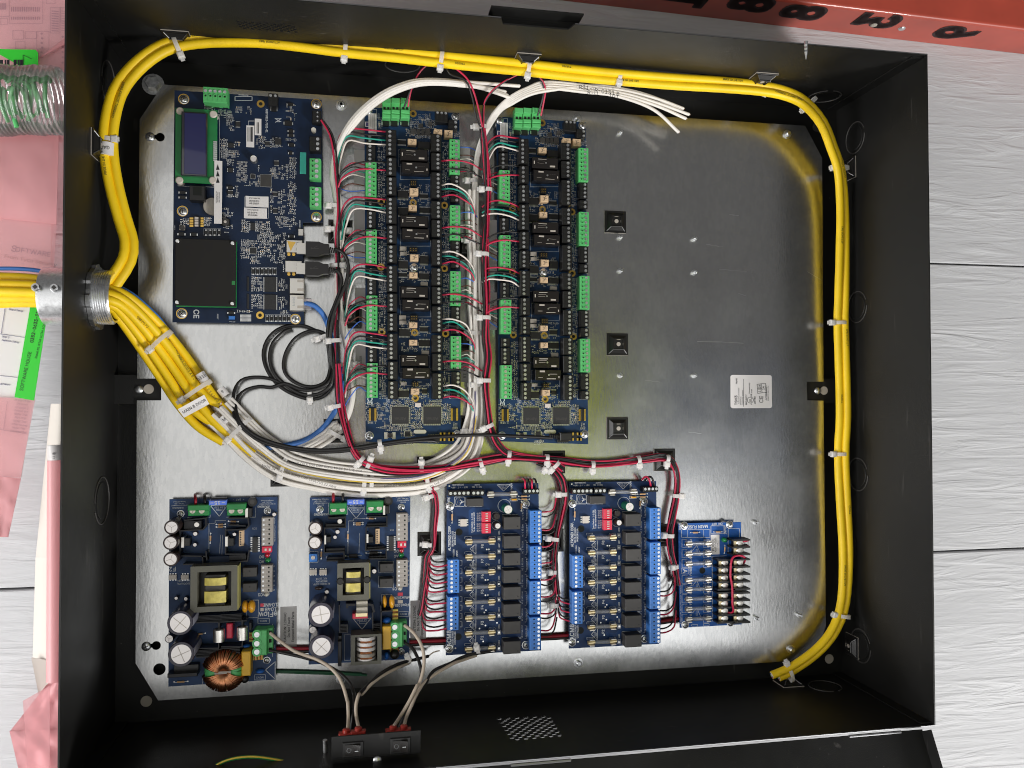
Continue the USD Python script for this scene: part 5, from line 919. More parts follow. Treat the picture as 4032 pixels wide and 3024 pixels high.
for x0, y0, x1, y1, n, ax in ((1290, 600, 1345, 735, 5, 'y'), (1345, 930, 1495, 1000, 7, 'x')):
    r = B.r('C2', x0, y0, x1, y1, .008); b, b2 = MB(), MB()
    for k in range(n):
        m_ = b if k % 2 else b2
        if ax == 'y': v = r[1] + (r[3] - r[1]) * (k + .5) / n; m_.rod((r[0], v, B.h + .005), (r[2], v, B.h + .005), (r[3] - r[1]) / n * .55, 8)
        else: u = r[0] + (r[2] - r[0]) * (k + .5) / n; m_.rod((u, r[1], B.h + .005), (u, r[3], B.h + .005), (r[2] - r[0]) / n * .55, 8)
    q = part(B.t, 'choke', b, 'copper', kind=None); part(q, 'winding', b2, 'yellow_tape')
three_pole(B, 'C2', 1372, 555, 1632, 925, (622, 752, 875), 1405)
c = B.p('C2', 918, 1160, .020); R_ = 160 * scale_at('C2', 918, 1160, .03); r0 = 62 * scale_at('C2', 918, 1160, .03)
a = np.arange(41) / 40 * 2 * math.pi; core = np.stack([c[0] + R_ * .98 * np.cos(a), c[1] + R_ * .98 * np.sin(a), np.full(41, B.h + .014)], -1); t = part(B.t, 'toroid_coil', MB().tube(core, .0095, 10), 'green_plastic', smooth=True)
for k in range(60):
    th_ = 2 * math.pi * k / 60
    if abs(math.sin(th_)) < .24: continue
    th_ += .02 * RNG.normal(); cc = c[:2] + R_ * .98 * np.array([math.cos(th_), math.sin(th_)]); rd = np.array([math.cos(th_), math.sin(th_), 0]); aa = np.linspace(0, 2 * math.pi, 13)
    part(t, 'winding', MB().tube([np.array([cc[0], cc[1], B.h + .014]) + .0112 * (math.cos(x_) * rd * 1.05 + math.sin(x_) * np.array([0, 0, 1.0])) + np.array([-rd[1], rd[0], 0]) * .0012 * math.cos(x_) for x_ in aa], .00115, 5), 'copper', smooth=True)
part(t, 'divider', MB().box(c[0] - R_ * .75, c[1] - .0014, B.h + .004, c[0] + R_ * .75, c[1] + .0014, B.h + .024), 'tan_grey')
B.box('yellow_capacitor', 'C2', 1182, 872, 1316, 1224, .020, 'yellow_box', .0008); disc(B, 'C2', 1225, 1285, 60, 58, .018, 'black_plastic', 'varistor')
B.box('heatsink_plate', 'C2', 105, 1185, 540, 1240, .016, 'heatsink'); B.box('heatsink_plate', 'C2', 200, 1060, 560, 1180, .008, 'black_plastic')
for q in (('C1', 735, 482, 850, 480), ('C1', 735, 515, 850, 512), ('C1', 660, 600, 655, 725), ('C1', 895, 440, 1020, 445), ('C2', 205, 1312, 400, 1305), ('C2', 495, 625, 655, 605)): B.resistor(*q)
for q in (('C1', 265, 345), ('C1', 1402, 308), ('C2', 1548, 1003)): B.screw(*q, .0034)
triangle(B, 'C1', 660, 235, 875, 235, 775, 375, .0007); B.rect('C1', 735, 285, 815, 300, .0003); B.tx('C1', 780, 258, 24, '15A 32V', 180); triangle(B, 'C2', 1530, 1135, 1672, 1015, 1672, 1268, .0007)
B.ln('C1', [(655, 250), (655, 390), (360, 392)], .0004); B.ln('C1', [(870, 385), (1250, 385), (1250, 260)], .0004); B.ln('C1', [(640, 900), (640, 465), (720, 465), (720, 430), (860, 430)], .0004); B.ln('C1', [(790, 620), (780, 860)], .0004); B.ln('C1', [(815, 620), (810, 870)], .0004)
B.tx('C1', 1330, 905, 34, 'DC', 180, True); B.tx('C1', 1330, 968, 34, 'AC', 180, True); B.tx('C1', 1330, 1400, 36, 'AC1', 180, True); B.tx('C1', 1355, 248, 26, 'WARNING', 180, True, .9); B.tx('C1', 238, 265, 24, 'WARNING', 180, False, .9); print_rows(B, 'C1', 1400, 170, ('Damage Will Result', '-DC and - BAT', 'DO NOT INTERCONNECT'), 13, 180, 22); print_rows(B, 'C1', 255, 185, ('Damage Will Result', '-DC and - BAT', 'DO NOT INTERCONNECT'), 13, 180, 24); B.tx('C1', 310, 1215, 24, 'N.Y. 11228', 180, False, .9); B.tx('C1', 310, 1255, 24, 'BROOKLYN,', 180, False, .9); B.tx('C1', 1235, 535, 24, 'IC5', 180); B.tx('C1', 1028, 158, 26, '+  BAT  -', 180)
B.tx('C1', 1440, 1532, 46, '104NB', 180, True); B.tx('C1', 1450, 1590, 46, '104B', 180, True); B.tx('C2', 1565, 330, 74, 'eFlow', 180, True); B.tx('C1', 165, 1065, 60, 'F2', 180, True)
for nm, y, m in (('red_square', 1535, 'red_plastic'), ('white_square', 1592, 'white_part')): B.box(nm, 'C1', 1312, y - 20, 1355, y + 22, .0002, m, 0)
B.rect('C2', 1422, 385, 1585, 460, .0004); B.tx('C2', 1500, 425, 26, 'MOV1', 180); B.rect('C2', 1368, 1205, 1530, 1280, .0004); B.tx('C2', 1450, 1245, 26, 'MOV2', 180); B.rect('C2', 1260, 120, 1432, 370, .0004); B.ln('C2', [(1630, 470), (1630, 940)], .0005); B.tx('C2', 1655, 555, 40, '2', 180); B.tx('C2', 1660, 790, 40, '1', 180); B.rect('C2', 615, 1255, 695, 1345, .0004)
print_rows(B, 'C1', 1492, 430, ('+AUX-',), 24, 90, 0); print_rows(B, 'C1', 1500, 600, ('TRIG INTERFACE FAULT',), 14, 90, 0)
for k, s_ in enumerate(('N', 'C', 'N', 'N', 'C', 'N')): B.tx('C1', 1490, 1030 + 62 * k, 22, s_, 90)
B.fin()

B = Board('power_supply_board', 'power supply board with a copper coil transformer, right one of the two', [('C3', 132, 130), ('C3', 1445, 100), ('C4', 1590, 978), ('C4', 130, 1058)], 'pcb_power', .010)
for x, y in ((204, 535), (198, 722)): B.cap('C3', x, y, 92, .026, 'cap_brown', 'cap_top')
two_pole(B, 'C3', 390, 198, 615, 350, (445, 557), 285); two_pole(B, 'C3', 872, 172, 1092, 328, (932, 1040), 268)
spade_fuse(B, 'C3', 622, 158, 845, 220, '15', 180); B.cap('C3', 1160, 178, 58, .008, 'black_plastic', 'dark_grey', 'inductor', 0, .55)
B.box('transistor', 'C3', 1120, 240, 1168, 345, .012, 'black_plastic'); B.box('transistor_tab', 'C3', 1088, 236, 1118, 358, .013, 'nickel', .0002)
plate_path(B, 'heatsink', 'C3', [(370, 395), (598, 385), (598, 520), (325, 530), (322, 850), (585, 840)], .014); plate_path(B, 'heatsink', 'C3', [(350, 958), (580, 955), (580, 850)], .014)
plate_path(B, 'heatsink', 'C3', [(880, 380), (1140, 380), (1140, 505), (870, 515), (862, 820), (1130, 800)], .014); plate_path(B, 'heatsink', 'C3', [(900, 930), (1135, 928), (1130, 800)], .014)
for q in ((335, 470, 590, 520), (380, 372, 590, 415), (880, 465, 1130, 505), (880, 770, 1115, 815), (360, 905, 575, 955), (340, 790, 590, 840), (905, 890, 1130, 930)): B.box('heatsink_plate', 'C3', *q, .010, 'heatsink')
c = B.p('C3', 525, 440, .0105); part(B.t, 'screw', MB().cyl(c, .003, B.h + .006, B.h + .0112, 12, .0004), 'nickel')
for x in (332, 885): B.box('transistor_tab', 'C3', x - 12, 625 if x < 500 else 605, x + 14, 742 if x < 500 else 725, .016, 'nickel', .0002); B.box('transistor', 'C3', x + 16, 640, x + 75, 720, .010, 'black_plastic')
for x, y, r in ((495, 580, 32), (462, 650, 28), (975, 1095, 34), (355, 1365, 30)): B.cap('C3', x, y, r, .009, 'cap_brown', 'cap_top', 'capacitor', 2)
q = B.box('pin_connector', 'C3', 990, 538, 1046, 738, .007, 'tan', .0004)
for k in range(6): c = B.p('C3', 1012, 570 + 28 * k, .0072); part(q, 'pin_hole', MB().cyl(c, .0009, B.h + .007, B.h + .0072, 6), 'dark_grey')
dip_chip(B, 'C3', 1165, 635, 1230, 830, 7)
for y0, y1, x0 in ((340, 695, 1265), (945, 1298, 1265)): B.terminal('C3', x0, y0, x0 + 148, y1, .012, 'grey_plastic', 6, 'y', .22, .73, .22, 'shadow_hole', 'steel', False)
q = B.box('switch_bank', 'C3', 1278, 700, 1392, 785, .006, 'red_plastic'); r = B.r('C3', 1312, 728, 1352, 762, .006)
for k in range(2): part(q, 'slider', MB().box(r[0] + k * .0045, r[1], B.h + .006, r[0] + .0022 + k * .0045, r[3], B.h + .0068), 'white_part')
led(B, 'C3', 1332, 822, 32, 'red_led'); led(B, 'C3', 1330, 888, 34, 'green_led'); led(B, 'C3', 1315, 1322, 30, 'clear_led')
relay_box(B, 'C3', 1048, 995, 1220, 1102); relay_box(B, 'C3', 1045, 1190, 1218, 1305)
transformer(B, 'C3', (490, 985, 908, 1472), (562, 1050, 840, 1402), ((608, 1108, 795, 1180), (602, 1256, 795, 1366)), (598, 1085, 802, 1400))
for x, y in ((530, 1225), (880, 1205)): c = B.p('C3', x, y, .031); part(B.t, 'fixing_post', MB().cyl(c, .0042, B.h + .02, B.h + .031, 12, .001), 'black_plastic', smooth=40)
q = B.box('trimmer', 'C3', 122, 868, 232, 970, .008, 'blue_plastic'); c = B.p('C3', 175, 916, .0085); B.slot_screw(q, c, .0022, B.h + .0084, 'white_part')
for x in (175, 305): opto(B, 'C3', x - 48, 1072, x + 50, 1140)
disc(B, 'C3', 1112, 1508, 28, 88, .014, 'orange'); disc(B, 'C3', 1208, 1512, 36, 90, .015, 'orange'); disc(B, 'C3', 245, 1322, 55, 26, .008, 'cap_brown', 'disc_capacitor'); disc(B, 'C4', 1265, 432, 68, 44, .012, 'blue_disc'); disc(B, 'C4', 1265, 945, 34, 55, .012, 'blue_disc')
B.cap('C4', 308, 335, 188, .045, 'cap_sleeve', 'cap_top', 'large_capacitor', 4, .72, 0.0); B.cap('C4', 315, 800, 182, .045, 'cap_sleeve', 'cap_top', 'large_capacitor', 4, .73, 0.0); B.cap('C4', 188, 558, 58, .020, 'cap_sleeve', 'cap_top', 'capacitor', 3, .85)
r = B.r('C4', 822, 110, 988, 330, .026); b = MB()
for k in range(5):
    y = r[1] + (r[3] - r[1]) * k / 5; b.prism([(y, B.h + .016 + .003 * (k % 2)), (y + (r[3] - r[1]) / 5, B.h + .019 - .003 * (k % 2)), (y + (r[3] - r[1]) / 5, B.h + .021 - .003 * (k % 2)), (y, B.h + .018 + .003 * (k % 2))], r[0], r[2], ((0, 0, 0), FV, FH, FU))
part(B.t, 'spring_clip', b, 'nickel'); B.box('red_bar', 'C4', 765, 315, 990, 392, .014, 'red_plastic', .0006); B.box('red_bar_clip', 'C4', 812, 300, 985, 365, .016, 'brass', .0003)
plate_path(B, 'heatsink', 'C4', [(690, 240), (690, 190), (810, 190)], .018, .0025); plate_path(B, 'heatsink', 'C4', [(990, 185), (1055, 195), (1080, 300)], .018, .0025)
plate_path(B, 'heatsink', 'C4', [(575, 190), (580, 600)], .016, .0015); plate_path(B, 'heatsink', 'C4', [(585, 485), (690, 485), (692, 600)], .016, .0015); fins(B, 'C4', 588, 510, 690, 590, .014, 5); fins(B, 'C4', 1070, 470, 1165, 570, .014, 5); plate_path(B, 'heatsink', 'C4', [(1058, 300), (1060, 580), (1180, 590), (1185, 290), (1340, 280)], .016, .0015); plate_path(B, 'heatsink', 'C4', [(1175, 200), (1180, 300)], .016, .0015)
B.box('heatsink_plate', 'C4', 555, 720, 608, 1085, .022, 'heatsink'); B.box('bridge_rectifier', 'C4', 560, 640, 610, 715, .016, 'black_plastic')
o, wd = B.r('C4', 745, 622, 1188, 1058, .028), B.r('C4', 805, 655, 1128, 1010, .028)
poly = Polygon([(o[0], o[1]), (o[2], o[1]), (o[2], o[3]), (o[0], o[3])]).difference(Polygon([(wd[0], wd[1]), (wd[2], wd[1]), (wd[2], wd[3]), (wd[0], wd[3])])); t = part(B.t, 'coil_transformer', MB().prism(poly, B.h + .006, B.h + .028), 'ferrite'); part(t, 'bobbin', MB().box(wd[0], wd[1], B.h, wd[2], wd[3], B.h + .006), 'black_plastic')
for y in (690, 770, 845, 930, 1005):
    a0, a1 = B.p('C4', 822, y, .026), B.p('C4', 1108, y, .026); m_ = (a0 + a1) / 2; b = MB(); rr_ = (a1[0] - a0[0]) / 2; b.prism(Polygon([(rr_ * math.cos(t_), .012 * math.sin(t_)) for t_ in np.linspace(0, 2 * math.pi, 25)]), -.0018, .0018, ((m_[0], m_[1], B.h + .016), FU, FH, FV)); part(t, 'flange', b, 'tan_grey' if y == 930 else 'paper_white', smooth=30)
for y in (738, 805, 905, 970):
    for k in range(4): a0, a1 = B.p('C4', 880, y - 14 + 10 * k, .024), B.p('C4', 1050, y - 14 + 10 * k, .024); part(t, 'winding', MB().rod(a0, a1, .0016, 8), 'copper', smooth=40)
three_pole(B, 'C4', 1345, 450, 1560, 805, (515, 640, 760), 1380); B.box('yellow_capacitor', 'C4', 1205, 505, 1328, 842, .020, 'yellow_box', .0008); disc(B, 'C4', 1380, 930, 72, 66, .018, 'black_plastic', 'varistor')
for x0, y0, x1, y1, n, ax in ((1350, 260, 1430, 410, 5, 'y'), (1310, 825, 1445, 880, 6, 'x')):
    r = B.r('C4', x0, y0, x1, y1, .008); b, b2 = MB(), MB()
    for k in range(n):
        m_ = b if k % 2 else b2
        if ax == 'y': v = r[1] + (r[3] - r[1]) * (k + .5) / n; m_.rod((r[0], v, B.h + .005), (r[2], v, B.h + .005), (r[3] - r[1]) / n * .55, 8)
        else: u = r[0] + (r[2] - r[0]) * (k + .5) / n; m_.rod((u, r[1], B.h + .005), (u, r[3], B.h + .005), (r[2] - r[0]) / n * .55, 8)
    q = part(B.t, 'choke', b, 'copper'); part(q, 'winding', b2, 'yellow_tape')
for q in (('C3', 708, 462, 825, 458), ('C3', 708, 485, 825, 482), ('C3', 630, 580, 628, 700), ('C3', 285, 810, 280, 930), ('C3', 880, 402, 990, 405)): B.resistor(*q)
B.resistor('C3', 600, 895, 800, 890, .0026, 'dark_grey'); B.resistor('C3', 870, 855, 1060, 850, .0022, 'dark_grey')
for q in (('C3', 263, 290), ('C3', 1328, 258), ('C4', 1475, 880)): B.screw(*q, .0034)
triangle(B, 'C3', 630, 265, 848, 265, 738, 400, .0007); B.rect('C3', 695, 305, 775, 325, .0003); B.tx('C3', 738, 288, 24, '15A 32V', 180); triangle(B, 'C4', 780, 395, 1035, 382, 905, 545, .0007); B.rect('C4', 865, 430, 965, 462, .0003); B.tx('C4', 905, 412, 24, '5A 250V', 180)
for pts in ([(375, 200), (375, 355), (625, 355), (625, 240)], [(845, 240), (845, 350), (1085, 352)], [(630, 860), (635, 435), (705, 435), (705, 402), (860, 402)], [(780, 600), (775, 850)], [(1170, 220), (1175, 325), (1145, 325)], [(345, 920), (345, 905), (560, 890)]): B.ln('C3', pts, .0004)
B.rect('C3', 1028, 962, 1225, 1108, .0004); B.rect('C3', 1028, 1160, 1225, 1308, .0004); B.rect('C3', 1068, 1395, 1205, 1600, .0004); B.rect('C4', 1430, 290, 1585, 355, .0004); B.rect('C3', 122, 832, 240, 975, .0004); B.rect('C4', 655, 615, 735, 1000, .0004)
B.tx('C3', 1262, 830, 32, 'DC', 180, True); B.tx('C3', 1262, 895, 32, 'AC', 180, True); B.tx('C3', 1258, 1322, 36, 'AC1', 180, True); B.tx('C3', 278, 350, 30, 'WARNING', 180, True, .9); print_rows(B, 'C3', 270, 155, ('Damage Will Result', '-DC and - BAT', 'INTERCONNECT', 'DO NOT'), 17, 180, 25); print_rows(B, 'C3', 1350, 120, ('Damage Will Result', '-DC and - BAT', 'INTERCONNECT', 'DO NOT'), 15, 180, 24); print_rows(B, 'C3', 285, 1190, ('N.Y. 11228', 'BROOKLYN,', 'ALTRONIX CORP.'), 23, 180, 35, False, .85)
B.tx('C3', 985, 135, 26, '+  BAT  -', 180); B.tx('C3', 735, 232, 22, 'Risk of Fire', 180); B.tx('C3', 1325, 1440, 34, 'eFlow102NB', 180, True, .8); B.tx('C3', 1345, 1535, 34, 'eFlow102B', 180, True, .8); B.tx('C3', 1205, 555, 22, 'IC5', 180); B.tx('C4', 1510, 325, 24, 'MOV1', 180)
for nm, y, m in (('red_square', 1392, 'red_plastic'), ('white_square', 1490, 'white_part')): B.box(nm, 'C3', 1282, y - 20, 1348, y + 22, .0002, m, 0)
for k, s_ in enumerate(('N', 'C', 'N', 'N', 'C', 'N')): B.tx('C3', 1422, 965 + 60 * k, 22, s_, 90)
B.tx('C3', 1425, 400, 24, '+AUX-', 90); B.fin()

# ---------------------------------------------------------------- fused relay boards
B = Board('fused_relay_board', 'blue fused relay board with eight black relays, left one of the two', [('C5', 240, 187), ('C5', 1690, 170), ('C6', 1700, 1425), ('C6', 220, 1502)], 'pcb_access', .014)
for vw, x0, y0, x1, y1, l in (('C5', 258, 1382, 435, 1382 + 530, 1), ('C6', 248, 592, 420, 1112, 1), ('C5', 1560, 606, 1740, 1115, 0), ('C5', 1560, 1168, 1740, 1685, 0), ('C6', 1525, 348, 1700, 868, 0), ('C6', 1525, 910, 1700, 1418, 0)):
    if l: B.terminal(vw, x0, y0, x1, y1, .014, 'blue_plastic', 8, 'y', .32, .72, .32)
    else: B.terminal(vw, x0, y0, x1, y1, .014, 'blue_plastic', 8, 'y', .78, .38, .32)
for y in (705, 1005, 1275): q = relay_box(B, 'C5', 1150, y, 1405, y + 198, .0165, dot=(.82, .75))
for y in (180, 440, 705, 975, 1285):
    if y is None: relay_box(B, 'C5', 1130, 1545, 1405, 1735, .0165, dot=(.82, .75))
    else: relay_box(B, 'C6', 1120, y, 1385, y + 196, .0165, dot=(.82, .75))
for vw, y in (('C5', 1090), ('C5', 1330), ('C6', 204), ('C6', 436), ('C6', 672), ('C6', 910), ('C6', 1150), ('C6', 1395)):
    B.fuse(vw, 530, 1005, y) if vw == 'C5' else B.fuse(vw, 515, 985, y)
    k = 1 if vw == 'C5' else .98
    for x0, x1 in ((525, 628), (905, 1005)): B.ln(vw, [(x0 * k, y - 40), (x0 * k, y - 75), (x1 * k, y - 75), (x1 * k, y - 40)], .0003)
B.fuse('C5', 872, 1350, 345, clip='nickel', cap='nickel')
B.terminal('C5', 265, 290, 610, 378, .011, 'black_plastic', 5, 'x', .45, .95, .34); B.terminal('C5', 630, 280, 832, 372, .011, 'black_plastic', 3, 'x', .5, .95, .34); B.terminal('C5', 1455, 262, 1702, 345, .011, 'black_plastic', 4, 'x', .4, .95, .34)
B.box('relay', 'C5', 560, 415, 820, 540, .012, 'dark_grey', .0004); B.rect('C5', 530, 400, 800, 540, .0004)
B.cap('C5', 1212, 590, 70, .018, 'cap_green', 'cap_top', 'capacitor', 4, .92); B.cap('C5', 1030, 700, 52, .006, 'cap_brown', 'cap_brown', 'inductor', 0); B.cap('C5', 1048, 850, 52, .012, 'cap_brown', 'cap_top', 'capacitor', 3)
for y in (622, 800):
    q = B.box('switch_bank', 'C5', 798, y, 938, y + 166, .007, 'red_plastic', .0004)
    for k in range(4): r = B.r('C5', 852, y + 24 + 36 * k, 890, y + 40 + 36 * k, .007); part(q, 'slider', MB().box(r[0], r[1], B.h + .007, r[2], r[3], B.h + .0077), 'white_part')
B.chip('C5', 455, 740, 555, 855, 'y', 3, .0035, 'white_part', .002)
for q in (('C5', 1380, 380, 1545, 375), ('C5', 1385, 425, 1545, 425), ('C5', 1422, 460, 1420, 610), ('C5', 325, 620, 322, 800)): B.resistor(*q)
B.box('film_capacitor', 'C5', 1270, 420, 1350, 445, .005, 'orange', .0006); B.rect('C5', 1240, 412, 1360, 452, .0004)
for q in (('C5', 292, 540), ('C5', 1490, 505), ('C6', 275, 1410), ('C6', 1468, 1350)): B.screw(*q)
for vw, x, y in (('C5', 432, 945), ('C6', 410, 1212)): c = B.p(vw, x, y); part(B.t, 'mounting_hole', MB().cyl(c, .0042, B.h + .00004, B.h + .0001, 16), 'shadow_hole')
triangle(B, 'C5', 1035, 195, 1245, 192, 1138, 295, .0006); B.tx('C5', 1140, 212, 22, '10A 250V', 180); B.rect('C5', 1112, 235, 1165, 250, .0003)
for y0, y1 in ((1140, 1295), (1380, 1535)): B.ln('C5', [(700, y1), (605, y1 - 85), (675, y0 + 10)], .0006); B.rect('C5', 648, y1 - 120, 668, y1 - 55, .0003)
for y in (95, 325, 560, 795, 1035, 1275): B.ln('C6', [(685, y + 95), (588, y), (655, y - 80)], .0006); B.rect('C6', 632, y - 38, 652, y + 30, .0003); B.tx('C6', 672, y + 30, 16, '1.5A 250V', 90)
B.ln('C5', [(700, 1140), (700, 1610)], .0005); B.ln('C6', [(690, 0), (685, 1370)], .0005)
for k, (vw, x, y) in enumerate((('C5', 800, 1170), ('C5', 800, 1405), ('C6', 785, 275), ('C6', 785, 512), ('C6', 785, 755), ('C6', 785, 1000), ('C6', 782, 1232))): B.tx(vw, x, y, 40, 'F%d' % (8 - k), 90, True)
B.tx('C5', 280, 1040, 42, 'ALTRONIX CORP.', 90, True, .82); B.tx('C5', 330, 1050, 26, 'BKLYN, NY11220', 90, True, .8); B.tx('C5', 368, 1045, 26, 'MADE IN U.S.A.', 90, True, .8); B.tx('C5', 270, 455, 40, 'RoHS', -90, True, .8); B.tx('C5', 348, 1285, 26, 'TRIGGER', 90, False, .85); B.tx('C5', 398, 1285, 26, 'INPUT', 90, True, .85)
B.tx('C5', 638, 800, 24, 'Turn Switch  1-8 ON', 90, True, .95); B.tx('C5', 672, 790, 24, 'To de-activate FACP', 90, True, .95); B.tx('C6', 268, 1240, 66, 'ACM8', 90, True, .95); B.tx('C6', 325, 1245, 26, 'ACCESS POWER', 90, True, .85); B.tx('C6', 362, 1235, 26, 'CONTROLLER', 90, True, .85)
for k in range(8): B.tx('C5', 750, 652 + 36 * k + (20 if k > 3 else 0), 22, 'OUT%d' % (8 - k), 0, True, .9)
B.tx('C5', 420, 196, 24, 'INTERFACE', 180, True); B.tx('C5', 720, 196, 22, 'FACP', 180, True); B.tx('C5', 440, 238, 24, 'RET -  + T  -NP+', 180, True); B.tx('C5', 715, 232, 24, 'NO  C  NC', 180, True); B.tx('C5', 1262, 222, 26, 'MAIN', 90, True)
B.rect('C5', 362, 390, 518, 540, .0005)
a = np.linspace(.5, 2 * math.pi - .5, 20); B.ln('C5', [(420 + 45 * math.cos(t_), 465 + 62 * math.sin(t_)) for t_ in a], .0007); B.ln('C5', [(430 + 22 * math.cos(t_), 465 + 36 * math.sin(t_)) for t_ in a], .0006); B.tx('C5', 480, 465, 62, 'A', -90, True)
a = np.linspace(0, 2 * math.pi, 25); B.ln('C5', [(1150 + 102 * math.cos(t_), 530 + 102 * math.sin(t_)) for t_ in a], .0005); B.ln('C5', [(1010 + 62 * math.cos(t_), 690 + 62 * math.sin(t_)) for t_ in a], .0005); B.ln('C5', [(1020 + 70 * math.cos(t_), 835 + 70 * math.sin(t_)) for t_ in a], .0005)
for k in range(8):
    y = 2022 + 66.5 * k; n_ = 8 - k; e = -.0045 * 66 * k
    B.tx('N', 2076 + e, y, 7, 'OUTPUT %d' % n_, 90, True, .85); B.tx('N', 2058 + e, y, 5.5, 'NC  C  NO COM', 90, False, .85); B.ln('N', [(2068 + e, y - 26), (2074 + e, y - 26), (2074 + e, y - 16)], .0003); B.ln('N', [(2068 + e, y + 28), (2074 + e, y + 28), (2074 + e, y + 17)], .0003)
for k, (vw, y) in enumerate((('C5', 960), ('C5', 1160), ('C5', 1415), ('C6', 300), ('C6', 545), ('C6', 790), ('C6', 1055), ('C6', 1300))):
    x = 1066 if vw == 'C5' else 1045; B.tx(vw, x, y, 26, 'LED%d' % (8 - k), 90, True, .75); B.rect(vw, x - 20, y + 55, x + 22, y + 125, .0004); c = B.p(vw, x, y + 90); B.joint.box(c[0] - .0012, c[1] - .0012, B.h, c[0] + .0012, c[1] + .0012, B.h + .0008)
for vw, x, y, y2 in [('C5', 1120, a_, a_ + 210) for a_ in (665, 965, 1235)] + [('C6', 1095, a_, a_ + 210) for a_ in (135, 400, 660, 925, 1225)]: B.ln(vw, [(x + 230, y), (x, y), (x, y2)], .0004)
for k in range(4):
    for vw, x, y in (('C6', 440, 25), ('C6', 440, 590)): B.ln(vw, [(x, y + 130 * k), (x + 30, y + 130 * k), (x + 30, y + 130 * k + 80), (x, y + 130 * k + 80)], .0004)
B.tx('C5', 1398, 1215, 44, 'A', 90, True); B.tx('C6', 1372, 372, 40, 'F', 90, True); B.tx('C6', 1372, 670, 40, 'P', 90, True); B.tx('C6', 1370, 915, 40, 'R', 90, True); B.tx('C6', 1372, 1230, 40, 'K', 90, True)
for vw, x, y in (('C5', 870, 1220), ('C5', 905, 1220), ('C5', 868, 1455), ('C5', 905, 1460), ('C6', 848, 90), ('C6', 885, 90), ('C6', 835, 330), ('C6', 872, 328), ('C6', 835, 568), ('C6', 872, 566), ('C6', 842, 800), ('C6', 818, 835), ('C6', 835, 1038), ('C6', 742, 1085), ('C6', 800, 1285), ('C6', 368, 1392), ('C6', 1014, 995), ('C5', 278, 218)): c = B.p(vw, x, y); B.joint.cyl(c, .0010, B.h, B.h + .0003, 8)
traces = MB()
for k in range(6):
    y = 90 + 238 * k
    for d_ in (0, 22, 44): traces.line([B.p('C6', *q_) for q_ in ((835, y - 50 + d_), (880, y + d_ - 15), (980, y + d_ - 15), (1075, y - 95 + d_))], .0007, B.h + .00002, .00004)
part(B.t, 'copper_trace', traces, 'pcb_pour', kind='stuff')
tr = MB().prism([tuple(B.p('C5', *q_)[:2]) for q_ in ((585, 590), (630, 550), (870, 545), (915, 490), (915, 420), (830, 420), (830, 545), (930, 600), (790, 1000), (560, 1010), (490, 1060), (490, 1800), (780, 1800), (780, 990), (585, 960))] if 0 else [tuple(B.p('C5', *q_)[:2]) for q_ in ((585, 605), (640, 560), (920, 560), (920, 620), (790, 620), (790, 985), (585, 985))], B.h + .00002, B.h + .00005)
part(B.t, 'copper_area', tr, 'pcb_pour', kind='stuff'); B.fin(); A1_ = B
dA = (P(240, 165, .014, 'D1') + P(1705, 160, .014, 'D1') + P(1745, 1380, .014, 'D2') + P(262, 1465, .014, 'D2')) / 4 - B.c; dA[2] = 0
copy_of(A1_.t, 'fused_relay_board', dA, 'blue fused relay board with eight black relays, right one of the two', 'circuit board')

# ---------------------------------------------------------------- small fuse board
B = Board('fuse_board', 'small bright blue fuse board with black barrier strips at the lower right', [('D3', 218, 248), ('D3', 975, 233), ('D3', 985, 1470), ('D3', 238, 1512)], 'pcb_fuse', .012)
for y in (497, 620, 740, 935, 1048, 1165, 1285, 1408):
    B.fuse('D3', 305, 612, y - 6, .0075, .0027, 'nickel', 'nickel')
    for x0, x1 in ((262, 325), (525, 590)): B.ln('D3', [(x1, y - 56), (x0, y - 56), (x0, y + 45), (x1, y + 45)], .0004)
def barrier(x0, x1, ys, y0, y1, hz=.016):
    r = B.r('D3', x0, y0, x1, y1, .008); b = MB().box(r[0], r[1], B.h, r[2], r[3], B.h + .008, .0003); n = len(ys)
    for k in range(n + 1):
        y = y0 + 8 + (y1 - y0 - 16) * k / n; v = P(x0, y, B.h + .008, 'D3')[1]; b.box(r[0] - .006, v - .0010, B.h, r[2] + .0075, v + .0010, B.h + hz)
    t = part(B.t, 'barrier_strip', b, 'black_plastic')
    for y in ys:
        c = P((x0 + x1) / 2 + 18, y, B.h + .009, 'D3'); part(t, 'terminal_plate', MB().box(c[0] - .0075, c[1] - .0052, B.h + .008, c[0] + .0035, c[1] + .0052, B.h + .0088), 'brass'); b2 = MB(); b2.lathe((c[0], c[1], 0), [(.0046, B.h + .0088), (.0046, B.h + .0105), (.0036, B.h + .0115), (.0001, B.h + .0118)], 14)
        part(t, 'screw', b2, 'nickel', smooth=40)
barrier(715, 800, (722, 815, 905, 995), 672, 1042); barrier(715, 800, (1120, 1215, 1305, 1395), 1065, 1440); barrier(895, 985, (718, 810, 900, 990), 668, 1040); barrier(895, 985, (1115, 1210, 1300, 1392), 1070, 1440); barrier(893, 985, (482, 575), 432, 622)
q = B.box('white_label', 'D3', 612, 385, 716, 624, .0004, 'paper_white', 0); b = MB(); tx(b, 'D3', 638, 508, 32, 'PD8UL', 90, B.h + .0004, False); tx(b, 'D3', 670, 508, 14, 'Power Distribution', 90, B.h + .0004); tx(b, 'D3', 692, 508, 14, 'Unit', 90, B.h + .0004); part(q, 'print', b, 'ink', kind='stuff')
led(B, 'D3', 790, 455, 26, 'green_led')
for q in (('D3', 372, 360, 478, 358), ('D3', 652, 352, 748, 350), ('D3', 782, 515, 778, 610)): B.resistor(*q)
for x, y in ((296, 278), (845, 265), (308, 1480), (855, 1455)): B.screw('D3', x, y)
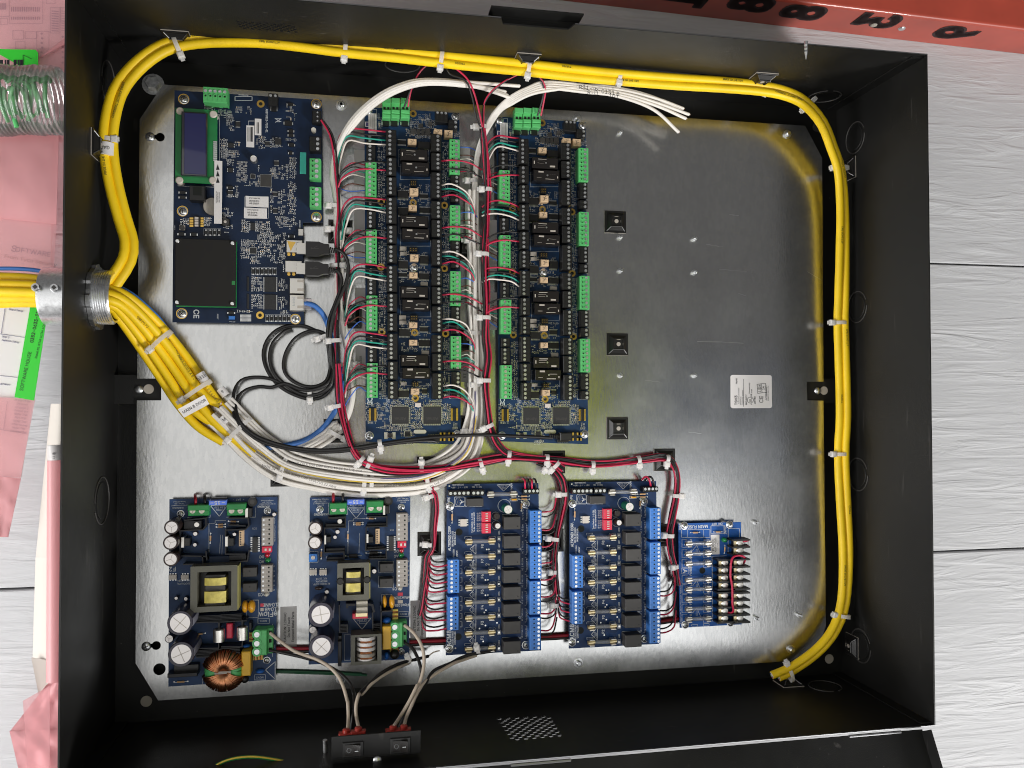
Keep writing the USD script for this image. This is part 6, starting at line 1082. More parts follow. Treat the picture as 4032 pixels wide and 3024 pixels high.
c = B.p('D3', 508, 818); part(B.t, 'mounting_hole', MB().cyl(c, .004, B.h + .00004, B.h + .0001, 16), 'shadow_hole')
B.tx('D3', 455, 288, 34, 'MAIN FUSE', 180, True, .95); B.tx('D3', 238, 285, 28, 'RoHS', 90, True, .8); B.tx('D3', 688, 255, 24, 'ON  OFF', 180, True); B.tx('D3', 785, 325, 26, 'INPUT', 90, True, .9); B.rect('D3', 612, 278, 770, 370, .0005); B.rect('D3', 258, 325, 600, 420, .0005); B.ln('D3', [(325, 325), (325, 420)], .0004); B.ln('D3', [(520, 325), (520, 420)], .0004); B.ln('D3', [(820, 605), (820, 312), (955, 308), (958, 420)], .0005); B.ln('D3', [(800, 640), (625, 645), (630, 1430), (650, 1428)], .0005)
B.tx('D3', 370, 500, 26, 'STANDARD'[::1], 90, True) if 0 else None
for s_, y in (('D', 455), ('A', 580), ('S A', 690), ('FUSE', 835), ('LA', 985), ('R', 1095), ('F', 1225), ('K', 1355)): B.tx('D3', 368, y, 26, s_, 90, True)
for y in (575, 1000, 1330): B.ln('D3', [(390, y), (440, y - 60), (490, y + 50), (430, y + 60), (488, y + 65)], .0005); B.rect('D3', 432, y - 15, 450, y + 35, .0003)
B.rect('D3', 258, 790, 342, 860, .0004); B.tx('D3', 300, 825, 50, 'A', -90, True); B.rect('D3', 380, 1470, 450, 1495, .0004); B.rect('D3', 520, 1462, 590, 1488, .0004); B.tx('D3', 245, 1200, 12, 'ALTRONIX CORP.  BROOKLYN N.Y. 11220  MADE IN THE U.S.A.', 90, False, 1.0); B.tx('D3', 695, 1465, 26, '-', 180, True)
B.fin(); PD = B
# ================================================================ cables, wires and ties
def PX(pts, vw='N', dh=0.0):
    """picture points (x, y, h) or (view, x, y, h) -> points in the cabinet"""
    return np.array([P(q[-3], q[-2], q[-1] + dh, q[0] if len(q) == 4 else vw) for q in pts])
def cable(name, label, pts, r, m, vw='N', group=None, cat='cable', n=8, dh=0.0, end=None, flat=1.0, step=.006):
    s = spline(PX(pts, vw, dh), step); mb = MB().tube(s, r, n, flat)
    if end is None: return single(name, label, cat, mb, m, group, smooth=True)
    t = thing(name, label, cat, s[0], group); part(t, 'jacket', mb, m, smooth=True)
    for e, d in ((s[-1], s[-1] - s[-2]),) if end == 'tail' else ((s[-1], s[-1] - s[-2]), (s[0], s[0] - s[1])):
        d = d / np.linalg.norm(d); x = np.cross(d, [0, 0, 1.0]); x /= np.linalg.norm(x); y = np.cross(d, x)
        part(t, 'cut_end', MB().rod(e - d * .001, e + d * .0004, r * .8, 12), 'paper_white')
        for k, mm_ in enumerate(('red_wire', 'green_wire', 'blue_wire', 'black_wire', 'copper', 'white_wire')):
            a = k * 1.05; o = e + (x * math.cos(a) + y * math.sin(a)) * r * .45; part(t, 'core', MB().rod(o - d * .001, o + d * .0014, r * .2, 6), mm_)
    return t
def bundle(names, label, pts, r, R, vw='N', group=None, twist=.35, cat='wire', seed=0, wide=1.0, n=7, jit=.0006, labels=None, step=.007, taper=None):
    """strands running together along a path; names: (name, material) of every strand"""
    s = spline(PX(pts, vw), step); t = np.gradient(s, axis=0); t /= np.linalg.norm(t, axis=1, keepdims=True); side = np.cross(t, [0, 0, 1.0]); side /= np.linalg.norm(side, axis=1, keepdims=True); up = np.cross(side, t); up *= np.sign(up[:, 2:3] + 1e-9)
    L = np.r_[0, np.cumsum(np.linalg.norm(np.diff(s, axis=0), axis=1))]; g = np.random.default_rng(seed); N = len(names); out = []
    Rv = R * (np.interp(L / L[-1], *taper) if taper else np.ones(len(L)))
    for k, (nm, m) in enumerate(names):
        rho, phi = math.sqrt((k + .5) / N), k * 2.39996 + g.random() * .3; a = phi + twist * (L / .05) * (.6 + .4 * math.sin(k)) * (1 if k % 2 else .8)
        o1 = Rv * wide * rho * np.cos(a) + jit * np.sin(L * 60 + k * 2.1); o2 = Rv / max(1, wide ** .5) * rho * np.sin(a) + jit * np.cos(L * 47 + k)
        p = s + side * o1[:, None] + up * o2[:, None]; p[:, 2] = np.maximum(p[:, 2], r + .0006)
        out.append(single(nm, labels[k] if labels else label.replace('@', nm.split('_')[0]), cat, MB().tube(p, r, n), m, group, smooth=True))
    return out
def RB(n): return [('red_wire', 'red_wire') if k % 2 else ('black_wire', 'black_wire') for k in range(n)]
NTH = ('first', 'second', 'third', 'fourth', 'fifth', 'sixth', 'seventh', 'eighth')
def tie(label, x, y, h, ang, hw, side=1, vw='N', b=.004, w=.0046, head=True, off=0.0):
    """cable tie round a bundle at picture point (x, y); ang: direction of the bundle in the picture (degrees, counter-clockwise), hw: half width of the bundle in view pixels"""
    c = P(x, y, h, vw); a = math.radians(ang); d = np.array([math.cos(a), -math.sin(a), 0]); nn = np.array([-d[1], d[0], 0]) * side; z = np.array([0, 0, 1.0]); A = hw * scale_at(vw, x, y, h)
    t = thing('cable_tie', label, 'cable tie', c, 'white nylon cable ties'); th = np.linspace(0, 2 * math.pi, 25); tk = .0006; b = min(b, h - .001) if h < .05 else b
    v = []; f = []
    for k, q in enumerate(th[:-1]):
        for rr_, s_ in ((1, -1), (1, 1), (0, 1), (0, -1)): v.append(c + nn * (A + tk * rr_) * math.cos(q) + z * (b + tk * rr_) * math.sin(q) + d * s_ * w / 2)
    m = 24
    for k in range(m):
        j = (k + 1) % m
        for e in range(4): f.append((k * 4 + e, k * 4 + (e + 1) % 4, j * 4 + (e + 1) % 4, j * 4 + e))
    part(t, 'strap', MB().add(v, f), 'nylon', smooth=50)
    if head:
        hc = c + nn * (A + .0022 + off) + z * (b * .35); fr = np.array([d, nn, z]); mb = MB().box(-.0036, -.0034, -.0028, .0036, .0034, .0030, .0011); part(t, 'head', MB().add(np.vstack(mb.v) @ fr + hc, np.vstack(mb.f)), 'nylon')
        mb = MB().box(-.0018, -.0014, .00302, .0018, .0012, .00315); part(t, 'head_slot', MB().add(np.vstack(mb.v) @ fr + hc, np.vstack(mb.f)), 'white_jacket')
        mb = MB().box(-.0022, .0034, -.0010, .0022, .0050 + .002 * RNG.random(), .0006); part(t, 'cut_tail', MB().add(np.vstack(mb.v) @ fr + hc, np.vstack(mb.f)), 'nylon')
    return t

# ---------------------------------------------------------------- conduit fitting
axf = (np.array([0, 1.0, 0]), np.array([0, 0, 1.0]), np.array([1.0, 0, 0]))
cf = thing('conduit_connector', 'zinc conduit connector through the left cabinet side with a threaded end and locknut', 'conduit fitting', (U0, CY, CH))
b = MB(); prof = [(.0245, -.004)]
prof += [(.0285, -.004), (.0285, 0)] + [(.0272 + (.0012 if k % 2 else 0), .001 + .0011 * k) for k in range(15)] + [(.0262, .0180), (.0245, .0180), (.0245, -.004)]
b.lathe((U0 + T + .002, CY, CH), prof, 40, axf); part(cf, 'threaded_end', b, 'steel', smooth=30)
a = np.linspace(0, 2 * math.pi, 97)[:-1]; b = MB(); b.prism(Polygon([((.034 if int(k / 6) % 2 else .0318) * math.cos(q), (.034 if int(k / 6) % 2 else .0318) * math.sin(q)) for k, q in enumerate(a)]).difference(Point(0, 0).buffer(.0283, 16)), 0, .0042, ((U0 + T + .0004, CY, CH), FV, FH, FU)); part(cf, 'locknut', b, 'steel')
x_end = P(140, 1166, .095)[0]
b = MB(); prof = [(.0275, x_end - U0), (.0298, x_end - U0 + .001), (.0300, x_end - U0 + .004), (.0300, -.004), (.0325, -.0035), (.0325, -.0004), (.027, -.0004), (.027, x_end - U0), (.0275, x_end - U0)]; b.lathe((U0, CY, CH), prof, 40, axf); part(cf, 'sleeve', b, 'steel', smooth=30)
for x, y in ((310, 908), (462, 912)):
    c = P(x, y, CH + .027, 'A2'); n = np.array([0, c[1] - CY, c[2] - CH]); n /= np.linalg.norm(n); e1 = np.array([1.0, 0, 0]); b = MB().lathe(np.array([c[0], CY, CH]) + n * .029, [(.0042, 0), (.0042, .005), (.0036, .006)], 12, (e1, np.cross(n, e1), n)); q = part(cf, 'set_screw', b, 'steel', smooth=40)
    b = MB().lathe(np.array([c[0], CY, CH]) + n * .0351, [(.0024, 0), (.0024, .0003)], 4, (e1, np.cross(n, e1), n)); part(q, 'drive_recess', b, 'dark_grey')

# ---------------------------------------------------------------- yellow trunk cables
YG = 'yellow cables coming in through the conduit'
def yc(label, pts, r=.0048, end='tail'):
    t = cable('yellow_cable', label, pts, r, 'yellow', group=YG, n=12, end=end); return t
L0 = [(-60, 1080, .075), (150, 1085, .075)]
yc('yellow cable on the upper right edge of the incoming bundle, ending at a cut jacket', [(-60, 1088, .072), (140, 1098, .072), (330, 1130, .07), (440, 1140, .068), (530, 1186, .058), (640, 1290, .034), (730, 1400, .022), (800, 1500, .018), (865, 1590, .016), (935, 1640, .016), (1008, 1682, .015)])
yc('second yellow cable of the incoming bundle with the printed lettering', [(-60, 1118, .082), (140, 1124, .082), (330, 1145, .08), (440, 1160, .076), (520, 1206, .064), (620, 1312, .042), (705, 1420, .028), (772, 1520, .024), (820, 1570, .022), (866, 1592, .020)])
yc('third yellow cable of the incoming bundle, its jacket running furthest down', [(-60, 1146, .086), (140, 1152, .086), (330, 1168, .082), (440, 1184, .078), (505, 1226, .064), (596, 1330, .040), (682, 1448, .027), (754, 1552, .024), (835, 1650, .022), (912, 1720, .020), (998, 1788, .018)])
yc('fourth yellow cable of the incoming bundle, with a white flag label', [(-60, 1172, .082), (140, 1174, .082), (330, 1184, .078), (440, 1202, .072), (485, 1240, .060), (568, 1346, .036), (654, 1470, .024), (724, 1576, .021), (795, 1640, .019), (874, 1682, .017)])
yc('fifth yellow cable of the incoming bundle, along its lower left edge', [(-60, 1196, .074), (140, 1192, .074), (330, 1200, .072), (435, 1212, .066), (468, 1250, .055), (545, 1360, .030), (628, 1482, .017), (700, 1590, .015), (780, 1680, .013), (880, 1742, .012)])
yc('yellow cable lying under the incoming bundle', [(-60, 1160, .062), (140, 1162, .062), (330, 1172, .06), (440, 1185, .055), (520, 1246, .042), (620, 1370, .018), (710, 1490, .010), (800, 1600, .009), (880, 1690, .009)])
cable('blue_cable', 'blue cable on the upper edge of the yellow bundle at the conduit', [(-60, 1056, .07), (140, 1064, .07), (330, 1110, .066), (440, 1122, .062), (520, 1158, .05), (600, 1226, .03), (640, 1270, .02), (690, 1350, .010), (740, 1420, .007)], .0022, 'blue_cable')
RING = [(235, 622), (252, 598), (274, 562), (279, 522), (264, 470), (246, 400), (235, 330), (236, 270), (254, 200), (290, 150), (338, 112), (384, 94), (450, 86), (560, 87), (650, 96), (745, 108), (850, 117), (953, 128), (1050, 138), (1143, 147), (1240, 158), (1337, 167), (1450, 176), (1560, 183), (1645, 191), (1700, 203), (1740, 224), (1776, 266), (1798, 320), (1814, 370), (1820, 450), (1820, 550), (1818, 650), (1817, 700), (1820, 800), (1822, 900), (1818, 980), (1822, 1080), (1827, 1180), (1826, 1260), (1818, 1320), (1796, 1370), (1760, 1410), (1710, 1445), (1668, 1464)]
RH = [.066, .066, .064, .062, .060, .062, .065, .066, .064, .062, .060, .058, .057, .058, .060, .062, .063, .064, .064, .064, .063, .062, .061, .060, .058, .055, .050, .044, .036, .030, .026, .024, .022, .021, .021, .021, .020, .020, .020, .020, .022, .024, .024, .022, .020]
ring = spline(np.array([P(x * 1.8228, y * 1.8228, h) for (x, y), h in zip(RING, RH)]), .012)
tt = np.gradient(ring, axis=0); tt /= np.linalg.norm(tt, axis=1, keepdims=True); sd = np.cross(tt, [0, 0, 1.0]); sd /= np.linalg.norm(sd, axis=1, keepdims=True); Lr = np.r_[0, np.cumsum(np.linalg.norm(np.diff(ring, axis=0), axis=1))]
for k in range(2):
    a = .55 * np.sin(Lr * 9.0 + 1) + (0 if k == 0 else math.pi) ; sp = .0046
    p = ring + sd * (sp * np.cos(a))[:, None] + np.array([0, 0, 1.0]) * (sp * .8 * np.sin(a))[:, None]
    if k == 0: p = p[:-1]
    mb = MB().tube(p, .0050, 14); t = thing('yellow_cable', ('outer' if k == 0 else 'inner') + ' yellow cable of the pair running round the cabinet edge', 'cable', p[0], 'yellow cables round the cabinet edge'); part(t, 'jacket', mb, 'yellow', smooth=True)
    e, d = p[-1], p[-1] - p[-2]; d /= np.linalg.norm(d); x = np.cross(d, [0, 0, 1.0]); x /= np.linalg.norm(x); y = np.cross(d, x); part(t, 'cut_end', MB().rod(e - d * .001, e + d * .0004, .0040, 14), 'white_jacket')
    for j, mm_ in enumerate(('red_wire', 'dark_green', 'blue_wire', 'copper', 'white_wire', 'black_wire')): o = e + (x * math.cos(j * 1.05) + y * math.sin(j * 1.05)) * .0024; part(t, 'core', MB().rod(o - d * .001, o + d * .001, .0009, 6), mm_)
    pr = MB()
    for i in range(14 + 7 * k, len(p) - 6, 19):
        s_ = ('MADE IN THE USA', 'COHERENT TECHNOLOGIES', 'CMP ROHS FT4', '0259FT')[(i // 19) % 4]; d = p[i + 1] - p[i - 1]; d /= np.linalg.norm(d); x = np.cross([0, 0, 1.0], d); x /= np.linalg.norm(x); zc = np.cross(d, x); pr.text(s_, (0, 0), .0024, 0, 0, False, .9, .0001, frame=(p[i] + zc * .00505, d, x, zc))
    part(t, 'print', pr, 'ink', kind='stuff')
# lettering on the incoming bundle
pr = MB()
for s_, x, y, an, h in (('0259F0572', 555, 1262, -45, .0608), ('COHERENT TECHNOLOGIES A B C', 708, 1405, -58, .0335), ('1 2 3 4 5 6 7 8', 838, 1556, -53, .0268)): pr.text(s_, P(x, y, h)[:2], .0026, an, h, False, 1.0)
t = thing('cable_print', 'small black lettering along the upper incoming yellow cables', 'lettering', P(700, 1400, .03)); part(t, 'print', pr, 'ink', kind='stuff')
# wrap labels and the flag label
def wrap(label, x, y, h, ang, r, ln, vw='N', txt=None):
    c = P(x, y, h, vw); a = math.radians(ang); d = np.array([math.cos(a), -math.sin(a), 0]) * ln / 2; t = thing('wrap_label', label, 'label', c); part(t, 'sleeve', MB().rod(c - d, c + d, r, 16), 'paper_white', smooth=40)
    if txt: b = MB(); b.text(txt, c[:2], .0032, ang + 90, c[2] + r + .0002); part(t, 'print', b, 'ink', kind='stuff')
wrap('white wrap label with 031B on the incoming yellow cables', 435, 905, .0255, -57, .0052, .011, 'D4', '031B')
wrap('white wrap label on the right incoming yellow cable, beside 031B', 690, 1085, .017, -52, .0047, .010, 'D4', '9')
wrap('white wrap label where the white cores leave the yellow jackets', 712, 1428, .0235, -50, .0050, .009, 'D4', 'M')
wrap('white wrap label on the yellow edge cable under the left tie', 877, 1222, .066, 87, .0075, .013, 'A1', 'GAR')
t = thing('flag_label', 'white flag label reading MAIN B DOOR sticking out of the yellow bundle', 'label', P(320, 1260, .034, 'D4'))
q = [P(x, y, h, 'D4') for x, y, h in ((128, 1300, .040), (455, 1120, .030), (520, 1235, .026), (205, 1405, .038))]
part(t, 'sheet', MB().add(np.vstack([q, np.array(q) + [0, 0, .0004]]), [(0, 1, 2, 3), (4, 7, 6, 5), (0, 4, 5, 1), (1, 5, 6, 2), (2, 6, 7, 3), (3, 7, 4, 0)]), 'paper_white')
e1 = q[1] - q[0]; e1 /= np.linalg.norm(e1); e3 = np.cross(e1, q[3] - q[0]); e3 /= np.linalg.norm(e3); e3 *= np.sign(e3[2]); e2 = np.cross(e3, e1)
b = MB(); b.text('MAIN B DOOR', (0, 0), .0030, 0, 0, False, 1.0, .0001, frame=(sum(q) / 4 + e3 * .0007, e1, e2 if (e2[1] < 0) else -e2, e3)); part(t, 'print', b, 'ink', kind='stuff')

# ---------------------------------------------------------------- white cables
WG = 'white cables sweeping under the reader boards'
sweep = [('D5', 120, 130, .018), ('D5', 260, 270, .018), ('D5', 430, 430, .018), ('D5', 640, 570, .018), ('D5', 900, 640, .017), ('D5', 1200, 682, .016), ('D5', 1500, 690, .016), ('D5', 1730, 668, .015), ('D5', 1930, 590, .014), ('D5', 2070, 480, .013), ('D5', 2130, 340, .012), ('F4', 128, 720, .012), ('F4', 130, 600, .012), ('F4', 132, 480, .012), ('F4', 130, 300, .012), ('F4', 122, 100, .012), ('F3', 138, 780, .012), ('F3', 128, 600, .012), ('F3', 132, 400, .012)]
top2 = [('F3', 155, 220, .016), ('F3', 190, 70, .024), ('B4', 330, 500, .032), ('B4', 450, 385, .040), ('B4', 620, 290, .045), ('B4', 820, 232, .046), ('B4', 1010, 225, .046)]
bundle([('white_cable', 'white_jacket')] * 14, 'white cable sweeping from the yellow jackets under the reader boards to their trunk', sweep, .0019, .0125, group=WG, twist=.10, seed=4, cat='cable', wide=1.4, taper=([0, .5, .62, 1], [1.1, 1.1, .6, .5]))
bundle([('white_cable', 'white_jacket')] * 13, 'white cable of the sweep ending at the foot of the trunk', sweep[:13], .0019, .0115, group='white cables ending at the foot of the trunk', twist=.14, seed=9, cat='cable', wide=1.6, taper=([0, .7, 1], [1.15, 1.15, .45]))
for k, (nm, m) in enumerate((('yellow_wire', 'yellow_wire'), ('purple_wire', 'ink_blue'))):
    o = (18, -26, 44, -40, 52)[k]; pts = [(q[0], q[1], q[2] + o * .7, .0265) if q[0] == 'D5' else (q[0], q[1] + o * .25, q[2], .0195) for q in sweep[2 + k % 3:12 + k % 2]]
    cable(nm, nm.replace('_', ' ').replace('striped ', '') + ' showing on top of the sweep of white cables', pts, .0007, m, cat='wire', n=6)
pr = MB()
for s_, x, y, an, h in (('MADE IN THE USA  ROHS CMP CFULTUS 22 AWG', 760, 655, -18, .0335), ('22 AWG CFULTUS CMP ROHS MADE IN THE USA', 960, 578, -8, .0335), ('SHIELD / SPARE 0 1 2', 1560, 722, 4, .0335), ('IN THE USA', 1860, 705, 30, .030), ('0 2 3 4 5 6 7 8', 580, 480, -38, .0335)): pr.text(s_, P(x, y, h, 'D5')[:2], .0026, an, h, False, 1.0)
t = thing('cable_print', 'small black lettering along the sweep of white cables', 'lettering', P(900, 640, .03, 'D5')); part(t, 'print', pr, 'ink', kind='stuff')
# loose upper ends of the trunk between the boards
ends = [((1300, 250), (1600, 290), (1900, 370), (2140, 462)), ((1250, 262), (1600, 320), (1930, 420), (2195, 518)), ((1220, 285), (1560, 335), (1900, 440), (2165, 558)), ((1180, 300), (1500, 340), (1850, 470), (2095, 690)), ((1250, 240), (1560, 272), (1850, 350), (2110, 470))]
for k, e in enumerate(ends):
    o = (k - 2) * 14; pts = [('F3', 138 + o * .35, 500, .012), ('F3', 152 + o * .3, 230, .016), ('F3', 186 + o * .25, 80, .024), ('B4', 325 + o, 510 - o * .2, .030), ('B4', 470 + o * .5, 385 + o, .040), ('B4', 640, 295 + o * 1.3, .045), ('B4', 830, 245 + o * 1.5, .046)] + [('B4', x, y, .044 - .003 * i) for i, (x, y) in enumerate(e)]
    cable('white_cable', ('white cable with a free cut end at the upper right, ' + ('uppermost of five', 'longest of five', 'third of five', 'lowest of five', 'upper middle of five')[k]), pts, .0020, 'white_jacket', group='white cables with free ends at the top', end='tail')
pr = MB()
for s_, x, y, an, h in (('R-0131 B', 1400, 300, -6, .0485), ('RS1-', 1190, 258, -3, .0490), ('R-U', 1260, 308, -2, .0485), ('101', 1465, 338, -8, .0485)): pr.text(s_, P(x, y, h, 'B4')[:2], .0048, an, h)
for s_, x, y, an, h in (('R-0129B', 1330, 245, 8, .0530), ('R-010 B', 1290, 282, 8, .0510)): pr.text(s_, P(x, y, h, 'B1')[:2], .0048, an, h)
t = thing('cable_print', 'handwritten black numbers on the free white cables at the top', 'lettering', P(1300, 310, .04, 'B4')); part(t, 'print', pr, 'ink', kind='stuff')
# left trunk
ltr = [('D5', 560, 500, .014), ('D5', 760, 445, .012), ('D5', 960, 340, .011), ('D5', 1070, 250, .010), ('B3', 150, 1420, .010), ('B3', 250, 1240, .009), ('B3', 295, 1000, .009), ('B3', 280, 760, .009), ('B3', 240, 520, .009), ('F2', 470, 1500, .010), ('F2', 430, 1300, .011), ('F2', 440, 1000, .012), ('F2', 440, 700, .012), ('F2', 430, 400, .012), ('F2', 430, 50, .012), ('B1', 100, 1480, .014), ('B1', 140, 1230, .018), ('B1', 220, 1010, .024), ('B1', 340, 820, .030), ('B1', 500, 640, .038), ('B1', 700, 480, .046), ('B1', 920, 360, .050), ('B1', 1200, 275, .052), ('B1', 1500, 265, .052), ('B1', 1800, 290, .050)]
g4 = [(('B4', 200, 215, .048), ('B4', 555, 242, .044)), (('B4', 200, 255, .046), ('B4', 440, 335, .040)), (('B4', 180, 262, .046), ('B4', 480, 360, .040)), (('B4', 180, 245, .045), ('B4', 420, 300, .040))]
for k in range(4):
    o = (-22, 12, 42, -4)[k]; pts = [(q[0], q[1] + o * (.5 if q[0] == 'B3' else 1.0 if q[0] == 'F2' else .8), q[2] + (o if q[0] == 'D5' else (o * .9 if i > 17 else 0)), q[3] + .002 * (k % 2)) for i, q in enumerate(ltr)] + list(g4[k])
    cable('white_cable', 'white cable of the trunk left of the left reader board, ' + ('outermost', 'second', 'innermost', 'third')[k] + ' at the top curve', pts, .0021, 'white_jacket', group='white cables left of the left reader board', end='tail')
for k in range(3):
    o = (-30, -8, 24)[k]; pts = [(q[0], q[1] + o * (.6 if q[0] in ('B3', 'D5') else 1.0), q[2] + (o if q[0] == 'D5' else 0), q[3] - .003) for q in ltr[:15]]
    cable('white_cable', 'short white cable behind the wires left of the left reader board', pts, .0021, 'white_jacket', group='white cables left of the left reader board')
# ---------------------------------------------------------------- red and black harness
H1 = [(1267, 473, .022), (1302, 528, .024), (1318, 592, .024), (1325, 671, .022), (1334, 830, .020), (1328, 936, .018), (1330, 1017, .018), (1331, 1222, .018), (1324, 1288, .019), (1327, 1433, .020), (1338, 1578, .022), (1360, 1686, .026), (1390, 1775, .030), (1432, 1822, .031), (1500, 1846, .031), (1596, 1853, .029), (1745, 1844, .026), (1894, 1818, .022), (2003, 1801, .018), (2162, 1810, .015), (2333, 1827, .014), (2514, 1813, .014), (2612, 1801, .014), (2650, 1828, .014), (2666, 1885, .014), (2661, 1957, .014), (2645, 2034, .014), (2634, 2105, .014), (2641, 2177, .014), (2656, 2235, .013), (2665, 2305, .012)]
bundle(RB(3), '', H1[:13], .00105, .0022, twist=.3, seed=1, labels=['black wire leaving the display board, at the left trunk', 'red wire leaving the display board, at the left trunk', 'second black wire in the trunk left of the left reader board'])
HG = 'red and black wires of the harness below the reader boards'
bundle(RB(6), '@ wire of the red and black harness below the reader boards', H1[9:], .0011, .0040, group=HG, twist=.25, seed=2)
bundle(RB(5), '@ wire of the red and black harness below the reader boards', H1[13:24], .0011, .0052, group=HG, twist=.3, seed=3)
V2 = [(1900, 505, .040), (1909, 595, .032), (1919, 752, .024), (1915, 878, .022), (1909, 1004, .022), (1912, 1092, .022), (1916, 1174, .022), (1912, 1321, .022), (1920, 1409, .022), (1911, 1504, .022), (1920, 1615, .022), (1931, 1688, .022), (1956, 1747, .021), (2001, 1786, .018), (2080, 1802, .016), (2162, 1814, .015), (2215, 1850, .014)]
bundle(RB(7), '@ wire of the red and black trunk left of the right reader board', V2, .0011, .0044, group='red and black wires left of the right reader board', twist=.22, seed=5)
V3 = [('D6', 700, 375, .014), ('D6', 800, 410, .014), ('D6', 870, 470, .014), ('D6', 922, 560, .014), ('D6', 932, 700, .014), ('D6', 905, 850, .014), ('D6', 872, 1000, .014), ('C5', 1940, 1300, .013), ('C5', 1940, 1500, .013), ('C6', 1905, 300, .012), ('C6', 1935, 560, .012)]
bundle(RB(9), '@ wire of the red and black drop between the two fused relay boards', V3, .0011, .0050, group='red and black wires between the fused relay boards', twist=.2, seed=6)
V4 = [('D5', 1560, 610, .022), ('D5', 1700, 625, .020), ('D5', 1778, 690, .016), ('D5', 1800, 780, .014), ('C5', 30, 370, .013), ('C5', 55, 600, .013), ('C5', 30, 900, .013), ('C5', 8, 1200, .013), ('C3', 1670, 900, .013), ('C3', 1655, 1100, .013), ('C3', 1625, 1350, .013), ('C3', 1600, 1560, .013), ('C4', 1745, 330, .012)]
bundle(RB(8), '@ wire of the red and black drop right of the second power supply', V4, .0011, .0042, group='red and black wires right of the second power supply', twist=.2, seed=7)
# power pairs looping to the top plugs
for m, o in (('red_wire', 0), ('black_wire', 1)):
    nm = m.split('_')[0]
    cable(m, nm + ' wire arching from the trunk to the top plug of the left reader board', [(1899 - 6 * o, 500, .042), ('B4', 178 - 40 * o, 555, .046), ('B4', 125 - 30 * o, 340, .052), ('B4', 60 - 30 * o, 190, .058), ('B1', 1760 - 130 * o, 140 + 30 * o, .060), ('B1', 1600 - 40 * o, 28, .060), ('B1', 1500, -4, .056), ('B1', 1390, 14, .054), ('B1', 1250 + 0 * o, 130, .050), ('B1', 1160 + 0 * o, 290 - 6 * o, .044), ('B1', 1112 - 15 * o, 430, .036), ('B1', 1085 - 50 * o, 600, .028)], .0011, m, cat='wire')
    cable(m, nm + ' wire arching from the trunk to the top plug of the right reader board', [(1903 - 3 * o, 520, .040), ('B4', 207 - 4 * o, 480, .044), ('B4', 222 + 4 * o, 385, .048), ('B4', 300 + 8 * o, 280, .052), ('B4', 440, 180, .056), ('B4', 560, 125, .058), ('B4', 640, 112, .058), ('B4', 720 - 6 * o, 140, .056), ('B4', 782 - 10 * o, 200, .052), ('B4', 806 - 16 * o, 280, .046), ('B4', 792 - 18 * o, 380, .038), ('B4', 762 - 34 * o, 530, .028)], .0011, m, cat='wire')

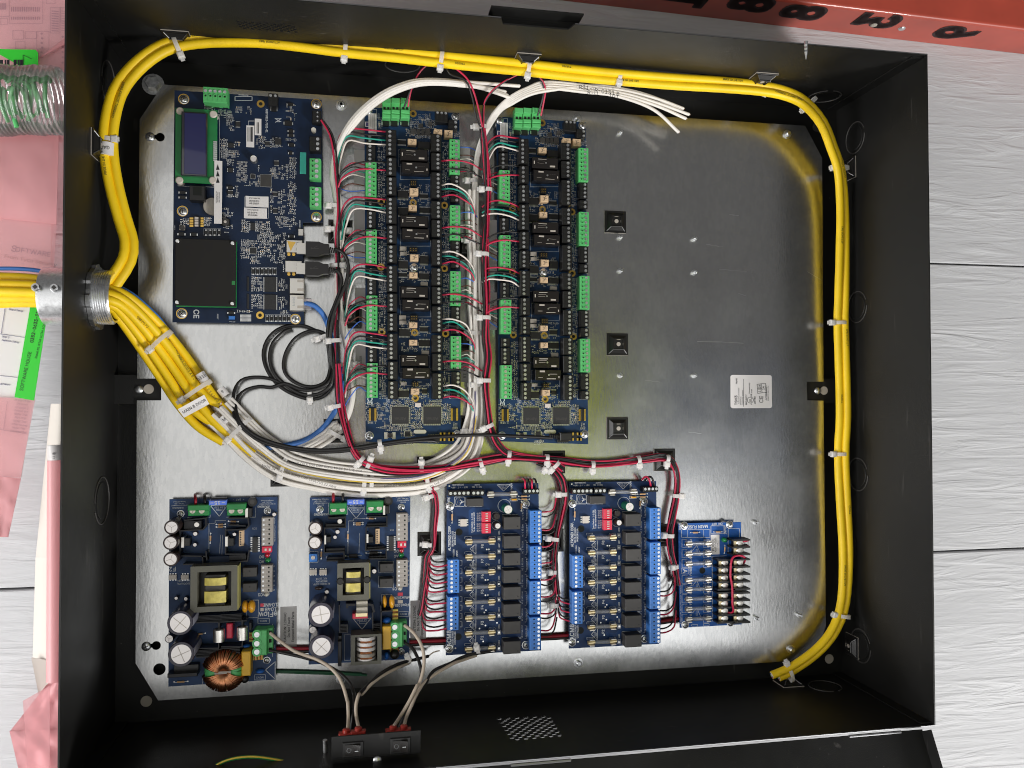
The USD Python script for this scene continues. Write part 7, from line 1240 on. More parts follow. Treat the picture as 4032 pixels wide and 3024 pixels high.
# ---------------------------------------------------------------- wires into the reader boards
rw = random.Random(11)
def jit(pts, a): return [(x + rw.uniform(-a, a) * (0 < i < len(pts) - 1), y + rw.uniform(-a, a) * (0 < i < len(pts) - 1), h) for i, (x, y, h) in enumerate(pts)]
ORD = ('uppermost', 'second', 'third', 'lowest')
def feed(col, label, pts, r=.0009, m=None): cable(col + '_wire', label, jit(pts, 4), r, m or col + '_wire', cat='wire', n=6, step=.005)
for k in range(4):
    y6, yg = LI[k], LG[k]; xt = (1322, 1338, 1352, 1350)[k]; o = dx(y6); up = (60, 75, 110, 130)[k]
    for j, (col, ys, yo) in enumerate((('red', 8, up - 20), ('black', 25, up - 10), ('green', 42, up + 10), ('white', 59, up + 22))):
        bow = (-.3, -.15, -.35, -.2)[k] * (1 if j < 2 else 1.5)
        feed(col, f'{col} wire into the inner left terminals of the left reader board, {ORD[k]} group', [(xt + j * 3, y6 + ys + yo + 40, .018), (xt + 12 + j * 4, y6 + ys + yo * .45, .022), (xt + 50, y6 + ys - 8 + 14 * bow, .027), (xt + 110, y6 + ys - 10, .029), (1518 + o, y6 + ys, .023)], .0010)
    for j, (col, ys, yo) in enumerate((('red', 12, 70), ('black', 28, 60), ('green', 42, 50), ('white', 60, 40), ('brown', 94, 20), ('blue', 112, -20 if k < 2 else 60))):
        feed(col, f'thin {col} wire into the green left plug of the left reader board, {ORD[k]} group', [(xt + 6, yg + ys + yo, .014), (xt + 26, yg + ys + yo * .4, .017), (xt + 62, yg + ys - (8 if col != 'blue' else -4 if k < 2 else 14), .020), (1437 + dx(yg), yg + ys, .018)], .00065)
    for j, (col, ys, yo) in enumerate((('black', 128, 70), ('red', 160, 55))):
        feed(col, f'{col} wire into the lower left terminals of the left reader board, {ORD[k]} group', [(xt + 6, y6 + ys + yo + 22, .020), (xt + 30, y6 + ys + yo * .5, .025), (xt + 95, y6 + ys + 6 * (j == 0) - 4, .030), (1520 + o, y6 + ys, .024)], .0010)
    # right side of the left board
    yr, yrg = RI[k], RG[k]; xs = 1862; oo = dx(yr)
    for j, (col, ys, yo) in enumerate((('white', 201, 70), ('green', 217, 74), ('black', 228, 60), ('red', 246, 45))):
        feed(col, f'{col} wire from the inner right terminals of the left reader board, {ORD[k]} group', [(1741 + oo, yr + ys, .023), (1782 + oo, yr + ys - 2 - 3 * (col == 'red'), .030), (1830, yr + ys + yo * .32, .028), (1862, yr + ys + yo, .020), (1872, yr + ys + yo + 50, .015)], .0010)
    for j, (col, ys, yo) in enumerate((('red', 105, 18), ('black', 138, 16))):
        feed(col, f'{col} wire from the middle right terminals of the left reader board, {ORD[k]} group', [(1740 + oo, yr + ys, .023), (1790 + oo, yr + ys - 5, .030), (1845, yr + ys + yo * .4, .027), (1898, yr + ys + yo + 18, .020)], .0010)
    for j, (col, ys, yo) in enumerate((('blue', 30, 12), ('brown', 62, 10), ('white', 78, 20), ('green', 90, 16), ('black', 112, 24), ('red', 126, 20))):
        feed(col, f'thin {col} wire from the green right plug of the left reader board, {ORD[k]} group', [(1812 + dx(yrg), yrg + ys, .018), (1838, yrg + ys - 3, .021), (1862, yrg + ys + yo * .4, .018), (1884, yrg + ys + yo + 10, .014)], .00065)
    # left side of the right board
    if k < 3:
        ly = y6 + (24, 18, 10)[k] + 2; xo = 524
        for j, (col, ys, yo) in enumerate((('red', 8, 34 if k == 0 else -10), ('black', 25, 30 if k == 0 else -16), ('green', 42, 60 if k == 0 else -22), ('white', 59, 66 if k == 0 else -26))):
            feed(col, f'{col} wire into the inner left terminals of the right reader board, {ORD[k]} group', [(1898, ly + ys + yo + 40 * (1 if k == 0 else .5), .020), (1922, ly + ys + yo * .5 - 4, .024), (1962, ly + ys - 14 + (0 if k == 0 else -2), .029), (2010, ly + ys - 6, .029), (1519 + xo, ly + ys + (0 if k == 0 else 10), .023)], .0010)
        for j, (col, ys, yo) in enumerate((('black', 118, 40), ('red', 153, 30))):
            feed(col, f'{col} wire into the lower left terminals of the right reader board, {ORD[k]} group', [(1905, ly + ys + yo, .022), (1932, ly + ys + yo * .35, .026), (1985, ly + ys - 2, .030), (1519 + xo, ly + ys, .024)], .0010)
        lg = yg + 24 + 8
        for j, (col, ys, yo) in enumerate((('red', 8, 34), ('green', 40, -20), ('white', 58, -40), ('brown', 74, -30), ('blue', 92, -40))):
            feed(col, f'thin {col} wire into the green plug of the right reader board, {ORD[k]} group', [(1902, lg + ys + yo, .014), (1925, lg + ys + yo * .5, .018), (1962 - 4, lg + ys, .018)], .00065)

# ---------------------------------------------------------------- wires into the fused relay boards
for k in range(8):
    for j, col in enumerate(('black', 'red')):
        ys = ('C6', 250, 30 + 65.5 * (2 * k + j)) if k < 4 else ('C6', 228, 620 + 66.5 * (2 * (k - 4) + j)); e = P(ys[1], ys[2], .024, 'C6'); yy = 2200 + ys[2] * .25322; xx = 1700 + ys[1] * .25322
        feed(col, f'{NTH[k]} {col} wire from the top at the left terminals of the left fused relay board', [(1690 - k * 4, yy - 50 - k * 4, .014), (1698 - k * 4, yy - 8 + 6 * j, .016), (1722 - k * 2, yy + 9 - 4 * j, .019), (xx, yy, .021)], .0010)
    yo = 2022 + 66.0 * k
    for j, col in enumerate(('red', 'black')):
        yy = yo - 6 + 17 * j + (0 if k == 0 else 4)
        feed(col, f'{NTH[k]} {col} wire from the top at the right terminals of the left fused relay board', [(2134 - k * .8, yy, .021), (2154, yy + 1, .019), (2176 - k * .5 + 4 * j, yy - 12, .016), (2190 + 3 * j - k * .3, yy - 60 + 6 * j, .013)] if k < 4 else [(2132 - k * .6, yy, .021), (2158, yy + 2, .019), (2180 + 3 * j, yy - 16, .016), (2190 + 3 * j, yy - 70, .013)], .0010)
for k in range(3):
    for j, col in enumerate(('black', 'red')):
        yy = 2364 + 34 * k + 14 * j
        feed(col, f'{NTH[k]} {col} wire from the top at the lower left terminals of the right relay board', [(2196 + 2 * j, yy - 50, .012), (2204 + 3 * j, yy - 16, .014), (2222, yy - 6, .017), (2243, yy, .020)], .0010)
for k, (y, s) in enumerate(((2330, 1), (2404, 1), (2476, 0))):
    for j, col in enumerate(('black', 'red')):
        yy = y + 16 * j
        feed(col, f'{NTH[k]} {col} wire from the top between right relay board and small fuse board', [(2598, yy, .020), (2625, yy - 2, .018), (2648 + 4 * j, yy - 24, .014), (2660 + 2 * j, yy - 90, .011)], .0010)
# small loops at the control terminals
for k, (m, x) in enumerate((('red_wire', 1478), ('black_wire', 1535), ('red_wire', 1588), ('black_wire', 1650))):
    cable(m, f'short {m.split("_")[0]} wire loop above the left fused relay board, ' + ORD[k].replace('uppermost', 'first').replace('lowest', 'last'), [('C5', x + 4, 290, .020), ('C5', x - 2, 210, .026), ('C5', x, 140, .026), ('C5', x - 15, 110, .018), ('C5', x - 40, 100, .008)], .0013, m, cat='wire')
for k, (m, x) in enumerate((('red_wire', 1630), ('black_wire', 1690))):
    cable(m, f'short {m.split("_")[0]} wire loop at the top terminal of the right fused relay board', [('D1', x, 250, .020), ('D1', x - 20, 150, .026), ('D1', x - 55, 80, .025), ('D1', x - 110, 80, .018), ('D1', x - 150, 130, .008)], .0013, m, cat='wire')
for k, (m, x) in enumerate((('dark_red', 465), ('black_wire', 588))): cable(m.split('_')[0].replace('dark', 'red') + '_wire', ('red', 'black')[k] + ' wire at the top terminal of the left power supply', [('C1', x, 230, .018), ('C1', x, 170, .022), ('C1', x - 4, 120, .016), ('C1', x - 6, 90, .005)], .0016, m, cat='wire')
for k, (m, x) in enumerate((('dark_red', 440), ('black_wire', 565))): cable(m.split('_')[0].replace('dark', 'red') + '_wire', ('red', 'black')[k] + ' wire at the top terminal of the right power supply', [('C3', x, 200, .018), ('C3', x - 2, 130, .022), ('C3', x, 80, .016), ('C3', x + 8, 60, .005)], .0016, m, cat='wire')
# long supply pair behind the boards
for j, m in enumerate(('dark_red', 'black_wire')):
    cable(('red', 'black')[j] + '_wire', 'thick ' + ('red', 'black')[j] + ' supply wire running level behind the power and relay boards', [(1080, 2553 + 12 * j, .005), (1215, 2553 + 11 * j, .005), (1400, 2545 + 11 * j, .005), (1620, 2528 + 10 * j, .005), (1760, 2522 + 10 * j, .005), (2000, 2512 + 10 * j, .005), (2140, 2507 + 9 * j, .005), (2300, 2495 + 9 * j, .005), (2500, 2462 + 6 * j, .005), (2680, 2436 + 6 * j, .005)], .0021, m, cat='wire')
for j in range(2): cable('green_wire', ('upper', 'lower')[j] + ' dark green earth wire on the plate below the second power supply', [(1085, 2642 + 5 * j, .003), (1180, 2644 + 6 * j, .003), (1300, 2648 + 6 * j, .003), (1425 + 20 * j, 2655 + 4 * j, .003)], .0012, 'dark_green_wire', cat='wire')
# red jumper on the small fuse board
cable('red_wire', 'red jumper wire winding down between the barrier strips of the small fuse board', [('D3', 1005, 735, .018), ('D3', 1028, 680, .024), ('D3', 990, 640, .028), ('D3', 905, 642, .030), ('D3', 862, 690, .031), ('D3', 850, 800, .031), ('D3', 848, 900, .031), ('D3', 868, 1000, .031), ('D3', 872, 1150, .031), ('D3', 872, 1230, .030), ('D3', 885, 1300, .028), ('D3', 858, 1332, .024), ('D3', 800, 1322, .021)], .0013, 'red_wire', cat='wire')
cable('red_wire', 'red wire stub at the upper barrier strip of the small fuse board', [('D3', 975, 470, .020), ('D3', 1020, 462, .022), ('D3', 1055, 455, .014), ('D3', 1065, 450, .006)], .0016, 'red_wire', cat='wire')
cable('black_wire', 'black wire stub at the upper barrier strip of the small fuse board', [('D3', 960, 560, .020), ('D3', 1000, 545, .022), ('D3', 1060, 525, .016), ('D3', 1020, 505, .006)], .0016, 'black_wire', cat='wire')

# ---------------------------------------------------------------- black USB leads and blue network lead
def usb_plug(label, x0, x1, y0, y1, tail):
    r = RC('A6', x0, y0, x1, y1, .026); z = .020; t = thing('usb_plug', label, 'plug', ((r[0] + r[2]) / 2, (r[1] + r[3]) / 2, z)); w = r[2] - r[0]; hh_ = r[3] - r[1]; m_ = (r[1] + r[3]) / 2
    poly = Polygon([(r[0], r[1]), (r[0] + w * .55, r[1]), (r[0] + w * .78, r[1] + hh_ * .14), (r[2], r[1] + hh_ * .16), (r[2], r[3] - hh_ * .16), (r[0] + w * .78, r[3] - hh_ * .14), (r[0] + w * .55, r[3]), (r[0], r[3])]).buffer(-.0006).buffer(.0006, 3)
    part(t, 'body', MB().prism(poly, z - .004, z + .005), 'black_cable'); part(t, 'shell', MB().box(r[0] - .010, m_ - .0062, z - .002, r[0] + .001, m_ + .0062, z + .0025), 'nickel')
    b = MB(); b.line([(r[0] + w * .25, m_, 0), (r[0] + w * .55, m_, 0)], .0006, z + .005); b.line([(r[0] + w * .36, m_ - .001, 0), (r[0] + w * .42, m_ - .002, 0), (r[0] + w * .48, m_ - .002, 0)], .0005, z + .005); b.cyl((r[0] + w * .25, m_), .001, z + .005, z + .0051, 10); part(t, 'symbol', b, 'dark_grey', kind='stuff')
    b = MB()
    for k in range(5): b.rod((r[2] + .0022 * k, m_ + tail * k * .0004, z), (r[2] + .0022 * k + .0015, m_ + tail * (k * .0004 + .0003), z), .0034 - .0002 * k, 10)
    part(t, 'strain_relief', b, 'black_cable')
usb_plug('upper black USB plug in the gold-topped socket of the display board', 1732, 2022, 408, 580, 1); usb_plug('lower black USB plug in the silver socket of the display board', 1725, 2015, 655, 828, 1)
loop1 = [(1318, 981, .020), (1338, 986, .024), (1362, 1010, .026), (1372, 1050, .026), (1366, 1100, .026), (1348, 1150, .026), (1325, 1200, .026), (1308, 1260, .025), (1300, 1330, .022), (1302, 1400, .018), (1312, 1450, .014), (1316, 1490, .012), (1296, 1540, .010), (1255, 1568, .010), (1200, 1568, .010), (1130, 1540, .009), (1080, 1500, .009), (1045, 1440, .008), (1038, 1380, .008), (1062, 1325, .008), (1110, 1290, .008), (1180, 1280, .009), (1240, 1300, .010), (1290, 1330, .012), (1310, 1400, .014), (1315, 1460, .015), (1290, 1510, .016), (1230, 1535, .016), (1180, 1532, .015), (1120, 1510, .014), (1070, 1525, .013), (1020, 1522, .012), (970, 1535, .012), (940, 1560, .014), (928, 1590, .018), (932, 1630, .026), (950, 1668, .030), (1000, 1712, .030), (1080, 1745, .031), (1180, 1766, .031), (1290, 1772, .031), (1400, 1762, .030), (1500, 1747, .028), (1640, 1728, .027), (1760, 1718, .026), (1900, 1712, .026), (2000, 1716, .025), (2100, 1720, .023), (2175, 1724, .021)]
cable('usb_lead', 'long black USB lead coiled by the display board and ending at the right reader board', loop1, .0021, 'black_cable', n=9)
loop2 = [(1318, 1063, .020), (1335, 1070, .023), (1345, 1100, .024), (1338, 1145, .024), (1318, 1200, .023), (1296, 1260, .022), (1290, 1330, .020), (1296, 1400, .013), (1300, 1450, .011), (1284, 1500, .013), (1240, 1522, .014), (1190, 1518, .013), (1140, 1490, .012), (1117, 1450, .011), (1125, 1390, .011), (1165, 1330, .011), (1230, 1302, .012), (1285, 1320, .013), (1312, 1390, .016), (1316, 1460, .018), (1300, 1520, .017), (1250, 1552, .014), (1190, 1552, .013), (1130, 1520, .012), (1080, 1470, .011), (1062, 1410, .011), (1075, 1350, .011), (1120, 1305, .011), (1150, 1296, .011)]
cable('usb_lead', 'second black USB lead forming the inner turns of the coil', loop2, .0021, 'black_cable', n=9)
lead2 = [(1110, 1510, .012), (1060, 1490, .011), (1000, 1485, .011), (950, 1498, .011), (922, 1540, .013), (918, 1600, .02), (928, 1650, .027), (960, 1690, .029), (1020, 1735, .029), (1110, 1762, .029), (1220, 1779, .029), (1330, 1778, .028), (1440, 1764, .026), (1560, 1745, .024), (1680, 1735, .018), (1720, 1740, .014)]
cable('usb_lead', 'black USB lead ending at the foot of the left reader board', lead2, .0020, 'black_cable', n=9)
r = RC('B6', 1068, 1172, 1200, 1258, .028); t = thing('usb_plug', 'small black plug at the foot of the right reader board', 'plug', ((r[0] + r[2]) / 2, r[3], .02)); part(t, 'body', MB().box(r[0], r[1], .016, r[2], r[3], .028, .001), 'black_cable'); b = MB(); m_ = (r[1] + r[3]) / 2
for k in range(5): b.rod((r[0] - .0026 * k - .0018, m_ - .0003 * k, .022), (r[0] - .0026 * k, m_ - .0003 * k, .022), .0036 - .00025 * k, 10)
part(t, 'strain_relief', b, 'black_cable')
r = RC('A6', 1712, 1108, 1845, 1245, .020); t = thing('network_plug', 'clear network plug with a blue lead in the lower network socket', 'plug', ((r[0] + r[2]) / 2, r[3], .016)); part(t, 'body', MB().box(r[0], r[1], .013, r[2] - .004, r[3], .020, .0005), 'clear_film'); part(t, 'latch', MB().box(r[0], r[1] + .001, .0202, r[2], r[1] + .0035, .0208), 'clear_film')
cable('network_lead', 'blue network lead curving down from the plug behind the black coil', [('A6', 1700, 1165, .017), ('A6', 1800, 1185, .019), ('F2', 150, 1355, .020), ('F2', 230, 1440, .018), ('F2', 280, 1540, .014), (1297, 1300, .008), (1318, 1380, .006), (1338, 1450, .006), (1345, 1530, .006), (1322, 1610, .007), (1275, 1680, .009), (1210, 1728, .012), (1130, 1752, .016), (1040, 1764, .018)], .0030, 'blue_cable', n=9)

# ---------------------------------------------------------------- switch bracket and its wires
r = RC('E1', 215, 905, 920, 1030, .134); zt = .134; r0 = (r[0], P(215, 905, zt, 'E1')[1])
c00, c10, c11, c01 = [P(x, y, zt, 'E1') for x, y in ((213, 912), (920, 852), (918, 1030), (212, 1075))]
u0_, u1_ = (c00[0] + c01[0]) / 2, (c10[0] + c11[0]) / 2; v0_, v1_ = (c00[1] + c10[1]) / 2, (c01[1] + c11[1]) / 2
sb = thing('switch_bracket', 'black steel bracket with two rocker switches at the bottom of the cabinet', 'bracket', ((u0_ + u1_) / 2, v1_, .06))
b = MB().box(u0_, v0_, zt - .0015, u1_, v1_, zt, .0003); b.box(u0_, v1_, zt - .012, u1_, v1_ + .0015, zt, .0003); part(sb, 'plate', b, 'black_paint')
for (x0, y0, x1, y1, xo, xi) in ((300, 945, 465, 1065, 345, 400), (676, 912, 838, 1035, 722, 775)):
    a = RC('E1', x0, y0, x1, y1, zt); m_ = part(sb, 'rocker_switch', MB().box(a[0], a[1], zt, a[2], a[3], zt + .0015, .0006), 'black_plastic')
    w_, h_ = a[2] - a[0], a[3] - a[1]; k0, k1 = a[0] + w_ * .12, a[2] - w_ * .15; pr_ = [(k0, zt + .0016), (k0, zt + .0022), ((k0 + k1) / 2, zt + .0026), (k1, zt + .0062), (k1, zt + .0016)]
    part(m_, 'rocker', MB().prism(Polygon(pr_), a[1] + h_ * .15, a[3] - h_ * .15, ((0, 0, 0), FU, FH, FV)), 'relay_plastic')
    bb = MB(); cy_ = (a[1] + a[3]) / 2; th_ = np.linspace(0, 2 * math.pi, 19); cx_ = k0 + (k1 - k0) * .25; bb.line([(cx_ + .0019 * math.cos(q), cy_ + .0022 * math.sin(q), 0) for q in th_], .0006, zt + .0026); bb.line([((k0 + k1) / 2 + (k1 - k0) * .16, cy_, 0), ((k0 + k1) / 2 + (k1 - k0) * .34, cy_, 0)], .0008, zt + .0058); part(m_, 'marking', bb, 'silk', kind='stuff')
c = P(575, 1105, zt + .004, 'E1'); b = MB().lathe((c[0], c[1], 0), [(.0045, zt), (.0045, zt + .002), (.003, zt + .0032), (.0001, zt + .0035)], 14); part(sb, 'screw', b, 'steel', smooth=40)
c = P(160, 1140, zt - .03, 'E1'); b = MB().lathe((c[0], V1 - T, c[2]), [(.0025, 0), (.0025, .012), (.002, .0125)], 12, (FU, FH, -FV)); part(cab, 'earth_stud', b, 'steel', smooth=40)
CR = 'cream and black mains wires to the rocker switches'
crimp = ((330, 860), (425, 845), (700, 835), (785, 830))
W1 = [[('C2', 1600, 600, .026), ('C2', 1750, 720, .034), ('C2', 1950, 860, .042), ('C2', 2150, 935, .046), ('C4', 260, 985, .052), ('C4', 430, 1090, .056), ('C4', 560, 1230, .062), ('C4', 640, 1400, .07), ('C4', 690, 1580, .078), ('E1', 340, 640, .084), ('E1', 345, 760, .09), ('E1', 338, 868, .118)],
      [('C4', 1595, 1030, .022), ('C4', 1450, 1090, .032), ('C4', 1250, 1190, .046), ('C4', 1050, 1330, .060), ('C4', 900, 1490, .07), ('E1', 430, 570, .078), ('E1', 405, 660, .085), ('E1', 410, 760, .09), ('E1', 430, 845, .120)],
      [('C4', 1525, 490, .026), ('C4', 1650, 590, .038), ('C4', 1760, 760, .05), ('C4', 1805, 950, .058), ('C4', 1790, 1150, .064), ('C4', 1730, 1350, .07), ('E1', 890, 500, .076), ('E1', 830, 620, .082), ('E1', 760, 740, .088), ('E1', 705, 825, .120)],
      [('C6', 690, 1505, .020), ('C6', 500, 1570, .030), ('E1', 1180, 325, .042), ('E1', 1050, 400, .056), ('E1', 950, 475, .066), ('E1', 890, 560, .076), ('E1', 845, 660, .084), ('E1', 805, 750, .09), ('E1', 785, 825, .120)]]
for k, (pts, lab) in enumerate(zip(W1, ('from the left power supply to the left switch', 'with a loose tied end, going to the left switch', 'from the right power supply to the right switch', 'from the left relay board edge to the right switch'))):
    t = cable('cream_wire', 'cream mains wire ' + lab, pts, .0019, 'cream_wire', cat='wire', group=CR); c = P(*crimp[k], .120, 'E1')
    ct = thing('crimp_terminal', 'red crimp terminal on the bracket top, ' + ('leftmost of four', 'second from the left', 'third from the left', 'rightmost of four')[k], 'crimp terminal', c)
    a0 = P(crimp[k][0], crimp[k][1] - 18, .120, 'E1'); a1 = P(crimp[k][0] - 2, crimp[k][1] + 40, .120, 'E1'); part(ct, 'sleeve', MB().rod(a0, a0 * .5 + a1 * .5, .0036, 12, [(.0026, 0), (.0038, .001), (.0038, np.linalg.norm(a1 - a0) * .5)]), 'crimp_red', smooth=40); mb = MB().box(a1[0] - .0075, (a0[1] + a1[1]) / 2, .1165, a1[0] + .0075, a1[1] + .004, .1235, .0012); part(ct, 'housing', mb, 'crimp_red')
W2 = [[('C2', 1590, 850, .024), ('C2', 1800, 890, .03), ('C2', 2050, 945, .036), ('C2', 2200, 985, .038), ('C4', 180, 970, .040), ('C4', 400, 1070, .045), ('C4', 580, 1180, .050), ('C4', 730, 1330, .058), ('C4', 785, 1480, .068), ('E1', 388, 590, .076), ('E1', 385, 700, .082), ('E1', 365, 830, .084)],
      [('C4', 1870, 935, .014), ('C4', 1700, 980, .02), ('C4', 1500, 1025, .03), ('C4', 1300, 1110, .042), ('C4', 1120, 1230, .054), ('C4', 960, 1390, .064), ('E1', 440, 560, .074), ('E1', 392, 680, .082), ('E1', 372, 800, .085), ('E1', 366, 850, .085)],
      [('C4', 1525, 740, .024), ('C4', 1620, 800, .032), ('C4', 1700, 930, .042), ('C4', 1750, 1070, .05), ('C4', 1765, 1180, .054), ('C4', 1740, 1330, .06), ('E1', 910, 540, .070), ('E1', 860, 620, .078), ('E1', 790, 730, .084), ('E1', 745, 840, .086)],
      [('C6', 990, 1425, .022), ('C6', 800, 1460, .026), ('C6', 600, 1490, .03), ('C6', 430, 1550, .034), ('C6', 300, 1620, .042), ('E1', 1020, 385, .056), ('E1', 960, 480, .066), ('E1', 900, 560, .073), ('E1', 850, 650, .080), ('E1', 780, 790, .085), ('E1', 750, 850, .086)]]
for k, (pts, lab) in enumerate(zip(W2, ('from the left power supply to the left switch', 'with a loose tied end, going to the left switch', 'from the right power supply to the right switch', 'from the left relay board edge to the right switch'))): cable('black_wire', 'black mains wire ' + lab, pts, .0019, 'black_wire', cat='wire', group=CR)
cable('cream_wire', 'short bare-tipped wire end under the second power supply', [('C4', 1870, 935, .014), ('C4', 1940, 880, .014), ('C4', 2030, 855, .012)], .0008, 'cream_wire', cat='wire')
cable('earth_wire', 'green and yellow earth wire entering at the bottom edge', [('E1', -790, 1190, .110), ('E1', -660, 1112, .114), ('E1', -543, 1076, .116), ('E1', -402, 1066, .116), ('E1', -241, 1086, .115), ('E1', -60, 1122, .114), ('E1', 110, 1165, .112)], .0018, 'dark_green', cat='wire')
cable('earth_stripe', 'yellow stripe along the earth wire at the bottom edge', [('E1', -790, 1188, .1114), ('E1', -660, 1110, .1154), ('E1', -543, 1074, .1174), ('E1', -402, 1064, .1174), ('E1', -241, 1084, .1164), ('E1', -60, 1120, .1154), ('E1', 110, 1163, .1134)], .0009, 'yellow_wire', cat='wire')
# ---------------------------------------------------------------- cable ties
# label, view, x, y, h, direction, half width (view pixels), side of the head (1: towards the picture's lower side for a bundle running right)
for lab, vw, x, y, h, an, hw, sd in (
    ('on the yellow pair at the upper left corner, under the corner mount', 'E5', 118, 218, .060, 22, 48, 1), ('on the yellow pair above the display board', 'E5', 935, 235, .062, -7, 44, 1), ('on the yellow pair above the left reader board plug', 'E5', 1398, 280, .064, -7, 42, 1),
    ('on the yellow pair at the middle mount, above the right reader board', 'E5', 1820, 318, .064, -7, 42, 1), ('on the yellow pair above the free white cable ends', 'B4', 1520, 140, .062, -5, 52, 1), ('on the yellow pair at the mount near the upper right corner', 'E3', 315, 240, .052, -14, 58, 1),
    ('on the yellow pair in the upper right bend', 'E3', 635, 385, .038, -48, 60, 1), ('on the yellow pair at the upper mount of the right side', 'E3', 865, 865, .025, -86, 54, 1), ('on the yellow pair above the right bracket tab', 'E7', 200, 316, .021, -90, 52, 1),
    ('on the yellow pair at the right, below the bracket tab', 'E7', 208, 1268, .020, -90, 52, 1), ('on the yellow pair at the lower mount of the right side', 'E2', 1325, 138, .023, -100, 52, 1), ('at the cut ends of the yellow pair', 'E2', 938, 555, .022, -160, 58, 1), ('on the yellow pair at the left side mount', 'A1', 865, 1138, .066, -88, 52, -1),
    ('first on the incoming yellow bundle, nearest the conduit', 'A2', 1320, 1322, .040, -47, 110, 1), ('wide one round the yellow bundle above the flag label', 'D4', 372, 1058, .026, -55, 205, 1), ('where yellow jackets end and the black leads join', 'D5', 290, 275, .024, -45, 118, 1),
    ('upright one across the left part of the white sweep', 'D5', 640, 560, .020, -18, 92, 1), ('left one of two across the middle of the white sweep', 'D5', 1278, 680, .018, -5, 72, 1), ('right one of two across the middle of the white sweep', 'D5', 1335, 690, .018, -3, 62, -1), ('across the right part of the white sweep', 'D5', 1765, 655, .017, 12, 76, 1),
    ('crossing the white cables beside the blue lead', 'D5', 1045, 320, .012, 60, 70, 1),
    ('on the left reader board trunk beside the network socket labels', 'B2', 130, 368, .016, -90, 60, 1), ('on the outer white cable above the upper USB plug', 'F2', 370, 340, .014, -90, 45, 1), ('on the inner white cables right of the upper mount', 'F2', 490, 360, .012, -90, 62, -1), ('beside the lower USB plug', 'F2', 400, 815, .014, -88, 72, -1),
    ('on the black coil at its upper right', 'D4', 1950, 395, .016, -70, 70, 1), ('on the trunk right of the coil, below the blue loop', 'B3', 110, 445, .020, -85, 55, 1), ('across the white cables left of the lowest green plug', 'B3', 235, 705, .011, -88, 66, -1), ('at the bottom of the black coil', 'D4', 1768, 1090, .010, -178, 72, -1), ('on the trunk above the blue lead, low down', 'B3', 130, 1160, .022, -80, 55, 1),
    ('on the black leads across the left reader board foot', 'D5', 1398, 392, .026, 8, 26, 1), ('high on the red pair between the reader boards', 'B4', 192, 640, .032, -85, 42, 1), ('on the white trunk left of the upper red tie', 'F3', 132, 338, .014, -90, 26, 1), ('on the red trunk beside the uppermost green plug of the right board', 'F3', 222, 392, .024, -90, 26, 1),
    ('on the white trunk beside the middle mount', 'F3', 128, 712, .014, -90, 26, 1), ('on the red trunk beside the second green plug of the right board', 'F3', 202, 795, .024, -92, 26, 1), ('on the red trunk beside the word MAIN', 'F4', 180, 205, .024, -90, 24, 1), ('broad one on the white trunk at the middle mount', 'F4', 125, 288, .014, -90, 30, 1),
    ('on the red trunk beside the lowest green plug of the right board', 'F4', 182, 542, .024, -90, 24, 1), ('on the white trunk below the grey RT-02 label', 'F4', 140, 565, .014, -90, 24, 1), ('on the red trunk at the foot of the right reader board', 'F4', 198, 785, .023, -65, 24, 1), ('broad one on the white trunk at the foot of the reader boards', 'F4', 118, 812, .015, -90, 40, 1),
    ('first on the red harness, where it leaves the left trunk', 'D5', 1255, 522, .030, -40, 28, 1), ('second on the red harness, above the middle sweep ties', 'D5', 1310, 558, .030, -20, 30, -1), ('on the red harness over the right end of the white sweep', 'D5', 1728, 590, .026, 2, 30, -1),
    ('on the red harness just after the white sweep', 'D6', 205, 388, .022, 16, 40, 1), ('where the red trunk joins the harness', 'D6', 450, 312, .018, -8, 36, 1), ('left one at the harness branch', 'D6', 782, 338, .016, -4, 26, 1), ('lower one at the harness branch', 'D6', 788, 400, .015, -30, 32, 1), ('right one at the harness branch', 'D6', 858, 400, .016, -45, 44, 1),
    ('on the harness right of the branch', 'D6', 1180, 400, .015, -3, 32, 1), ('on the harness before its right end mount', 'D6', 1580, 355, .015, 6, 30, 1), ('at the right end mount of the harness', 'D6', 1830, 345, .015, -8, 30, 1), ('on the drop above the right relay board', 'D6', 925, 655, .015, -90, 30, 1), ('on the wires right of the right relay board, high', 'D6', 1910, 668, .015, -92, 26, -1),
    ('at the mount between the fused relay boards', 'D6', 848, 1045, .015, -98, 42, 1), ('at the mount left of the small fuse board', 'D6', 1850, 1015, .015, -96, 36, 1), ('on the wires left of the small fuse board, low', 'D3', 190, 770, .013, -82, 22, 1), ('between the relay boards beside the fourth output', 'C6', 1905, 205, .013, -90, 34, 1), ('between the relay boards beside the second output', 'C6', 1932, 718, .013, -88, 34, 1),
    ('on the drop above the left relay board', 'C3', 1715, 112, .014, -75, 38, 1), ('at the mount right of the second power supply', 'C3', 1695, 745, .014, -95, 34, 1), ('on the loose pair under the second power supply', 'C4', 1590, 1000, .023, 22, 24, -1), ('at the end of the pair on the left relay board edge', 'C6', 715, 1445, .026, 14, 36, -1), ('on the wires left of the small fuse board mount', 'D3', 100, 398, .014, -95, 44, 1)):
    tie('white cable tie ' + lab, x, y, h, an, hw, sd, vw, b=min(.0062, .45 * hw * scale_at(vw, x, y, h) + .002) if hw > 35 else .0045)
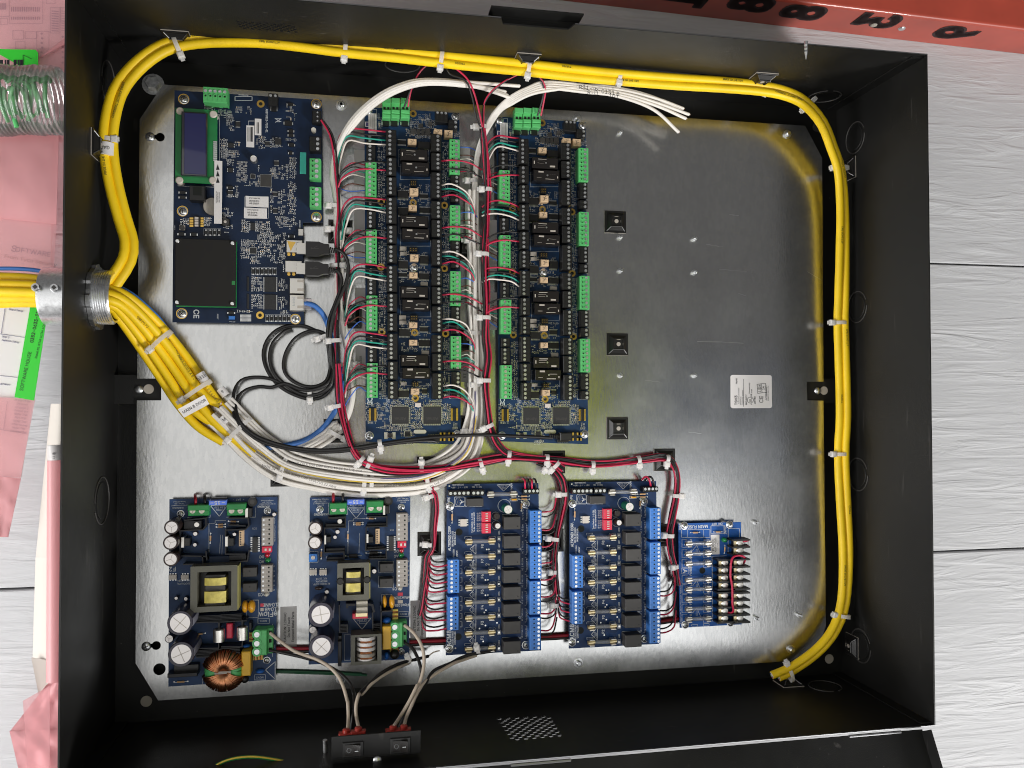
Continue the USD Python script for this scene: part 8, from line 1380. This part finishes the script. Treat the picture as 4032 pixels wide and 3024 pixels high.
# ---------------------------------------------------------------- the photographer, seen only as a soft reflection in the plate
import manifold3d as m3
def ball(c, r, n=14): return m3.Manifold.sphere(r, n).translate([float(q) for q in W(c)])
def limb(chain):
    out = []
    for (a, ra), (b_, rb) in zip(chain[:-1], chain[1:]): out.append(m3.Manifold.batch_hull([ball(a, ra), ball(b_, rb)]))
    return out
def fused(parts, edge=.02, it=8):
    m = m3.Manifold.batch_boolean(parts, m3.OpType.Add).refine_to_length(edge).to_mesh(); t = trimesh.Trimesh(m.vert_properties[:, :3], m.tri_verts); trimesh.smoothing.filter_taubin(t, iterations=it); return t
vc = .40
person = thing('person', 'person in a yellow-green vest and jeans holding up a phone, facing the open cabinet', 'person', (1.74, vc, 1.42))
def pmesh(name, t, m): 
    path = numbered(person, name); usdkit.mesh(stage, path, (np.array(t.vertices) - BASE[person], np.array(t.faces)), M[m], smooth=True)
H0 = 1.42
body = limb([((.47, vc, H0), .052), ((.40, vc, H0 - .015), .055), ((.30, vc, H0 - .03), .078)]) + [m3.Manifold.batch_hull([ball((.30, vc, H0 - .035), .082), ball((.22, vc, H0 - .01), .098), ball((.36, vc, H0 - .07), .040), ball((.28, vc, H0 - .095), .03)])]
body += [m3.Manifold.batch_hull([ball((.295, vc, H0 - .135), .010), ball((.26, vc, H0 - .115), .008), ball((.30, vc, H0 - .11), .014)])]
for s in (-1, 1):
    body += limb([((.50, vc + .05 * s, H0), .07), ((.53, vc + .175 * s, H0), .062), ((.74, vc + .25 * s, H0 - .10), .046), ((.52, vc + .17 * s, H0 - .27), .036), ((.335, vc + .10 * s, H0 - .385), .026)])
    w = np.array([.335, vc + .10 * s, H0 - .385]); palm = np.array([.275, vc + .072 * s - .02, H0 - .405]); body += [m3.Manifold.batch_hull([ball(w, .024), ball(palm + [.02, .0, 0], .022), ball(palm + [-.02, 0, 0], .020)])]
    for k in range(4):
        o = palm + np.array([-.028 + .018 * k, 0, .004]); l_ = (.9, 1.0, .95, .75)[k]; body += limb([(o, .0095), (o + np.array([-.012, -.028 * s * l_, .008]), .009), (o + np.array([-.012, -.048 * s * l_, -.004]), .008)])
    body += limb([(palm + [.016, 0, -.008], .011), (palm + [-.004, -.022 * s, -.018], .010), (palm + [-.022, -.036 * s, -.014], .008)])
for s in (-1, 1): body += [ball((.30, vc + .078 * s, H0 - .02), .022)]
pmesh('body', fused(body, .012, 6), 'skin')
hair = m3.Manifold.batch_hull([ball((.21, vc, H0), .108), ball((.29, vc, H0 + .03), .088)]) - m3.Manifold.batch_hull([ball((.30, vc, H0 - .11), .085), ball((.40, vc, H0 - .10), .09)])
pmesh('hair', fused([hair], .02, 3), 'hair')
for s in (-1, 1): pmesh('eye', trimesh.Trimesh(*(lambda m: (m.vert_properties[:, :3], m.tri_verts))(ball((.262, vc + .033 * s, H0 - .100), .011).to_mesh())), 'ink')
pmesh('mouth', trimesh.Trimesh(*(lambda m: (m.vert_properties[:, :3], m.tri_verts))(m3.Manifold.batch_hull([ball((.338, vc - .022, H0 - .100), .006), ball((.338, vc + .022, H0 - .100), .006)]).to_mesh())), 'crimp_red')
sleeves = []
for s in (-1, 1): sleeves += limb([((.50, vc + .05 * s, H0), .085), ((.53, vc + .178 * s, H0), .074), ((.735, vc + .25 * s, H0 - .10), .058), ((.56, vc + .18 * s, H0 - .24), .047), ((.42, vc + .13 * s, H0 - .335), .038)])
pmesh('shirt', fused(sleeves, .02), 'shirt')
vest = [m3.Manifold.batch_hull([ball((.50, vc + .12 * s, H0), .085) for s in (-1, 1)] + [ball((.60, vc + .12 * s, H0 - .02), .115) for s in (-1, 1)]), m3.Manifold.batch_hull([ball((.60, vc + .12 * s, H0 - .02), .115) for s in (-1, 1)] + [ball((.90, vc + .10 * s, H0), .115) for s in (-1, 1)])]
vm = m3.Manifold.batch_boolean(vest, m3.OpType.Add); pmesh('vest', fused([vm], .025), 'hi_vis')
legs = []
for s in (-1, 1): legs += limb([((.93, vc + .075 * s, H0), .105), ((1.02, vc + .085 * s, H0), .098), ((1.36, vc + .10 * s, H0 - .02), .066), ((1.72, vc + .11 * s, H0 + .01), .05)])
legs += [m3.Manifold.batch_hull([ball((.93, vc + .075 * s, H0), .105) for s in (-1, 1)])]; pmesh('jeans', fused(legs, .03), 'denim')
for s in (-1, 1): pmesh('shoe', fused([m3.Manifold.batch_hull([ball((1.76, vc + .11 * s, H0 + .03), .045), ball((1.765, vc + .11 * s, H0 - .10), .042), ball((1.775, vc + .115 * s, H0 - .17), .032)])], .02, 3), 'black_plastic')
ph = thing('phone', 'black phone held up between both hands in front of the face', 'phone', (.28, .36, 1.0)); part(ph, 'body', MB().box(.205, .285, .9935, .28, .445, 1.0015, .0015), 'black_plastic')
print('script done', sum(1 for _ in stage.Traverse()))
